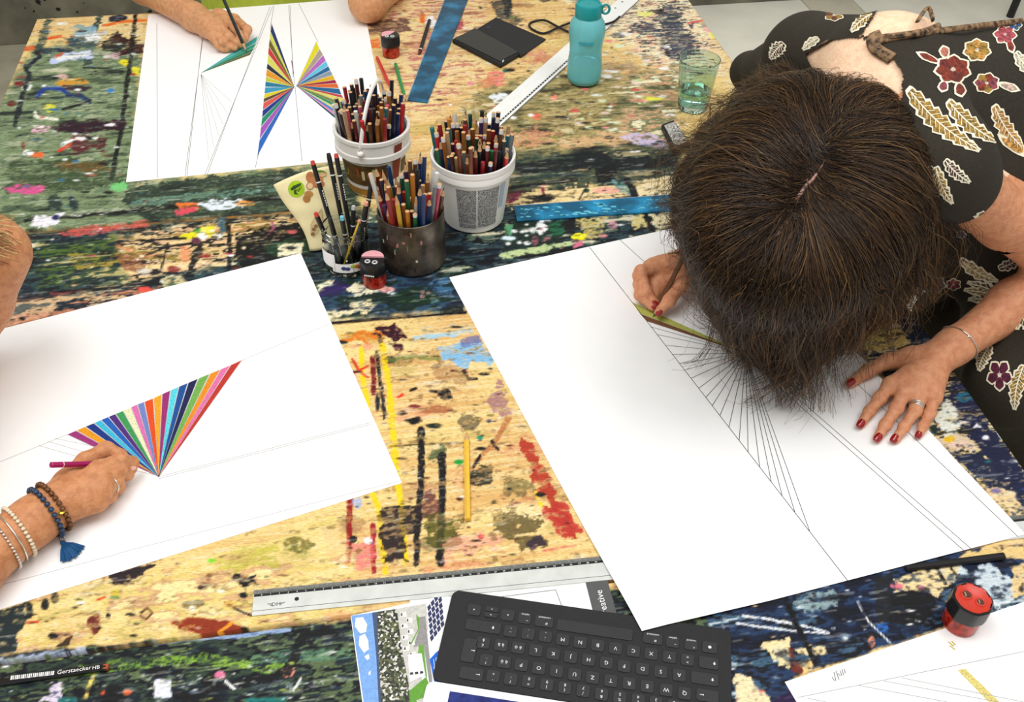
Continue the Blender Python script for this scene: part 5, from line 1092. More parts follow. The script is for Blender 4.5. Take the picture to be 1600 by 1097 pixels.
loop = [Vector((.026 + .0085 * (1 - math.cos(t)) * .9, 0, .181 + .009 * math.sin(t) * 1.2)) for t in [2 * math.pi * k / 20 for k in range(21)]]
MB().tube(loop, .0026, 8, caps=False).build('cap_loop', m_cap, b5, M=BS, smooth=True)
wrap(MB(), .112, .118, front(-.5), front(.35), lambda z: .0368, .0002, 8).build('embossed_mark', mat('emboss_teal', (60, 170, 186), .4), b5, M=BS)
# black looped cord behind the bottle
cord = [(968, 28), (958, 36), (940, 40), (915, 34), (893, 38), (872, 46), (850, 52), (832, 46), (827, 38), (836, 33), (852, 35), (870, 44), (890, 50), (912, 52), (925, 46)]
def spline(pts, n=6):
    pts = [Vector(p) for p in pts]; out = []
    for i in range(len(pts) - 1):
        p0, p1, p2, p3 = pts[max(i - 1, 0)], pts[i], pts[i + 1], pts[min(i + 2, len(pts) - 1)]
        for k in range(n):
            t = k / n; out.append(.5 * ((2 * p1) + (-p0 + p2) * t + (2 * p0 - 5 * p1 + 4 * p2 - p3) * t * t + (-p0 + 3 * p1 - 3 * p2 + p3) * t ** 3))
    return out + [pts[-1]]
cp = [G(x, y, .0036) for x, y in cord]
cp = [p + Vector((0, 0, .0045 if i in (4, 5, 10, 11) else (.003 if i < 4 else 0))) for i, p in enumerate(cp)]
cdo = MB().tube(spline(cp), .0026, 8); o = cdo.build('cord', m_blk, smooth=True); tag(o, 'thin black cord looped on the table between phone and bottle', 'cord')
# drinking glass with water
GP = on_table(1080, 180, .031); b6 = empty('drinking_glass', GP); tag(b6, 'ribbed drinking glass part filled with water beside the dark hair', 'glass')
m_gl = glass_mat('green_glass', (216, 240, 234), .0, 1.42)
def grib(a, r, z): return r * (1 + .016 * abs(math.cos(a * 13))) if .008 < z < .088 and r > .02 else r
MB().lathe([(.004, .0005), (.026, .0005), (.0295, .003), (.0305, .012), (.0375, .085), (.0400, .104), (.0404, .1055), (.0390, .1058), (.0362, .085), (.0285, .014), (.024, .011), (.004, .011)], 104, rfun=grib).build('body', m_gl, b6, smooth=True, angle=.8)
MB().lathe([(.001, .0113), (.024, .0113), (.0282, .0145), (.0310, .040), (.001, .040)], 48).build('water', glass_mat('glass_water', (206, 244, 236), 0, 1.33), b6, smooth=True, angle=.6)
# phone in a wallet case
m_case = mat('case_black', (24, 24, 28), .6, var=.15, scale=300, bump=.1, bscale=1500); m_scr = mat('phone_glass', (14, 15, 16), .12, var=.05)
q = crop(680, 0, 4.21)
def pq(pts, h): return [G(*q(x, y), h) for x, y in pts]
c_ = G(*q(420, 270)); e = empty('phone', (c_.x, c_.y, TZ)); tag(e, 'black smartphone lying in an open black wallet case', 'phone')
flap = pq([(272, 190), (400, 112), (730, 255), (600, 345)], .004); MB().prism([(p.x, p.y) for p in flap], TZ + .0008, TZ + .004).build('case_flap', m_case, e, wld=True, bevel=.0015)
spn = pq([(262, 180), (285, 195), (610, 340), (560, 372)], .005); 
tray = pq([(110, 258), (262, 180), (562, 345), (430, 425)], .010); MB().prism([(p.x, p.y) for p in tray], TZ + .0008, TZ + .010).build('case_tray', m_case, e, wld=True, bevel=.0025)
scr = pq([(122, 252), (262, 186), (548, 340), (425, 402)], .0112); MB().prism([(p.x, p.y) for p in scr], TZ + .0098, TZ + .0112).build('phone_body', m_scr, e, wld=True, bevel=.0005)
MB().prism([(p.x, p.y) for p in pq([(262, 184), (284, 192), (606, 338), (562, 368)], .0065)], TZ + .0012, TZ + .0055).build('case_spine', m_case, e, wld=True, bevel=.001)
kp = pq([(440, 398), (452, 392), (452, 408), (442, 416)], .0085); MB().prism([(p.x, p.y) for p in kp], TZ + .006, TZ + .0102).build('charging_port', m_steel, e, wld=True)
lp = G(*q(350, 180), .0042); MB().lathe([(.0055, 0), (.0055, .0003)], 20, cap1=True).build('embossed_disc', mat('case_disc', (44, 44, 54), .5), e, M=Matrix.Translation((lp.x, lp.y, TZ + .0040)), wld=True)
# dark eraser block by the glass
q = crop(1020, 60, 5.487)
er_ = pq([(75, 730), (180, 690), (330, 900), (190, 950)], .014)
c_ = sum(er_, Vector()) / 4; e = empty('eraser', (c_.x, c_.y, TZ)); tag(e, 'grey-topped dark eraser block in front of the drinking glass', 'eraser')
MB().prism([(p.x, p.y) for p in er_], TZ + .0005, TZ + .0125).build('body', m_blk, e, wld=True, bevel=.002)
def inset(P_, f): c = sum(P_, Vector()) / len(P_); return [c + (p - c) * f for p in P_]
MB().prism([(p.x, p.y) for p in inset(er_, .8)], TZ + .0122, TZ + .0150).build('felt_top', mat('felt_grey', (206, 204, 198), .9, scale=260, c2=(96, 92, 86), bump=.5, bscale=400), e, wld=True, bevel=.001)

# ---------------------------------------------------------------- snack pouch behind the jar
m_pouch = mat('pouch_paper', (238, 224, 172), .6, scale=16, var=.1, bump=.25, bscale=35)
PB = [G(484, 392, .001), G(556, 372, .001), G(524, 258, .128), G(427, 289, .112)]
ctr = G(515, 372); e = empty('snack_pouch', (ctr.x, ctr.y + .004, TZ)); tag(e, 'cream paper snack pouch printed with nuts standing behind the glass jar', 'pouch')
NU, NV = 20, 24
nrm_ = ((PB[1] - PB[0]).cross(PB[3] - PB[0])).normalized()
if nrm_.y > 0: nrm_ = -nrm_
def ppt(a, t, side):
    """side +1 front wall, -1 back wall"""
    l, r_ = PB[0].lerp(PB[3], t), PB[1].lerp(PB[2], t)
    pinch = .10 * math.sin(math.pi * min(1, t * 1.25)) * (1 - t)
    l2, r2 = l.lerp(r_, pinch * 1.2), r_.lerp(l, pinch * .3)
    p = l2.lerp(r2, a)
    bulge = math.sin(math.pi * a) ** .6 * (1 - t) ** .8 * .016 + .0004
    wr = .0012 * math.sin(a * 17 + t * 9) * (1 - abs(2 * a - 1)) + .0009 * math.sin(t * 23 + a * 5)
    up = .006 * math.sin(a * 3.1) * t
    return p + nrm_ * (side * bulge + wr * .7) + Vector((0, 0, up))
b = MB(); vs = [ppt(i / NU, j / NV, s_) for s_ in (1, -1) for j in range(NV + 1) for i in range(NU + 1)]
W = NU + 1; n = W * (NV + 1); fs = []
for j in range(NV):
    for i in range(NU): k = j * W + i; fs += [(k, k + 1, k + W + 1, k + W), (n + k, n + k + W, n + k + W + 1, n + k + 1)]
for i in range(NU): fs += [(i, n + i, n + i + 1, i + 1), (NV * W + i, NV * W + i + 1, n + NV * W + i + 1, n + NV * W + i)]
for j in range(NV): fs += [(j * W, (j + 1) * W, n + (j + 1) * W, n + j * W), (j * W + NU, n + j * W + NU, n + (j + 1) * W + NU, (j + 1) * W + NU)]
pch = b.add(vs, fs).build('pouch_body', m_pouch, e, smooth=True, wld=True)
def surf_bvh(o, M=None):
    me = o.data; vs = [v.co.copy() for v in me.vertices]; return BVHTree.FromPolygons(vs, [tuple(p.vertices) for p in me.polygons])
bv = surf_bvh(pch)
def drape(b, bvh, pts, off=.0006, m=0, rings=3):
    """flat print laid on a surface: polygon given in photo pixels, cast onto the real surface"""
    cx = sum(p[0] for p in pts) / len(pts); cy = sum(p[1] for p in pts) / len(pts); n = len(pts); vs = []
    for k in range(1, rings + 1):
        for (x, y) in pts:
            f = k / rings; px, py = cx + (x - cx) * f, cy + (y - cy) * f
            h = bvh.ray_cast(CAM, ray(px, py).normalized())
            if h[0] is None: return False
            nn = h[1] if h[1].dot(CAM - h[0]) > 0 else -h[1]
            vs.append(h[0] + nn * off)
    h = bvh.ray_cast(CAM, ray(cx, cy).normalized())
    if h[0] is None: return False
    nn = h[1] if h[1].dot(CAM - h[0]) > 0 else -h[1]; vs.append(h[0] + nn * off); C_ = len(vs) - 1
    ds = [(v - CAM).length for v in vs]
    if max(ds) - min(ds) > .12: return False
    fs = [(C_, i, (i + 1) % n) for i in range(n)] + [((k * n) + i, (k + 1) * n + i, (k + 1) * n + (i + 1) % n, k * n + (i + 1) % n) for k in range(rings - 1) for i in range(n)]
    b.add(vs, fs, m); return True
def ell(x, y, rx, ry, rot=0, n=18): return [(x + rx * math.cos(t) * math.cos(rot) - ry * math.sin(t) * math.sin(rot), y + rx * math.cos(t) * math.sin(rot) + ry * math.sin(t) * math.cos(rot)) for t in [2 * math.pi * k / n for k in range(n)]]
q = crop(420, 240, 6.093)
def dp(nm, pts, c, off, rings=3):
    b = MB()
    if drape(b, bv, pts, off, rings=rings): b.build(nm, mat('ink_%d_%d_%d' % c, c, .5, var=.15, scale=120), e, wld=True)
dp('green_emblem', ell(*q(262, 336), 13, 13), (166, 206, 20), .0006)
dp('emblem_leaf', [q(205, 335), q(235, 305), q(300, 280), q(312, 290), q(262, 330), q(240, 345), q(215, 350)], (44, 70, 20), .0009)
dp('emblem_leaf', [q(240, 350), q(262, 340), q(262, 370), q(285, 388), q(240, 385)], (44, 70, 20), .0009)
for x, y, rx, ry, c in ((395, 225, 7, 9, (190, 120, 70)), (440, 215, 5, 7, (206, 140, 90)), (470, 245, 8, 5, (214, 130, 80)), (505, 200, 8, 4, (216, 180, 120)), (392, 308, 6, 6, (180, 130, 84)), (470, 290, 10, 6, (186, 110, 60)), (380, 385, 7, 5, (190, 140, 70)), (360, 430, 6, 6, (180, 124, 56)), (420, 270, 6, 7, (200, 140, 90))): dp('printed_nut', ell(*q(x, y), rx, ry), c, .0008)
for x, y, rx, ry in ((392, 308, 4.5, 4.5), (512, 205, 5, 2)): dp('printed_nut', ell(*q(x, y), rx, ry), (232, 196, 150), .0011)
dp('printed_leaf', ell(*q(500, 178), 8, 3, .2), (90, 130, 30), .0007)
dp('clear_window', [q(505, 520), q(440, 590), q(395, 680), q(400, 780), q(430, 800), q(480, 740), q(520, 640)], (206, 184, 130), .0006); 
for x, y in ((430, 720), (420, 765), (450, 690)): dp('nut_in_window', ell(*q(x, y), 3.2, 2.8), (140, 104, 60), .0009)
h = bv.ray_cast(CAM, ray(*q(292, 332)).normalized())
if h[0] is not None:
    zz = h[1] if h[1].dot(CAM - h[0]) > 0 else -h[1]; yy = (Vector((0, 0, 1)) - zz * zz.z).normalized(); xx = yy.cross(zz)
    lt = lettering('BIO', .0068, Matrix(((xx.x, yy.x, zz.x, h[0].x), (xx.y, yy.y, zz.y, h[0].y), (xx.z, yy.z, zz.z, h[0].z), (0, 0, 0, 1))) @ Matrix.Translation((0, 0, .0012)) @ Matrix.Rotation(.9, 4, 'Z'), mat('ink_44_70_20', (44, 70, 20)), e); lt.matrix_parent_inverse = e.matrix_basis.inverted()
# ---------------------------------------------------------------- implicit bodies -> one continuous mesh
def gp(px, py, zc): p = G(px, py, zc / 100.0); return np.array([p.x, p.y, p.z])
def wp(x, y, zc): return np.array([x / 100., y / 100., TZ + zc / 100.])
def smin(a, b, k):
    h = np.maximum(k - np.abs(a - b), 0) / k; return np.minimum(a, b) - h * h * k * .25
def cap(a, b, ra, rb): return ('c', np.asarray(a, float), np.asarray(b, float), ra / 100., rb / 100.)
def elp(c, axes, rad): return ('e', np.asarray(c, float), np.array(axes, float), np.array(rad, float) / 100.)
def pbox(p):
    if p[0] == 'c':
        r = max(p[3], p[4]); return np.minimum(p[1], p[2]) - r, np.maximum(p[1], p[2]) + r
    r = p[3].max(); return p[1] - r, p[1] + r
def field(groups, lo, hi, h, kjoin=.008):
    n = np.ceil((hi - lo) / h).astype(int) + 1; F = np.full(n, .5, np.float32)
    ax = [(lo[i] + h * np.arange(n[i])).astype(np.float32) for i in range(3)]
    for prims, k, kj in groups:
        Gf = None
        bl = np.min([pbox(p)[0] for p in prims], 0) - .03; bh = np.max([pbox(p)[1] for p in prims], 0) + .03
        g0 = np.clip(np.floor((bl - lo) / h).astype(int), 0, n); g1 = np.clip(np.ceil((bh - lo) / h).astype(int) + 1, 0, n)
        if np.any(g1 - g0 < 2): continue
        Gf = np.full(g1 - g0, .5, np.float32)
        for p in prims:
            a, b = pbox(p); a = a - .03; b = b + .03
            i0 = np.clip(np.floor((a - lo) / h).astype(int), g0, g1); i1 = np.clip(np.ceil((b - lo) / h).astype(int) + 1, g0, g1)
            if np.any(i1 - i0 < 1): continue
            x = ax[0][i0[0]:i1[0], None, None]; y = ax[1][None, i0[1]:i1[1], None]; z = ax[2][None, None, i0[2]:i1[2]]
            if p[0] == 'c':
                d = p[2] - p[1]; L2 = float(d @ d) + 1e-12
                t = np.clip(((x - p[1][0]) * d[0] + (y - p[1][1]) * d[1] + (z - p[1][2]) * d[2]) / L2, 0, 1)
                dist = np.sqrt((x - p[1][0] - t * d[0]) ** 2 + (y - p[1][1] - t * d[1]) ** 2 + (z - p[1][2] - t * d[2]) ** 2) - (p[3] + (p[4] - p[3]) * t)
            else:
                c = p[1]; A = p[2]; r = p[3]; k0 = 0; k1 = 0
                for m_ in range(3):
                    l = (x - c[0]) * A[m_][0] + (y - c[1]) * A[m_][1] + (z - c[2]) * A[m_][2]; k0 = k0 + (l / r[m_]) ** 2; k1 = k1 + (l / r[m_] ** 2) ** 2
                k0 = np.sqrt(k0); dist = k0 * (k0 - 1) / (np.sqrt(k1) + 1e-9)
            sl = tuple(slice(i0[m_] - g0[m_], i1[m_] - g0[m_]) for m_ in range(3))
            Gf[sl] = smin(Gf[sl], dist.astype(np.float32), k)
        S = tuple(slice(g0[m_], g1[m_]) for m_ in range(3)); F[S] = smin(F[S], Gf, kj)
    return F
def nets(F, lo, h):
    s = F < 0; sh = np.array(F.shape) - 1
    cnt = np.zeros(sh, np.uint8)
    offs = [(i, j, k) for i in (0, 1) for j in (0, 1) for k in (0, 1)]
    for o in offs: cnt += s[o[0]:o[0] + sh[0], o[1]:o[1] + sh[1], o[2]:o[2] + sh[2]]
    mask = (cnt > 0) & (cnt < 8); idx = np.argwhere(mask); vid = np.full(sh, -1, np.int64); vid[mask] = np.arange(len(idx))
    pos = np.zeros((len(idx), 3)); c = np.zeros(len(idx))
    val = {o: F[idx[:, 0] + o[0], idx[:, 1] + o[1], idx[:, 2] + o[2]] for o in offs}
    for a in offs:
        for m_ in range(3):
            if a[m_] == 0:
                b = list(a); b[m_] = 1; b = tuple(b); fa, fb = val[a], val[b]; cr = (fa < 0) != (fb < 0)
                t = np.where(cr, fa / np.where(cr, fa - fb, 1), 0); q_ = np.array(a, float)[None] + t[:, None] * (np.array(b) - np.array(a))[None]
                pos += cr[:, None] * q_; c += cr
    V = lo + h * (idx + pos / c[:, None]); Q = []
    for m_ in range(3):
        n1, n2 = (m_ + 1) % 3, (m_ + 2) % 3
        a = [slice(None)] * 3; b = [slice(None)] * 3; a[m_] = slice(0, -1); b[m_] = slice(1, None)
        e = np.argwhere(s[tuple(a)] != s[tuple(b)])
        e = e[(e[:, n1] > 0) & (e[:, n2] > 0) & (e[:, n1] < sh[n1]) & (e[:, n2] < sh[n2])]
        ins = s[e[:, 0], e[:, 1], e[:, 2]]
        def cell(d1, d2): q_ = e.copy(); q_[:, n1] -= d1; q_[:, n2] -= d2; return vid[q_[:, 0], q_[:, 1], q_[:, 2]]
        quad = np.stack([cell(1, 1), cell(0, 1), cell(0, 0), cell(1, 0)], 1); quad[~ins] = quad[~ins][:, ::-1]; Q.append(quad)
    return V, np.concatenate(Q)
def sdf_mesh(groups, h, lo=None, hi=None, keep=None, pad=.012):
    if lo is None:
        lo = np.min([pbox(p)[0] for g in groups for p in g[0]], 0) - pad; hi = np.max([pbox(p)[1] for g in groups for p in g[0]], 0) + pad
    V, Q = nets(field(groups, np.asarray(lo), np.asarray(hi), h), np.asarray(lo), h)
    # two smoothing passes
    for _ in range(2):
        acc = np.zeros_like(V); c = np.zeros(len(V))
        for a, b in ((0, 1), (1, 2), (2, 3), (3, 0)):
            np.add.at(acc, Q[:, a], V[Q[:, b]]); np.add.at(c, Q[:, a], 1)
        V = V * .5 + .5 * acc / np.maximum(c, 1)[:, None]
    if keep is not None:
        cen = V[Q].mean(1); Q = Q[keep(cen)]
        used = np.unique(Q); mp_ = np.full(len(V), -1); mp_[used] = np.arange(len(used)); V = V[used]; Q = mp_[Q]
    return V, Q
def np_mesh(name, V, Q, mats):
    me = bpy.data.meshes.new(name); me.vertices.add(len(V)); me.vertices.foreach_set('co', V.astype(np.float32).ravel())
    me.loops.add(Q.size); me.loops.foreach_set('vertex_index', Q.astype(np.int32).ravel()); me.polygons.add(len(Q))
    me.polygons.foreach_set('loop_start', np.arange(0, Q.size, 4, dtype=np.int32)); me.polygons.foreach_set('loop_total', np.full(len(Q), 4, np.int32))
    me.polygons.foreach_set('use_smooth', np.ones(len(Q), bool)); me.update(calc_edges=True); me.validate()
    for m_ in mats: me.materials.append(m_)
    return me
def merge(parts):
    V = []; Q = []; n = 0
    for v, q_ in parts: V.append(v); Q.append(q_ + n); n += len(v)
    return np.concatenate(V), np.concatenate(Q)
def bvh_np(V, Q): return BVHTree.FromPolygons([Vector(v) for v in V], [tuple(int(i) for i in q_) for q_ in Q])
def skin(name, c, c2):
    m = mat(name, c, .5, scale=110, c2=tuple(int(.35 * a + .65 * b_) for a, b_ in zip(c, c2)), bump=.55, bscale=320, sss=.1); b = m.node_tree.nodes['Principled BSDF']; b.inputs['Specular IOR Level'].default_value = .35
    return m
def hand_groups(W, mcp, fingers, thumb, fs=1.0, palm=1.0):
    """W wrist; mcp four knuckles index..little; fingers: three joints each; thumb: cmc, mcp, ip, tip"""
    R = [(.98, .86, .74, .62), (1.0, .88, .76, .64), (.95, .82, .71, .60), (.85, .72, .62, .52)]
    pg = []
    for i, m_ in enumerate(mcp):
        pg.append(cap(W * .75 + m_ * .25, m_, 1.35 * palm, 1.0 * palm * fs))
        if i < 3: pg.append(cap(W * .5 + (m_ + mcp[i + 1]) * .25, (m_ + mcp[i + 1]) / 2 * .85 + W * .15, 1.3 * palm, .92 * palm))
    pg.append(cap(W, (mcp[1] + mcp[2]) / 2 * .4 + W * .6, 2.0, 1.75))
    pg.append(cap(thumb[0], thumb[1], 1.45 * palm, 1.08 * fs)); pg.append(cap(thumb[0] * .5 + W * .5, thumb[0], 1.6, 1.45))
    gs = [(pg, .014, .012)]
    fg = []
    for i, f in enumerate(fingers):
        r = [x * fs for x in R[i]]; J = [mcp[i]] + list(f)
        pr_ = [cap(J[k], J[k + 1], r[k] * (.97 if k else 1), r[k + 1]) for k in range(3)]
        pr_ += [cap(J[1], J[1] + 1e-5, r[1] * 1.06, r[1] * 1.06), cap(J[2], J[2] + 1e-5, r[2] * 1.04, r[2] * 1.04), cap(J[0], J[0] + 1e-5, r[0] * 1.05, r[0] * 1.05)]
        gs.append((pr_, .004, .0022 if i else .006))
    gs.append(([cap(thumb[1], thumb[2], 1.05 * fs, .95 * fs), cap(thumb[2], thumb[3], .93 * fs, .74 * fs), cap(thumb[2], thumb[2] + 1e-5, 1.0 * fs, 1.0 * fs)], .004, .006))
    return gs
def rest_hand(W, d, up=(0, 0, 1)):
    """relaxed hand, fingers along d"""
    d = np.asarray(d, float); d /= np.linalg.norm(d); up = np.asarray(up, float); s_ = np.cross(up, d); s_ /= np.linalg.norm(s_)
    P_ = lambda a, b, c: W + d * a + s_ * b + up * c
    m4 = [P_(.085, .027 - .018 * k, .006) for k in range(4)]; ln = (.072, .080, .074, .056)
    fg = [[m4[k] + d * ln[k] * .5 + up * .006, m4[k] + d * ln[k] * .8 - up * .006, m4[k] + d * ln[k] - up * .016] for k in range(4)]
    return hand_groups(W, m4, fg, [P_(.03, .02, -.004), P_(.055, .040, -.006), P_(.085, .052, -.010), P_(.108, .054, -.014)])
def nails(bvh, spec, m, parent, name='nail'):
    """spec: (nail px, finger base px) with half sizes"""
    for (x, y), (bx, by), l, w in spec:
        h = bvh.ray_cast(CAM, ray(x, y).normalized()); g_ = bvh.ray_cast(CAM, ray(bx, by).normalized())
        if h[0] is None or g_[0] is None: continue
        z = h[1] if h[1].dot(CAM - h[0]) > 0 else -h[1]; z = (z + Vector((0, -.2, .6))).normalized(); x_ = (h[0] - g_[0]); x_ = (x_ - z * x_.dot(z)).normalized(); y_ = z.cross(x_)
        M = Matrix(((x_.x, y_.x, z.x), (x_.y, y_.y, z.y), (x_.z, y_.z, z.z))); b = MB(); vs = []; n1, n2 = 8, 6
        for i in range(n1 + 1):
            for j in range(n2 + 1):
                a = -1 + 2 * i / n1; t = -1 + 2 * j / n2; sq = (1 - .38 * max(0, -a) ** 2 - .25 * max(0, a) ** 4)
                p = Vector((a * l, t * w * sq, -(t * t) * w * .42 - max(0, a) ** 2 * l * .12)); vs.append(h[0] + M @ p + z * .0009)
        for i in range(n1 + 1):
            for j in range(n2 + 1): vs.append(vs[i * (n2 + 1) + j] - z * .0016)
        W_ = n2 + 1; N_ = (n1 + 1) * W_; fs = []
        for i in range(n1):
            for j in range(n2): k = i * W_ + j; fs.append((k, k + W_, k + W_ + 1, k + 1)); 
        rg = [j for j in range(W_)] + [i * W_ + n2 for i in range(1, n1 + 1)] + [n1 * W_ + j for j in range(n2 - 1, -1, -1)] + [i * W_ for i in range(n1 - 1, 0, -1)]
        for k in range(len(rg)): p, r_ = rg[k], rg[(k + 1) % len(rg)]; fs.append((p, r_, N_ + r_, N_ + p))
        b.add(vs, fs).build(name, m, parent, smooth=True)
def ring_on(bvh, c, axis, n, lift=0.0, skew=Vector((0, 0, 0)), rmax=.06, rdef=.028):
    c = Vector(c); ax = Vector(axis).normalized(); ax = (ax + skew).normalized(); x = ax.orthogonal().normalized(); y = ax.cross(x); out = []
    for k in range(n):
        a = 2 * math.pi * k / n; d = x * math.cos(a) + y * math.sin(a); h = bvh.ray_cast(c, d, rmax); r = (h[0] - c).length if h[0] is not None else rdef
        p = c + d * (r + lift); p.z = max(p.z, TZ + .0012 + max(0, lift)); out.append(p)
    return out

m_eye = mat('eye_white', (236, 232, 226), .2, var=.03); m_iris = mat('iris_brown', (70, 44, 26), .2); m_lip = mat('lips', (176, 92, 84), .4)
def face(HCx, ax, parent):
    n_, s_x, c_ = (np.asarray(a) for a in ax)
    for s_ in (-1, 1):
        p = HCx + n_ * .085 + s_x * s_ * .031 + c_ * .004; e_ = MB().ellipsoid(p, (.0125, .0125, .0125), seg=12, rings=8).build('eye', m_eye, parent, smooth=True)
        MB().ellipsoid(p + n_ * .0085, (.0058, .0058, .0058), seg=10, rings=6).build('iris', m_iris, e_, smooth=True)
    a, b = HCx + n_ * .090 - c_ * .058 - s_x * .022, HCx + n_ * .090 - c_ * .058 + s_x * .022; m_ = HCx + n_ * .097 - c_ * .057
    MB().tube([a, lerp(a, m_, .6), m_, lerp(b, m_, .6), b], [.002, .005, .006, .005, .002], 8).build('mouth', m_lip, parent, smooth=True)
def lerp(a, b, t): return a * (1 - t) + b * t

# ================================================================ the woman bending over her sheet
m_sk1 = skin('skin_warm', (216, 152, 112), (192, 122, 86)); m_sk_lit = skin('skin_lit', (248, 212, 178), (238, 190, 152))  # lighter tone paints the bright light on neck and upper back
q = crop(1300, 500, 4.987)
def hj(q_, x, y, z): p = q_(x, y); return gp(p[0], p[1], z)
Wl = hj(q, 815, 300, 3.6)
mcpL = [hj(q, 455, 505, 2.7), hj(q, 560, 575, 2.9), hj(q, 680, 605, 2.7), hj(q, 800, 610, 2.2)]
finL = [[hj(q, 372, 612, 2.0), hj(q, 290, 715, 1.2), hj(q, 228, 808, .75)], [hj(q, 502, 690, 2.2), hj(q, 416, 818, 1.3), hj(q, 356, 916, .75)],
        [hj(q, 648, 708, 2.1), hj(q, 562, 834, 1.3), hj(q, 498, 928, .75)], [hj(q, 760, 730, 1.7), hj(q, 708, 830, 1.1), hj(q, 680, 892, .7)]]
thL = [hj(q, 620, 300, 3.1), hj(q, 430, 320, 2.2), hj(q, 275, 400, 1.4), hj(q, 150, 488, .95)]
gl = hand_groups(Wl, mcpL, finL, thL, 1.0, 1.06)
ElL = gp(1668, 420, 11); ShL = wp(52.5, 108, 32)
def lerp(a, b, t): return a * (1 - t) + b * t
armL = [cap(Wl, lerp(Wl, ElL, .12), 2.25, 2.35), cap(lerp(Wl, ElL, .12), lerp(Wl, ElL, .6), 2.3, 3.5), cap(lerp(Wl, ElL, .6), ElL, 3.5, 3.6), cap(ElL, lerp(ElL, ShL, .5), 3.5, 3.7), cap(lerp(ElL, ShL, .5), ShL, 3.7, 5.0)]
q = crop(960, 380, 4.986)
Wr = hj(q, 700, 130, 3.4)
mcpR = [hj(q, 400, 175, 4.7), hj(q, 300, 170, 4.6), hj(q, 260, 200, 3.9), hj(q, 270, 260, 2.4)]
finR = [[hj(q, 205, 215, 5.0), hj(q, 255, 375, 3.0), hj(q, 325, 470, 1.7)], [hj(q, 190, 250, 4.4), hj(q, 195, 405, 2.1), hj(q, 300, 500, 1.0)],
        [hj(q, 190, 320, 3.0), hj(q, 215, 425, 1.3), hj(q, 290, 470, .9)], [hj(q, 220, 350, 1.9), hj(q, 250, 420, .9), hj(q, 300, 440, .8)]]
thR = [hj(q, 620, 220, 3.2), hj(q, 510, 330, 3.8), hj(q, 430, 445, 3.0), hj(q, 355, 530, 1.7)]
gr = hand_groups(Wr, mcpR, finR, thR, 1.0, .98)
gr[0][0].extend([cap(hj(q, 480, 230, 3.3), hj(q, 340, 320, 2.2), 1.6, 1.3), cap(hj(q, 340, 320, 2.2), hj(q, 300, 420, 1.4), 1.2, .9)])
ElR = wp(43, 148, 6); ShR = gp(1262, 92, 27)
armR = [cap(Wr, lerp(Wr, ElR, .15), 2.2, 2.3), cap(lerp(Wr, ElR, .15), lerp(Wr, ElR, .65), 2.3, 3.4), cap(lerp(Wr, ElR, .65), ElR, 3.4, 3.6), cap(ElR, ShR, 3.8, 5.2)]
C7 = wp(50.5, 126, 35); HC = wp(37.5, 111.5, 25.5)
nose = np.array([-.30, -.02, -.95]); nose /= np.linalg.norm(nose)
crown = np.array([-.55, -.80, .10]); crown -= nose * (crown @ nose); crown /= np.linalg.norm(crown); side = np.cross(crown, nose)
head = [elp(HC, [nose, side, crown], [9.8, 7.8, 11.0]), elp(HC + nose * .045 - crown * .05, [nose, side, crown], [5.5, 5.8, 6.5]),
        cap(HC + nose * .095 - crown * .005, HC + nose * .112 - crown * .03, .8, 1.2), cap(HC + nose * .075 - crown * .085, HC + nose * .078 - crown * .088, 2.0, 2.0)]
for s_ in (-1, 1): head.append(elp(HC + side * s_ * .079 - crown * .02, [nose, side, crown], [2.6, .9, 3.2]))
NB = lerp(C7, HC, .25) + np.array([0, 0, -.012])
neck = [cap(lerp(HC, C7, .28) - crown * .02, C7, 5.4, 6.2)]
tor = [cap(ShL, C7, 6.2, 7.2), cap(C7, ShR, 7.2, 6.2), cap(wp(53, 126, 30), wp(75, 130, 26), 10.5, 13), cap(wp(75, 130, 26), wp(98, 134, 4), 13, 15),
       cap(wp(57, 119, 25), wp(78, 123, 20), 7.0, 9), cap(wp(51, 137, 26), wp(75, 142, 23), 8.5, 11)]
legs = [cap(wp(98, 134, 4), wp(104, 130, -40), 14, 8.5), cap(wp(104, 130, -40), wp(102, 128, -71.5), 7, 4.0)]
woman = [(tor + neck + legs, .035, .02), (head, .02, .03), (armL, .02, .03), (armR, .02, .03)]
cutL, dL = lerp(Wl, ElL, .55), (ElL - Wl) / np.linalg.norm(ElL - Wl); cutR, dR = lerp(Wr, ElR, .5), (ElR - Wr) / np.linalg.norm(ElR - Wr)
Vc, Qc = sdf_mesh(woman, .0045, keep=lambda c: ~((((c - cutL) @ dL < -.002) & (np.linalg.norm(c - lerp(Wl, cutL, .7), axis=1) < .12)) | (((c - cutR) @ dR < -.002) & (np.linalg.norm(c - lerp(Wr, cutR, .7), axis=1) < .12) & (c[:, 2] < TZ + .12))))
def fine_hand(gs, arm, W, El, cut, dd, h=.0016):
    g_ = [(arm, .02, .02)] + gs; pts = [pbox(p) for g in gs for p in g[0]]
    lo = np.minimum(np.min([p[0] for p in pts], 0), cut - .045) - .01; hi = np.maximum(np.max([p[1] for p in pts], 0), cut + .045) + .01
    lo[2] = max(lo[2], TZ - .004)
    return sdf_mesh(g_, h, lo, hi, keep=lambda c: (c - cut) @ dd < .002)
VL, QL = fine_hand(gl, armL, Wl, ElL, cutL, dL); VR, QR = fine_hand(gr, armR, Wr, ElR, cutR, dR)
Vw, Qw = merge([(Vc, Qc), (VL, QL), (VR, QR)])
wme = np_mesh('person', Vw, Qw, [m_sk1, m_sk_lit]); cenw = Vw[Qw].mean(1)
mi = ((np.linalg.norm(cenw - C7, axis=1) < .21) & (cenw[:, 2] > TZ + .22) & (np.linalg.norm(cenw - ShL, axis=1) > .10)).astype(np.int32)
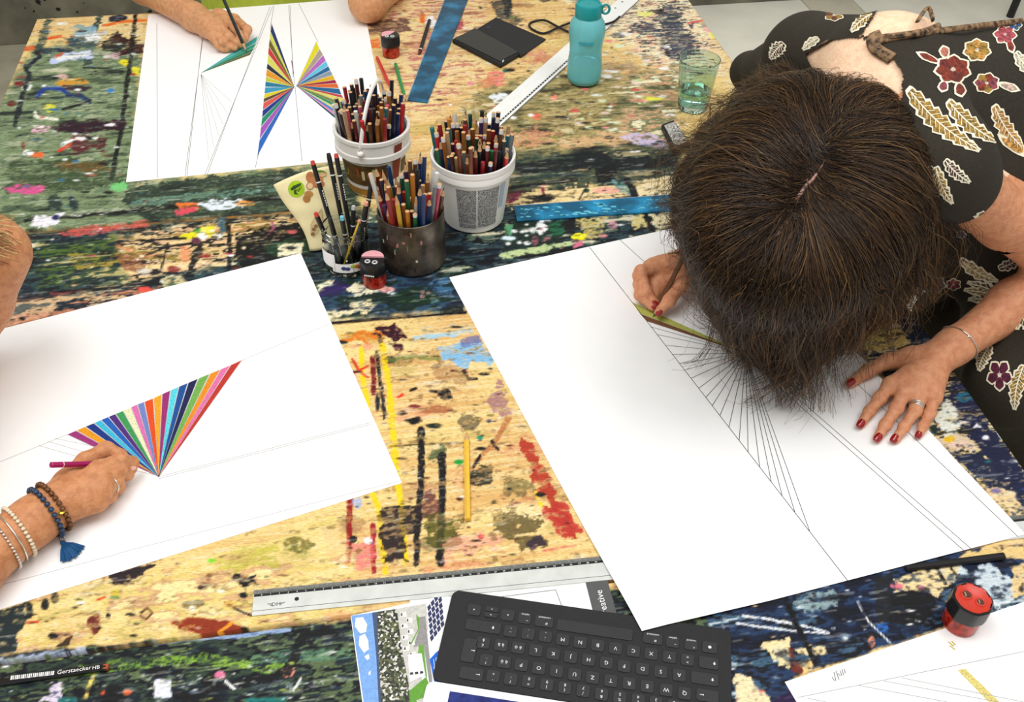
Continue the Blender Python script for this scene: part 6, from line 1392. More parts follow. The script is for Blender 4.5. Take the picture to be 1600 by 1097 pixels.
if len(wme.polygons) == len(mi): wme.polygons.foreach_set('material_index', mi)
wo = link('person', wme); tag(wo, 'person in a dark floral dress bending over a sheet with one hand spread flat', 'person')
bvL, bvR, bvW = bvh_np(VL, QL), bvh_np(VR, QR), bvh_np(Vc, Qc)
m_nail = mat('red_nail_polish', (150, 18, 22), .12, var=.05, coat=.6)
q = crop(1300, 500, 4.987)
nails(bvL, [(q(226, 806), q(300, 700), .0062, .0048), (q(362, 914), q(425, 820), .0062, .0050), (q(486, 920), q(545, 830), .0060, .0049), (q(674, 893), q(710, 820), .0050, .0042), (q(148, 484), q(270, 400), .0066, .0050)], m_nail, wo)
q = crop(960, 380, 4.986)
nails(bvR, [(q(320, 462), q(255, 380), .0050, .0042), (q(348, 542), q(430, 440), .0056, .0044), (q(310, 500), q(215, 430), .0040, .0036)], m_nail, wo)
pencil('pencil', G(*q(300, 578), .0006), G(1093, 352, .122), (104, 66, 40), (60, 44, 30), 'brown coloured pencil held in the writing hand of the bending woman', r=.0038)

face(HC, (nose, side, crown), wo)
# dress
m_dress = mat('dress_fabric', (44, 38, 26), .85, var=.25, scale=260, bump=.25, bscale=700)
def grow(pr_, d): return [(p[0], p[1], p[2], p[3] + d / 100., p[4] + d / 100.) if p[0] == 'c' else p for p in pr_]
slL = [cap(ShL, lerp(ShL, ElL, .13), 6.2, 5.4)]
flare = gp(1172, 112, 13)
slR = [cap(ShR, lerp(ShR, ElR, .75), 6.2, 5.6), cap(lerp(ShR, flare, .2), flare, 5.4, 3.0), cap(flare, gp(1185, 150, 9), 3.0, 2.5)]
low = [cap(wp(67, 123, 9), wp(84, 128, 6), 8, 11), cap(gp(1482, 500, -9), gp(1540, 545, -12), 6.0, 8), cap(wp(73, 104, -2), wp(84, 108, -10), 7, 10), cap(wp(82, 112, 2), wp(92, 116, -30), 14, 18), cap(wp(92, 118, -30), wp(96, 122, -55), 19, 21), cap(wp(96, 134, 2), wp(98, 134, -45), 17, 19)]
dress_g = [(grow(tor, .55) + grow(slL, .2) + slR + low, .03, .02)]
Vd, Qd = sdf_mesh(dress_g, .004)
def pxy(c):
    d = c - np.array(CAM); zf_ = d @ np.array(_F); return 800 + FPX * (d @ np.array(_R)) / zf_, 548.5 - FPX * (d @ np.array(_U)) / zf_
cx_, cy_ = pxy(Vd[Qd].mean(1)); cz_ = Vd[Qd].mean(1)
open_poly = [[(1258, 84), (1300, 62), (1345, 58), (1372, 72), (1396, 92), (1410, 110), (1410, 150), (1398, 200), (1350, 190), (1290, 150)], [(1346, 54), (1372, 14), (1408, -14), (1500, -14), (1535, 14), (1566, 36), (1500, 46), (1440, 52), (1400, 60), (1374, 66)]]
rm = np.zeros(len(Qd), bool)
for pl in open_poly: rm |= (polysdf(cx_.astype(np.float32), cy_.astype(np.float32), pl) < 0) & (cz_[:, 2] > TZ + .22)
dA = (ElL - ShL) / np.linalg.norm(ElL - ShL); tA = (cz_ - ShL) @ dA; rA = np.linalg.norm(cz_ - ShL - tA[:, None] * dA, axis=1)
Qd2 = Qd[~rm]; dr_me = np_mesh('dress', Vd, Qd2, [m_dress]); dress = link('dress', dr_me, wo); dress['label'] = 'dark dress printed with flowers and leaves'
bvD = bvh_np(Vd, Qd2)
# printed motifs on the fabric
m_pw = mat('print_cream', (240, 232, 206), .8, var=.05); PR = {}
def ink(c): return mat('fabric_ink_%d_%d_%d' % c, c, .8, c2=tuple(int(v * .55) for v in c), scale=240)
def petal(x, y, ang, L_, w, n=7):
    pts = []
    for s_ in (1, -1):
        for k in (range(n) if s_ > 0 else range(n - 1, -1, -1)):
            t = k / (n - 1); ww = w * math.sin(math.pi * min(1, .06 + t * .94)) ** .8 * (1.15 if t > .5 else .9)
            pts.append((x + math.cos(ang) * L_ * t - math.sin(ang) * ww * s_ * .5, y + math.sin(ang) * L_ * t + math.cos(ang) * ww * s_ * .5))
    return pts
def scale_pts(pts, f): cx = sum(p[0] for p in pts) / len(pts); cy = sum(p[1] for p in pts) / len(pts); return [(cx + (x - cx) * f, cy + (y - cy) * f) for x, y in pts]
def motif(lst, name='printed_flower'):
    """lst of (pixel polygon, colour): cream outline under a coloured fill"""
    bo, bf, cols = MB(), MB(), []
    for pts, c, f in lst:
        drape(bo, bvD, pts, .0007, rings=2)
        if c not in cols: cols.append(c)
        drape(bf, bvD, scale_pts(pts, f), .0011, m=cols.index(c), rings=2)
    if bo.v: tag(bo.build(name, m_pw, wo), kind='stuff')
    if bf.v: tag(bf.build(name + '_ink', [ink(c) for c in cols], wo), kind='stuff')
def flower(x, y, r, cols, n=6, rot=0., sq=.8):
    l = []
    for k in range(n):
        a = rot + 2 * math.pi * k / n; pts = petal(0, 0, a, r, r * .82); l.append(([(x + u, y + v * sq) for u, v in pts], cols[k % len(cols)], .74))
    l.append((ell(x, y, r * .22, r * .22 * sq), (240, 220, 200), .6)); motif(l)
def cast(px, py, off):
    h = bvD.ray_cast(CAM, ray(px, py).normalized())
    if h[0] is None: return None
    nn = h[1] if h[1].dot(CAM - h[0]) > 0 else -h[1]; return h[0] + nn * off
def strip(b, rows, off, m=0):
    """rows of equal length pixel points -> draped quad grid"""
    V_ = [[cast(x, y, off) for x, y in r] for r in rows]; n = len(rows[0])
    for i in range(len(rows) - 1):
        for j in range(n - 1):
            f = [V_[i][j], V_[i][j + 1], V_[i + 1][j + 1], V_[i + 1][j]]
            if any(v is None for v in f): continue
            ds = [(v - CAM).length for v in f]
            if max(ds) - min(ds) < .03: b.add(f, [(0, 1, 2, 3)], m)
def leaf(x0, y0, x1, y1, w, c, teeth=6, name='printed_leaf'):
    L_ = math.hypot(x1 - x0, y1 - y0); ux, uy = (x1 - x0) / L_, (y1 - y0) / L_; bend = L_ * .06
    def at_(t, s_, wd): k = bend * math.sin(math.pi * t); return (x0 + ux * L_ * t - uy * (s_ * wd + k), y0 + uy * L_ * t + ux * (s_ * wd + k))
    N_ = teeth * 4
    def wid(t): env = math.sin(math.pi * (.04 + .94 * t ** .8)) ** .75; ph = (t * teeth) % 1; return w * env * (.62 + .5 * (1 - ph))
    bo, bf = MB(), MB()
    strip(bo, [[at_(k / N_, s_, wid(k / N_) + 1.6) for s_ in (-1, -.5, 0, .5, 1)] for k in range(N_ + 1)], .0008)
    strip(bf, [[at_(.04 + .92 * k / N_, s_, max(.2, wid(.04 + .92 * k / N_) - 1.0)) for s_ in (-1, -.5, 0, .5, 1)] for k in range(N_ + 1)], .0012)
    strip(bo, [[at_(t, s_, .9) for s_ in (-1, 1)] for t in [.05 + .9 * k / 10 for k in range(11)]], .0016)
    for k in range(1, teeth * 2):
        t = k / (teeth * 2)
        for s_ in (-1, 1):
            a = at_(t, 0, 0); e_ = at_(min(1, t + .5 / teeth), s_, wid(t) * .7); dx_, dy_ = e_[0] - a[0], e_[1] - a[1]; l_ = math.hypot(dx_, dy_) + 1e-6; nx_, ny_ = -dy_ / l_ * .45, dx_ / l_ * .45
            strip(bo, [[(a[0] - nx_, a[1] - ny_), (a[0] + nx_, a[1] + ny_)], [(e_[0] - nx_, e_[1] - ny_), (e_[0] + nx_, e_[1] + ny_)]], .0016)
    if bo.v: tag(bo.build(name, m_pw, wo), kind='stuff')
    if bf.v: tag(bf.build(name + '_ink', ink(c), wo), kind='stuff')
RD, GO, OR_, BL, PKm = (146, 54, 34), (170, 132, 52), (206, 150, 70), (54, 92, 140), (150, 70, 80)
flower(1488, 109, 31, [RD, (120, 40, 34), RD], 7, .3); flower(1478, 92, 1, [RD])
motif([(petal(1470, 100, math.radians(205), 44, 13), RD, .7), (petal(1478, 92, math.radians(-105), 22, 18), (200, 120, 100), .7), (petal(1496, 128, math.radians(75), 26, 20), RD, .7), (petal(1476, 126, math.radians(105), 20, 18), PKm, .7)])
flower(1526, 79, 24, [GO, OR_], 7, .2); flower(1541, 130, 22, [PKm, GO, RD], 7, .5); motif([(petal(1558, 130, math.radians(18), 38, 14), (220, 190, 170), .7)])
flower(1570, 55, 20, [(190, 80, 90)], 6, .1); motif([(petal(1574, 60, math.radians(70), 26, 14), RD, .7)]); flower(1586, 40, 12, [BL], 5); flower(1303, 25, 17, [GO, (120, 60, 40)], 6, .4, .55)
leaf(1418, 138, 1530, 236, 15, GO, 8); leaf(1480, 158, 1556, 222, 13, GO, 6); leaf(1552, 164, 1598, 232, 12, OR_, 6); leaf(1586, 82, 1620, 120, 9, (206, 196, 170), 4); leaf(1226, 68, 1204, 92, 10, (90, 56, 40), 5)
for k in range(6): motif([(petal(1600, 244, math.radians(180 + k * 13), 70 - k * 5, 15), (226, 170, 90) if k % 2 else (206, 140, 60), .7)], 'printed_fan_leaf')
leaf(1476, 250, 1515, 285, 9, (90, 60, 56), 5); leaf(1462, 260, 1488, 318, 9, GO, 5); flower(1452, 268, 12, [(60, 56, 62)], 5)
flower(1462, 444, 18, [BL, (40, 66, 110)], 6, .2); flower(1490, 444, 13, [PKm], 6, .5); leaf(1510, 360, 1538, 330, 10, (120, 96, 70), 4); flower(1502, 366, 9, [BL], 5)
for k in range(7): leaf(1590, 480, 1590 - 84 * math.cos(math.radians(-20 + k * 22)), 480 + 46 * math.sin(math.radians(-60 + k * 22)), 9, GO if k % 2 else (120, 100, 60), 5)
leaf(1500, 405, 1560, 440, 9, (206, 180, 120), 4); leaf(1560, 420, 1600, 400, 8, (110, 60, 60), 4); flower(1562, 586, 22, [(96, 24, 54)], 5, .3, 1.2); leaf(1548, 540, 1530, 580, 10, (150, 130, 80), 5); leaf(1600, 570, 1585, 640, 11, GO, 6)
leaf(1280, 60, 1255, 78, 6, (200, 190, 150), 3); leaf(1365, 22, 1330, 50, 8, GO, 4)
rg_ = random.Random(9)                               # the print goes on over the rest of the dress
for k in range(46):
    x, y = rg_.uniform(1615, 2150), rg_.uniform(-40, 900); a = rg_.uniform(0, 6.28)
    if k % 3 == 0: flower(x, y, rg_.uniform(14, 26), [[RD, PKm], [GO, OR_], [BL]][k // 3 % 3], 6, a)
    else: leaf(x, y, x + 60 * math.cos(a), y + 60 * math.sin(a), 12, [GO, OR_, (120, 96, 70)][k % 3], 6)
# tie strap across the back
def strap(pxs, r, lift, name='tie_strap'):
    pts = []
    for x, y in pxs:
        h = bvW.ray_cast(CAM, ray(x, y).normalized()); g_ = bvD.ray_cast(CAM, ray(x, y).normalized())
        c = [t for t in (h, g_) if t[0] is not None]
        if not c: continue
        t = min(c, key=lambda t: t[3]); pts.append(t[0] + Vector((0, 0, lift)))
    if len(pts) > 1: MB().tube(spline(pts, 5), r, 8, flat=.5).build(name, mat('strap_print', (150, 118, 84), .8, scale=160, c2=(40, 28, 20)), wo, smooth=True)
strap([(1362, 72), (1380, 66), (1420, 58), (1446, 54), (1480, 40), (1520, 30), (1560, 26), (1596, 36)], .0042, .003); strap([(1360, 66), (1400, 62), (1440, 56), (1466, 46)], .004, .006)
strap([(1428, 52), (1444, 30), (1462, 19), (1473, 26), (1470, 40), (1452, 50)], .0036, .016, 'tie_bow'); strap([(1392, 98), (1366, 82), (1362, 66), (1374, 60)], .008, .006)
strap([(1262, 84), (1300, 64), (1345, 60)], .0025, .003); strap([(1376, 12), (1410, 3), (1480, 4), (1530, 20)], .003, .003)
# silver bracelet and rings
def chain(name, bvh, c, axis, r, label, m, cat='bracelet', skew=Vector((0, 0, 0)), bead=None, n=40, lift=.0012, rmax=.06, rdef=.028):
    ps = ring_on(bvh, c, axis, n, lift, skew, rmax, rdef); e = empty(name, sum(ps, Vector()) / len(ps)); tag(e, label, cat)
    if bead is None: MB().tube(ps + [ps[0]], r, 6, caps=False).build('band', m, e, smooth=True, wld=True)
    else:
        me = MB().ellipsoid((0, 0, 0), (bead, bead, bead * .8), seg=10, rings=6).mesh('bead', m, True)
        for p in ps: link('bead', me, e, Matrix.Translation(p), wld=True)
    return e, ps
m_silver = mat('silver', (226, 224, 216), .22, .9, var=.1)
axL = ElL - Wl
e, ps = chain('bracelet', bvL, lerp(Wl, ElL, .17), axL, .0009, 'thin silver bracelet on the wrist of the spread hand', m_silver, skew=Vector((.0, .18, 0)))
top = max(ps, key=lambda p: p.z - .6 * p.y); MB().ellipsoid(top, (.004, .0015, .0015), seg=8, rings=5).build('clasp', m_silver, e, wld=True)
f0_, f1_ = mcpL[2], finL[2][0]
for k, t in enumerate((.50, .62, .74)): chain('finger_ring', bvL, lerp(f0_, f1_, t), f1_ - f0_, .0009, ['slim silver ring nearest the knuckle on the spread hand', 'middle silver ring of three stacked on the spread hand', 'silver ring with bright stones worn lowest on the spread hand'][k], m_silver, 'ring', n=28, lift=.0004, rmax=.0112, rdef=.0098)

# ---------------------------------------------------------------- hair of the bending woman
m_hair = bpy.data.materials.new('dark_brown_hair'); m_hair.use_nodes = True; nt = m_hair.node_tree; b = nt.nodes['Principled BSDF']
at = nt.nodes.new('ShaderNodeAttribute'); at.attribute_name = 'tone'; nt.links.new(at.outputs['Color'], b.inputs['Base Color']); b.inputs['Roughness'].default_value = .45; b.inputs['Specular IOR Level'].default_value = .32
n = nt.nodes.new('ShaderNodeTexNoise'); n.inputs['Scale'].default_value = 300; bp = nt.nodes.new('ShaderNodeBump'); bp.inputs['Strength'].default_value = .2; nt.links.new(n.outputs['Fac'], bp.inputs['Height']); nt.links.new(bp.outputs[0], b.inputs['Normal'])
capg = [(head[:2] and [elp(HC - nose * .004, [nose, side, crown], [10.6, 9.0, 12.0])], .02, .02)]
Vh, Qh = sdf_mesh(capg, .004); bvH = bvh_np(Vh, Qh)
def scalp(px, py):
    h = bvH.ray_cast(CAM, ray(px, py).normalized()); return np.array(h[0]) if h[0] is not None else None
GD = [  # root, three further points (px, py, z cm)
    ((1300, 232), (1306, 170, 32), (1262, 112, 27), (1196, 104, 19)), ((1290, 245), (1240, 168, 33), (1180, 136, 25), (1130, 168, 14)), ((1272, 265), (1195, 200, 33), (1118, 205, 23), (1078, 268, 11)),
    ((1255, 290), (1165, 256, 33), (1084, 268, 21), (1056, 345, 9)), ((1238, 315), (1140, 304, 32), (1076, 322, 19), (1088, 392, 8)), ((1222, 340), (1134, 350, 30), (1092, 378, 17), (1116, 440, 6)),
    ((1208, 362), (1144, 396, 28), (1122, 440, 15), (1140, 524, 4)), ((1200, 378), (1170, 426, 26), (1150, 484, 13), (1168, 560, 3)), ((1206, 378), (1202, 440, 26), (1192, 508, 13), (1208, 612, 2)),
    ((1216, 364), (1236, 446, 25), (1236, 520, 13), (1240, 624, 2)), ((1230, 345), (1276, 436, 26), (1282, 508, 14), (1274, 596, 3)), ((1244, 322), (1316, 414, 27), (1330, 480, 16), (1326, 556, 4)),
    ((1258, 300), (1350, 384, 29), (1376, 448, 19), (1372, 520, 8)), ((1272, 278), (1380, 340, 31), (1416, 408, 22), (1420, 480, 12)), ((1286, 256), (1394, 296, 33), (1440, 364, 24), (1448, 440, 14)),
    ((1296, 240), (1386, 250, 34), (1432, 302, 27), (1450, 370, 18)), ((1304, 230), (1362, 206, 35), (1408, 240, 30), (1430, 296, 24)), ((1304, 228), (1334, 184, 34), (1362, 164, 32), (1398, 190, 29))]
guides = []
for g in GD:
    r = scalp(*g[0]); guides.append([r] + [gp(*p) for p in g[1:]])
# solid under-layer
hp = [elp(HC - nose * .002, [nose, side, crown], [10.2, 8.6, 11.6])]
for g in guides:
    hp += [cap(lerp(HC, g[1], .55), lerp(g[1], HC, .16), 5.0, 3.2), cap(lerp(g[1], HC, .16), lerp(g[2], HC, .16), 3.2, 2.2), cap(lerp(g[2], HC, .16), lerp(lerp(g[2], HC, .12), g[3], .55), 2.2, .8)]
hl_ = np.min([pbox(p)[0] for p in hp], 0) - .04; hh_ = np.max([pbox(p)[1] for p in hp], 0) + .04
HF = field([(hp, .05, .02)], hl_, hh_, .0045); Vu, Qu = nets(HF, hl_, .0045)
HG = np.stack(np.gradient(HF, .0045), -1)
SEG = 14; NC = 460; NS = 11000
rgn = np.random.RandomState(3)
tt = np.linspace(0, 1, SEG + 1)
tones = np.array([srgb(c) for c in ((22, 17, 14), (36, 27, 20), (58, 41, 28), (88, 62, 38), (124, 90, 52), (54, 47, 46), (150, 112, 64))])
def curve(P4, t):
    x = np.clip(t * 3, 0, 2.999); k = np.minimum(x.astype(int), 2); w_ = (x - k)[:, None]
    A_, B_, C_, D_ = (np.array([P4[j + o] for j in k]) for o in range(4))
    pt = .5 * (2 * B_ + (C_ - A_) * w_ + (2 * A_ - 5 * B_ + 4 * C_ - D_) * w_ ** 2 + (3 * B_ - A_ - 3 * C_ + D_) * w_ ** 3)
    over = t > 1; pt[over] += ((t[over] - 1)[:, None]) * (P4[4] - P4[3]) * 2
    return pt
CL = []
for c in range(NC):                                  # locks
    u = (c + rgn.rand()) / NC * (len(guides) - 1); i = min(int(u), len(guides) - 2); f = u - i
    g = [lerp(guides[i][k], guides[i + 1][k], f) for k in range(4)]; lay = rgn.rand(); stray = rgn.rand() < .2
    dd_ = g[1] - g[0]; dd_ /= np.linalg.norm(dd_); p0 = g[0] + dd_ * .009 + rgn.randn(3) * .003; p1 = g[1] + rgn.randn(3) * .006; p2 = g[2] + rgn.randn(3) * (.022 if stray else .011); p3 = g[3] + rgn.randn(3) * np.array([.015, .015, .010]) * (1.7 if stray else 1)
    t = tt * (.58 + .46 * rgn.rand()); pt = curve([p0 - (p1 - p0) * .3, p0, p1, p2, p3, p3 + (p3 - p2) * .4], t)
    dirs = (p3 - p1); dirs /= np.linalg.norm(dirs); e1 = np.cross(dirs, [0, 0, 1.]); e1 /= np.linalg.norm(e1) + 1e-9; e2 = np.cross(dirs, e1)
    fr = 1.0 + rgn.rand() * 1.5; ph_ = rgn.rand() * 6.28; curl = (.0035 * np.minimum(1, t * 3) + .019 * t ** 2 * (1.1 if 6 <= i <= 11 else 1)) * (.35 + .8 * rgn.rand())
    if 6 <= i <= 12 and rgn.rand() < .38: curl = curl + .008 * np.clip(t - .55, 0, 1) * 2; fr = 1.7 + rgn.rand()       # loose curls at the front
    pt += (np.cos(fr * 6.28 * t + ph_) * curl)[:, None] * e1 + (np.sin(fr * 6.28 * t + ph_) * curl * .7)[:, None] * e2
    CL.append((pt, lay, e1, e2, rgn.rand()))
HV = np.zeros((NS, SEG + 1, 3)); HR = np.zeros((NS, SEG + 1)); HT = np.zeros((NS, SEG + 1, 3)); LAY = np.zeros(NS)
for s_ in range(NS):
    c = s_ % NC; pt, lay, e1, e2, tone = CL[c]; free = rgn.rand() < .22
    wide = (.0095 * (1 - .62 * tt) + .002) if not free else (.012 + .006 * tt)
    o1, o2 = rgn.randn(2); o3 = rgn.randn()
    ph_ = rgn.rand() * 6.28; fr = 1.5 + 2 * rgn.rand(); wob = .0014 + (.012 if free else .003) * tt ** 1.5
    HV[s_] = pt + (wide * o1 + np.cos(fr * 6.28 * tt + ph_) * wob)[:, None] * e1 + (wide * o2 * .7 + np.sin(fr * 6.28 * tt + ph_) * wob)[:, None] * e2 + np.array([0, 0, 1.]) * (o3 * .002)
    LAY[s_] = lay * .5 + rgn.rand() * .5; r0 = .00026 + .00026 * rgn.rand(); HR[s_] = r0 * (1 - .5 * tt)
    c0 = tones[rgn.choice(7, p=[.28, .28, .19, .11, .04, .08, .02])]; c1 = tones[rgn.choice(7, p=[.08, .15, .24, .24, .17, .02, .10])]
    HT[s_] = (c0 * (1 - tt[:, None]) + c1 * tt[:, None]) * (.7 + .6 * tone)
for ax_ in range(3):                                 # slow irregular waves through the whole head of hair
    for f_, A_ in ((55, .0045), (95, .003), (170, .0018)):
        kv = rgn.randn(3); kv /= np.linalg.norm(kv); HV[..., ax_] += A_ * np.sin((HV @ kv) * f_ * 1.6 + rgn.rand() * 6.28) * np.minimum(1, tt * 2.2)[None]
for it in range(3):                                  # keep every strand outside the under-layer
    ix = np.clip(np.round((HV - hl_) / .0045).astype(int), 0, np.array(HF.shape) - 1); d = HF[ix[..., 0], ix[..., 1], ix[..., 2]]; gr_ = HG[ix[..., 0], ix[..., 1], ix[..., 2]]; gr_ = gr_ / (np.linalg.norm(gr_, axis=-1, keepdims=True) + 1e-6)
    want = (.0012 + .019 * LAY[:, None] * np.minimum(1, tt * 2.6)[None, :]); HV += gr_ * np.maximum(0, want - d)[..., None] * .9
HV[:, 1:-1] = .5 * HV[:, 1:-1] + .25 * (HV[:, :-2] + HV[:, 2:])
HV[..., 2] = np.maximum(HV[..., 2], TZ + .004)
# three-sided strands
tg = np.gradient(HV, axis=1); tg /= np.linalg.norm(tg, axis=2, keepdims=True) + 1e-9
e1 = np.cross(tg, np.array([.3, .2, .93])); e1 /= np.linalg.norm(e1, axis=2, keepdims=True) + 1e-9; e2 = np.cross(tg, e1)
ring = np.stack([HV + HR[..., None] * (e1 * math.cos(a) + e2 * math.sin(a)) for a in (0, 2.094, 4.189)], 2)      # NS, SEG+1, 3, 3
SV = ring.reshape(-1, 3); ST_ = np.repeat(HT.reshape(-1, 3), 3, 0)
base = (np.arange(NS)[:, None, None] * (SEG + 1) + np.arange(SEG)[None, :, None]) * 3 + np.arange(3)[None, None, :]; nx = (np.arange(3) + 1) % 3
b2_ = (np.arange(NS)[:, None, None] * (SEG + 1) + np.arange(SEG)[None, :, None]) * 3 + nx[None, None, :]
SQ = np.stack([base, b2_, b2_ + 3, base + 3], -1).reshape(-1, 4)
def hair_obj(name, V, Q, T, parent):
    me = np_mesh(name, V, Q, [m_hair]); ca = me.color_attributes.new('tone', 'FLOAT_COLOR', 'POINT'); c4 = np.ones((len(V), 4), np.float32); c4[:, :3] = T; ca.data.foreach_set('color', c4.ravel())
    return link(name, me, parent)
Vall_, Qall_ = merge([(Vu, Qu), (SV, SQ)]); Tall_ = np.concatenate([np.tile(np.array(srgb((22, 16, 13))), (len(Vu), 1)), ST_])
hr = hair_obj('hair', Vall_, Qall_, Tall_, wo); hr['label'] = 'loose wavy dark brown hair with a parting'
# scalp showing along the parting
pt_ = MB(); P_ = []
for k in range(9):
    t = k / 8; h = bvh_np(Vu, Qu) if k == 0 else h_; h_ = h
    r = h_.ray_cast(CAM, ray(1208 + 82 * t, 374 - 128 * t + 6 * math.sin(t * 9)).normalized()); P_.append(r[0] + (CAM - r[0]).normalized() * .0065)
pt_.tube(P_, [.0008, .002, .0024, .0026, .0026, .0024, .002, .0014, .0007], 6, flat=.4); pt_.build('hair_parting', mat('scalp', (176, 134, 122), .6, scale=200, c2=(96, 66, 60)), wo, smooth=True)
# ================================================================ person at the left: forearm with bead bracelets, bare shoulder
m_sk2 = skin('skin_tan', (208, 146, 100), (178, 112, 72))
q = crop(0, 640, 3.226)
W2 = hj(q, 262, 492, 3.2)
mcp2 = [hj(q, 500, 300, 4.6), hj(q, 520, 350, 4.3), hj(q, 520, 408, 3.6), hj(q, 495, 470, 2.7)]
fin2 = [[hj(q, 610, 250, 4.4), hj(q, 665, 268, 3.0), hj(q, 668, 300, 1.8)], [hj(q, 605, 305, 3.6), hj(q, 640, 325, 2.2), hj(q, 625, 335, 1.3)],
        [hj(q, 590, 372, 2.8), hj(q, 600, 392, 1.6), hj(q, 570, 396, 1.0)], [hj(q, 555, 440, 2.0), hj(q, 560, 440, 1.1), hj(q, 535, 440, .9)]]
th2 = [hj(q, 340, 370, 3.2), hj(q, 430, 258, 3.0), hj(q, 535, 200, 2.6), hj(q, 612, 226, 2.0)]
g2 = hand_groups(W2, mcp2, fin2, th2, 1.0, 1.05)
g2[0][0].append(cap(hj(q, 400, 420, 3.0), hj(q, 500, 390, 2.4), 1.9, 1.7))
El2 = gp(-175, 985, 4.2); Sh2 = gp(-420, 800, 22)
arm2 = [cap(W2, lerp(W2, El2, .12), 2.5, 2.6), cap(lerp(W2, El2, .12), lerp(W2, El2, .6), 2.6, 3.7), cap(lerp(W2, El2, .6), El2, 3.7, 3.8), cap(El2, Sh2, 4.0, 5.4)]
ShB = gp(-12, 394, 21); ElB = gp(-62, 545, 4.8); HdB = gp(-190, 640, 2.4)
armB = [cap(ShB, lerp(ShB, ElB, .5), 4.7, 4.2), cap(lerp(ShB, ElB, .5), ElB, 4.2, 3.8), cap(ElB, HdB, 3.6, 2.6)]
mid = lerp(Sh2, ShB, .5) + np.array([-.06, 0, .03]); pel = mid + np.array([-.22, .02, -.36])
t2 = [cap(Sh2, mid, 6, 7.5), cap(mid, ShB + np.array([-.05, .0, .01]), 7.5, 5.6), cap(mid + np.array([-.03, .03, -.06]), pel + np.array([0, .04, 0]), 11, 13.5), cap(mid + np.array([-.03, -.03, -.06]), pel + np.array([0, -.04, 0]), 11, 13.5)]
HC2 = mid + np.array([-.05, .06, .18]); ax2 = [np.array([.75, 0, -.66]), np.array([0, 1., 0]), np.array([.66, 0, .75])]
hd2 = [elp(HC2, ax2, [9.8, 7.6, 11]), cap(HC2 - ax2[2] * .10, mid, 4.8, 5.6), cap(HC2 + ax2[0] * .095, HC2 + ax2[0] * .11 - ax2[2] * .03, .8, 1.2)]
lg2 = [cap(pel, np.array([pel[0], pel[1], TZ - .40]), 11, 8), cap(np.array([pel[0], pel[1], TZ - .40]), np.array([pel[0], pel[1], .04]), 7.5, 4)]
cut2, d2 = lerp(W2, El2, .55), (El2 - W2) / np.linalg.norm(El2 - W2)
V1, Q1 = sdf_mesh([(t2 + lg2, .03, .02), (hd2, .02, .02), (arm2, .02, .03), (armB, .02, .03)] + rest_hand(HdB, [.35, -.9, 0.0]), .0045, keep=lambda c: ~(((c - cut2) @ d2 < -.002) & (np.linalg.norm(c - lerp(W2, cut2, .7), axis=1) < .13)))
V2, Q2 = fine_hand(g2, arm2, W2, El2, cut2, d2)
p2 = link('person', np_mesh('person', *merge([(V1, Q1), (V2, Q2)]), [m_sk2])); tag(p2, 'person with bare shoulder and bead bracelets colouring the rainbow fan with a magenta pencil', 'person')
Vt, Qt = sdf_mesh([(grow(t2[2:], .8) + [cap(pel, np.array([pel[0], pel[1], TZ - .38]), 13, 11)], .03, .02)], .008); tp = link('sleeveless_top', np_mesh('sleeveless_top', Vt, Qt, [mat('top_cream', (222, 214, 200), .85, scale=40)]), p2)
face(HC2, ax2, p2)
bv2 = bvh_np(V2, Q2); m_nl2 = mat('natural_nail', (232, 178, 156), .25, var=.05)
nails(bv2, [(q(666, 292), q(640, 262), .0045, .0042)], m_nl2, p2)
pencil('pencil', G(*q(668, 268), .001), G(*q(256, 279), .074), (168, 24, 96), (168, 24, 96), 'magenta coloured pencil held by the hand with bead bracelets', r=.0039, band=((230, 200, 190), .016))
# light brown hair falling on the shoulder
SV_ = []; SQ_ = []; ST2 = []; n_ = 0
NS2 = 900; HV = np.zeros((NS2, SEG + 1, 3)); HR = np.zeros((NS2, SEG + 1)); HT = np.zeros((NS2, SEG + 1, 3))
tn2 = np.array([srgb(c) for c in ((150, 112, 62), (188, 150, 96), (110, 80, 46), (206, 176, 120))])
for s_ in range(NS2):
    a = rgn.rand() * 6.28; z_ = rgn.rand(); d_ = ax2[1] * math.cos(a) * .08 + ax2[0] * math.sin(a) * .09
    p0 = HC2 + ax2[2] * .108 * (.3 + .7 * z_) + d_ * (1 - .6 * z_); p1 = HC2 + d_ * 1.25 + np.array([0, 0, -.02])
    tip = gp(-8 + rgn.randn() * 9, 360 + rgn.rand() * 30, 25 - rgn.rand() * 2) if math.cos(a) > .2 else HC2 + d_ * 1.25 + np.array([-.10, 0, -.16])
    p2_ = lerp(p1, tip, .6) + rgn.randn(3) * .01; tip = tip + rgn.randn(3) * .012
    pt = curve([p0, p0, p1, p2_, tip, tip], tt); w_ = .004 * tt; fr = 2 + 2 * rgn.rand(); pt[:, 0] += np.cos(fr * 6.28 * tt + a) * w_; pt[:, 1] += np.sin(fr * 6.28 * tt + a) * w_
    HV[s_] = pt; HR[s_] = .0005; HT[s_] = tn2[rgn.randint(4)]
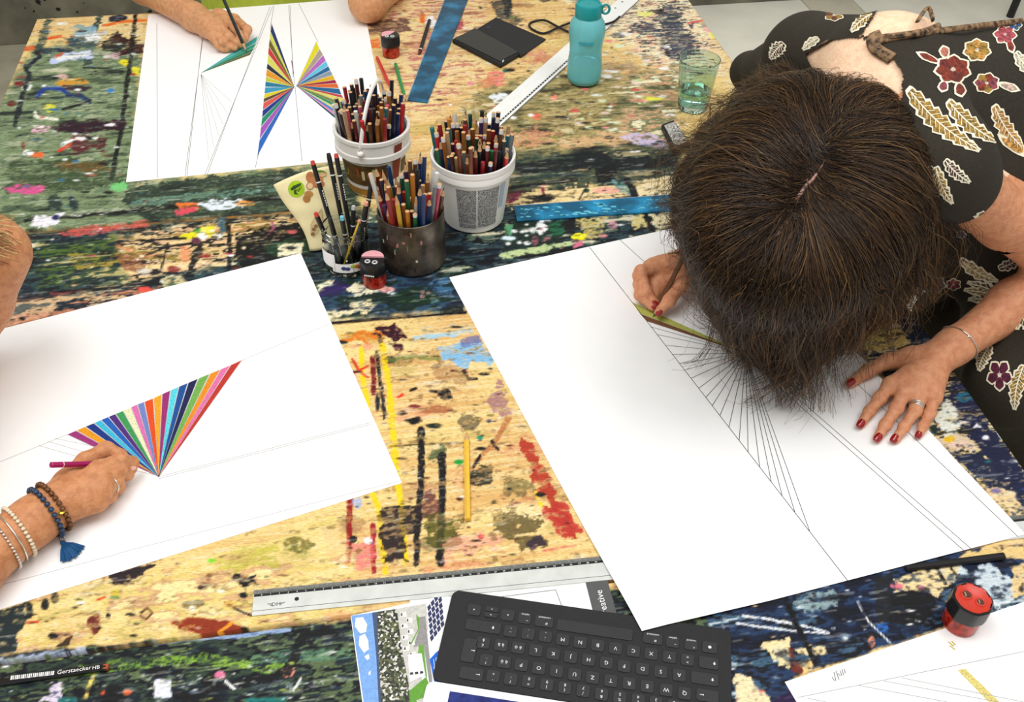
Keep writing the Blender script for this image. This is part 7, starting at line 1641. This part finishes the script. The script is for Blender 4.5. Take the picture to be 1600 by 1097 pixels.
def tubes(HV, HR, HT):
    N = len(HV); tg = np.gradient(HV, axis=1); tg /= np.linalg.norm(tg, axis=2, keepdims=True) + 1e-9
    e1 = np.cross(tg, np.array([.3, .2, .93])); e1 /= np.linalg.norm(e1, axis=2, keepdims=True) + 1e-9; e2 = np.cross(tg, e1)
    V = np.stack([HV + HR[..., None] * (e1 * math.cos(a) + e2 * math.sin(a)) for a in (0, 2.094, 4.189)], 2).reshape(-1, 3)
    b0 = (np.arange(N)[:, None, None] * (SEG + 1) + np.arange(SEG)[None, :, None]) * 3; k = np.arange(3)[None, None, :]; b = b0 + k; b2 = b0 + (k + 1) % 3
    return V, np.stack([b, b2, b2 + 3, b + 3], -1).reshape(-1, 4), np.repeat(HT.reshape(-1, 3), 3, 0)
Vs_, Qs_, Ts_ = tubes(HV, HR, HT)
Vk, Qk = sdf_mesh([([elp(HC2 + ax2[2] * .008 - ax2[0] * .012, ax2, [9.8, 8.6, 11.4])], .02, .02)], .006)
Vm, Qm = merge([(Vk, Qk), (Vs_, Qs_)]); hair_obj('hair', Vm, Qm, np.concatenate([np.tile(tn2[0], (len(Vk), 1)), Ts_]), p2)
# bracelets
axis2 = El2 - W2
def mbead(c): return mat('bead_%d_%d_%d' % c, c, .25, var=.25, scale=500)
e, ps = chain('bracelet', bv2, lerp(W2, El2, .045), axis2, .001, 'bracelet of dark blue beads with a blue tassel', mbead((40, 62, 92)), bead=.0036, n=27, lift=.0034, skew=Vector((-.10, .10, 0)))
tp0 = G(*q(300, 615), .004); tp1 = G(*q(318, 672), .004)
for k in range(4):
    c = tp0.lerp(tp1, (k + .5) / 4); MB().tube([c + Vector((.0022 * math.cos(a), .0032 * math.sin(a), .0008 * (k % 2))) for a in [6.283 * i / 10 for i in range(11)]], .0007, 6, caps=False).build('chain_link', m_silver, e, wld=True)
MB().ellipsoid(tp1, (.0035, .0035, .0035), seg=10, rings=6).build('tassel_knot', mbead((20, 74, 120)), e, wld=True)
tz = [q(305, 765), q(330, 766), q(355, 758), q(380, 742), q(405, 722), q(425, 690)]
for k in range(34):
    t = k / 33 * 5; i = min(int(t), 4); f = t - i; x = tz[i][0] * (1 - f) + tz[i + 1][0] * f; y = tz[i][1] * (1 - f) + tz[i + 1][1] * f
    en = G(x + rs.uniform(-1, 1), y + rs.uniform(-1.5, 1.5), .002 + .003 * rs.random()); md = tp1.lerp(en, .5) + Vector((0, 0, .003)); MB().tube([tp1, md, en], [.0010, .0011, .0008], 5).build('tassel_strand', mat('tassel_blue', (18, 84, 136), .6, var=.35, scale=900), e, wld=True)
e, ps = chain('bracelet', bv2, lerp(W2, El2, -.01), axis2, .001, 'bracelet of brown wooden beads with a small gold disc', mbead((110, 66, 30)), bead=.0036, n=27, lift=.0034, skew=Vector((-.10, .10, 0)))
h = bv2.ray_cast(CAM, ray(*q(318, 522)).normalized())
if h[0] is not None: MB().ellipsoid(h[0] + Vector((0, -.001, .004)), (.0045, .0045, .0016), seg=14, rings=6).build('gold_disc', mat('gold', (226, 186, 70), .25, .8), e, wld=True)
for k, (t, lab) in enumerate(((.22, 'pearl and silver bead bracelet worn nearest the blue beads'), (.27, 'silver tube bracelet between two beaded silver ones'), (.32, 'small silver bead bracelet worn highest on the forearm'))):
    chain('bracelet', bv2, lerp(W2, El2, t), axis2, .0012, lab, m_silver if k else mat('pearl', (232, 218, 190), .25), bead=(.0026, None, .002)[k], n=(38, 40, 46)[k], lift=(.0024, .0014, .0020)[k], skew=Vector((-.10, .12, 0)))
h = bv2.ray_cast(CAM, ray(*q(140, 748)).normalized()); c_ = G(*q(142, 748), .003); 
f0_, f1_ = mcp2[2], fin2[2][0]
chain('finger_ring', bv2, lerp(f0_, f1_, .7), f1_ - f0_, .0011, 'plain silver ring on the hand with the magenta pencil', m_silver, 'ring', n=24, lift=.0004, rmax=.0108, rdef=.0096)

# ================================================================ person at the far side: writing hand, resting elbow, lime shirt
m_sk3 = skin('skin_light_tan', (216, 158, 112), (192, 128, 86))
q = crop(300, 0, 5)
W3 = hj(q, 120, 200, 3.0)
mcp3 = [hj(q, 262, 150, 4.4), hj(q, 215, 195, 4.2), hj(q, 185, 245, 3.6), hj(q, 165, 290, 2.8)]
fin3 = [[hj(q, 335, 225, 4.0), hj(q, 382, 292, 2.6), hj(q, 398, 325, 1.7)], [hj(q, 285, 280, 3.5), hj(q, 345, 330, 2.0), hj(q, 380, 352, 1.3)],
        [hj(q, 240, 325, 2.7), hj(q, 290, 362, 1.5), hj(q, 335, 378, 1.0)], [hj(q, 205, 355, 1.8), hj(q, 245, 380, 1.1), hj(q, 280, 388, .9)]]
th3 = [hj(q, 210, 130, 3.4), hj(q, 335, 150, 3.2), hj(q, 432, 232, 3.0), hj(q, 418, 300, 1.9)]
g3 = hand_groups(W3, mcp3, fin3, th3, 1.0, 1.05); g3[0][0].append(cap(hj(q, 180, 230, 2.8), hj(q, 280, 300, 1.8), 1.8, 1.4))
El3 = gp(168, -62, 5); Sh3 = gp(180, -260, 30)
arm3 = [cap(W3, lerp(W3, El3, .12), 2.6, 2.8), cap(lerp(W3, El3, .12), lerp(W3, El3, .6), 2.8, 4.2), cap(lerp(W3, El3, .6), El3, 4.2, 4.3), cap(El3, Sh3, 4.4, 5.6)]
El4 = gp(575, 4, 4.6); Hd4 = gp(668, -62, 2.2); Sh4 = gp(560, -300, 30)
arm4 = [cap(El4, lerp(El4, Sh4, .5), 4.1, 4.6), cap(lerp(El4, Sh4, .5), Sh4, 4.6, 5.6), cap(El4, Hd4, 3.9, 2.8)]
mid3 = lerp(Sh3, Sh4, .5) + np.array([0, .02, .02]); pel3 = np.array([mid3[0] - .01, max(mid3[1] + .04, 2.46), TZ - .20])
t3 = [cap(Sh3, mid3, 6, 8), cap(mid3, Sh4, 8, 6), cap(mid3 + np.array([-.07, .0, -.05]), pel3 + np.array([-.06, 0, 0]), 10, 12), cap(mid3 + np.array([.07, .0, -.05]), pel3 + np.array([.06, 0, 0]), 10, 12)]
HC3 = mid3 + np.array([.0, -.06, .22]); ax3 = [np.array([0, -.86, -.5]), np.array([1., 0, 0]), np.array([0, -.5, .86])]
hd3 = [elp(HC3, ax3, [9.8, 7.6, 11.2]), cap(HC3 - ax3[2] * .10, mid3, 5, 6), cap(HC3 + ax3[0] * .095, HC3 + ax3[0] * .112 - ax3[2] * .03, .8, 1.2)]
lg3 = [cap(pel3, pel3 + np.array([0, .02, -.25]), 13, 10), cap(pel3 + np.array([0, .02, -.25]), np.array([pel3[0], pel3[1] + .02, .05]), 9, 4.5)]
cut3, d3 = lerp(W3, El3, .5), (El3 - W3) / np.linalg.norm(El3 - W3)
V1, Q1 = sdf_mesh([(t3 + lg3, .03, .02), (hd3, .02, .02), (arm3, .02, .03), (arm4, .02, .03)] + rest_hand(Hd4, [.5, .8, -.1]), .0045, keep=lambda c: ~(((c - cut3) @ d3 < -.002) & (np.linalg.norm(c - lerp(W3, cut3, .7), axis=1) < .12)))
V2, Q2 = fine_hand(g3, arm3, W3, El3, cut3, d3, .0018)
p3 = link('person', np_mesh('person', *merge([(V1, Q1), (V2, Q2)]), [m_sk3])); tag(p3, 'person in a lime green shirt writing on the butterfly drawing with a dark pencil', 'person')
Vt, Qt = sdf_mesh([(grow(t3, 1.0) + [cap(pel3, pel3 + np.array([0, .02, -.25]), 14.5, 12), cap(Sh3, lerp(Sh3, El3, .45), 7, 6.5), cap(Sh4, lerp(Sh4, El4, .45), 7, 6.5)], .03, .02)], .007)
link('shirt', np_mesh('shirt', Vt, Qt, [mat('lime_shirt', (190, 206, 70), .85, scale=60, bump=.15, bscale=500)]), p3)
face(HC3, ax3, p3)
Vk, Qk = sdf_mesh([([elp(HC3 + ax3[2] * .012 - ax3[0] * .02, ax3, [9.6, 8.4, 11.2])], .02, .02)], .006); hair_obj('hair', Vk, Qk, np.tile(np.array(srgb((70, 50, 34))), (len(Vk), 1)), p3)
pencil('pencil', G(*q(430, 412), .001), G(349, -2, .098), (30, 40, 34), (60, 70, 40), 'dark pencil held by the person in the lime shirt', r=.0040)
# black metal chair behind the bending woman
m_ch = mat('chair_black', (22, 22, 24), .4)
def FLR(px, py): d = ray(px, py); return CAM + d * ((0.0 - CAM.z) / d.z)
f0 = FLR(1578, 26); e = empty('chair', (f0.x + .2, f0.y + .1, 0)); tag(e, 'black metal chair standing on the floor behind the bending woman', 'chair')
xa = Vector((CT, ST, 0)); ya = Vector((-ST, CT, 0))
for i in (0, 1):
    for j in (0, 1): p = f0 + xa * .40 * i - ya * .40 * j; MB().tube([p, p + Vector((0, 0, .44 if j == 1 else .86)) + (xa * .05 if j == 0 else xa * 0)], .016, 8).build('leg', m_ch, e, wld=True)
for nm, z0, z1, j0, j1 in (('seat', .44, .47, 0, 1), ('backrest', .60, .84, -.02, .02)):
    P_ = [f0 + xa * .40 * i - ya * .40 * j for i, j in ((0, j0), (1, j0), (1, j1), (0, j1))]; MB().prism([(p.x, p.y) for p in P_], z0, z1).build(nm, m_ch, e, wld=True, bevel=.006)
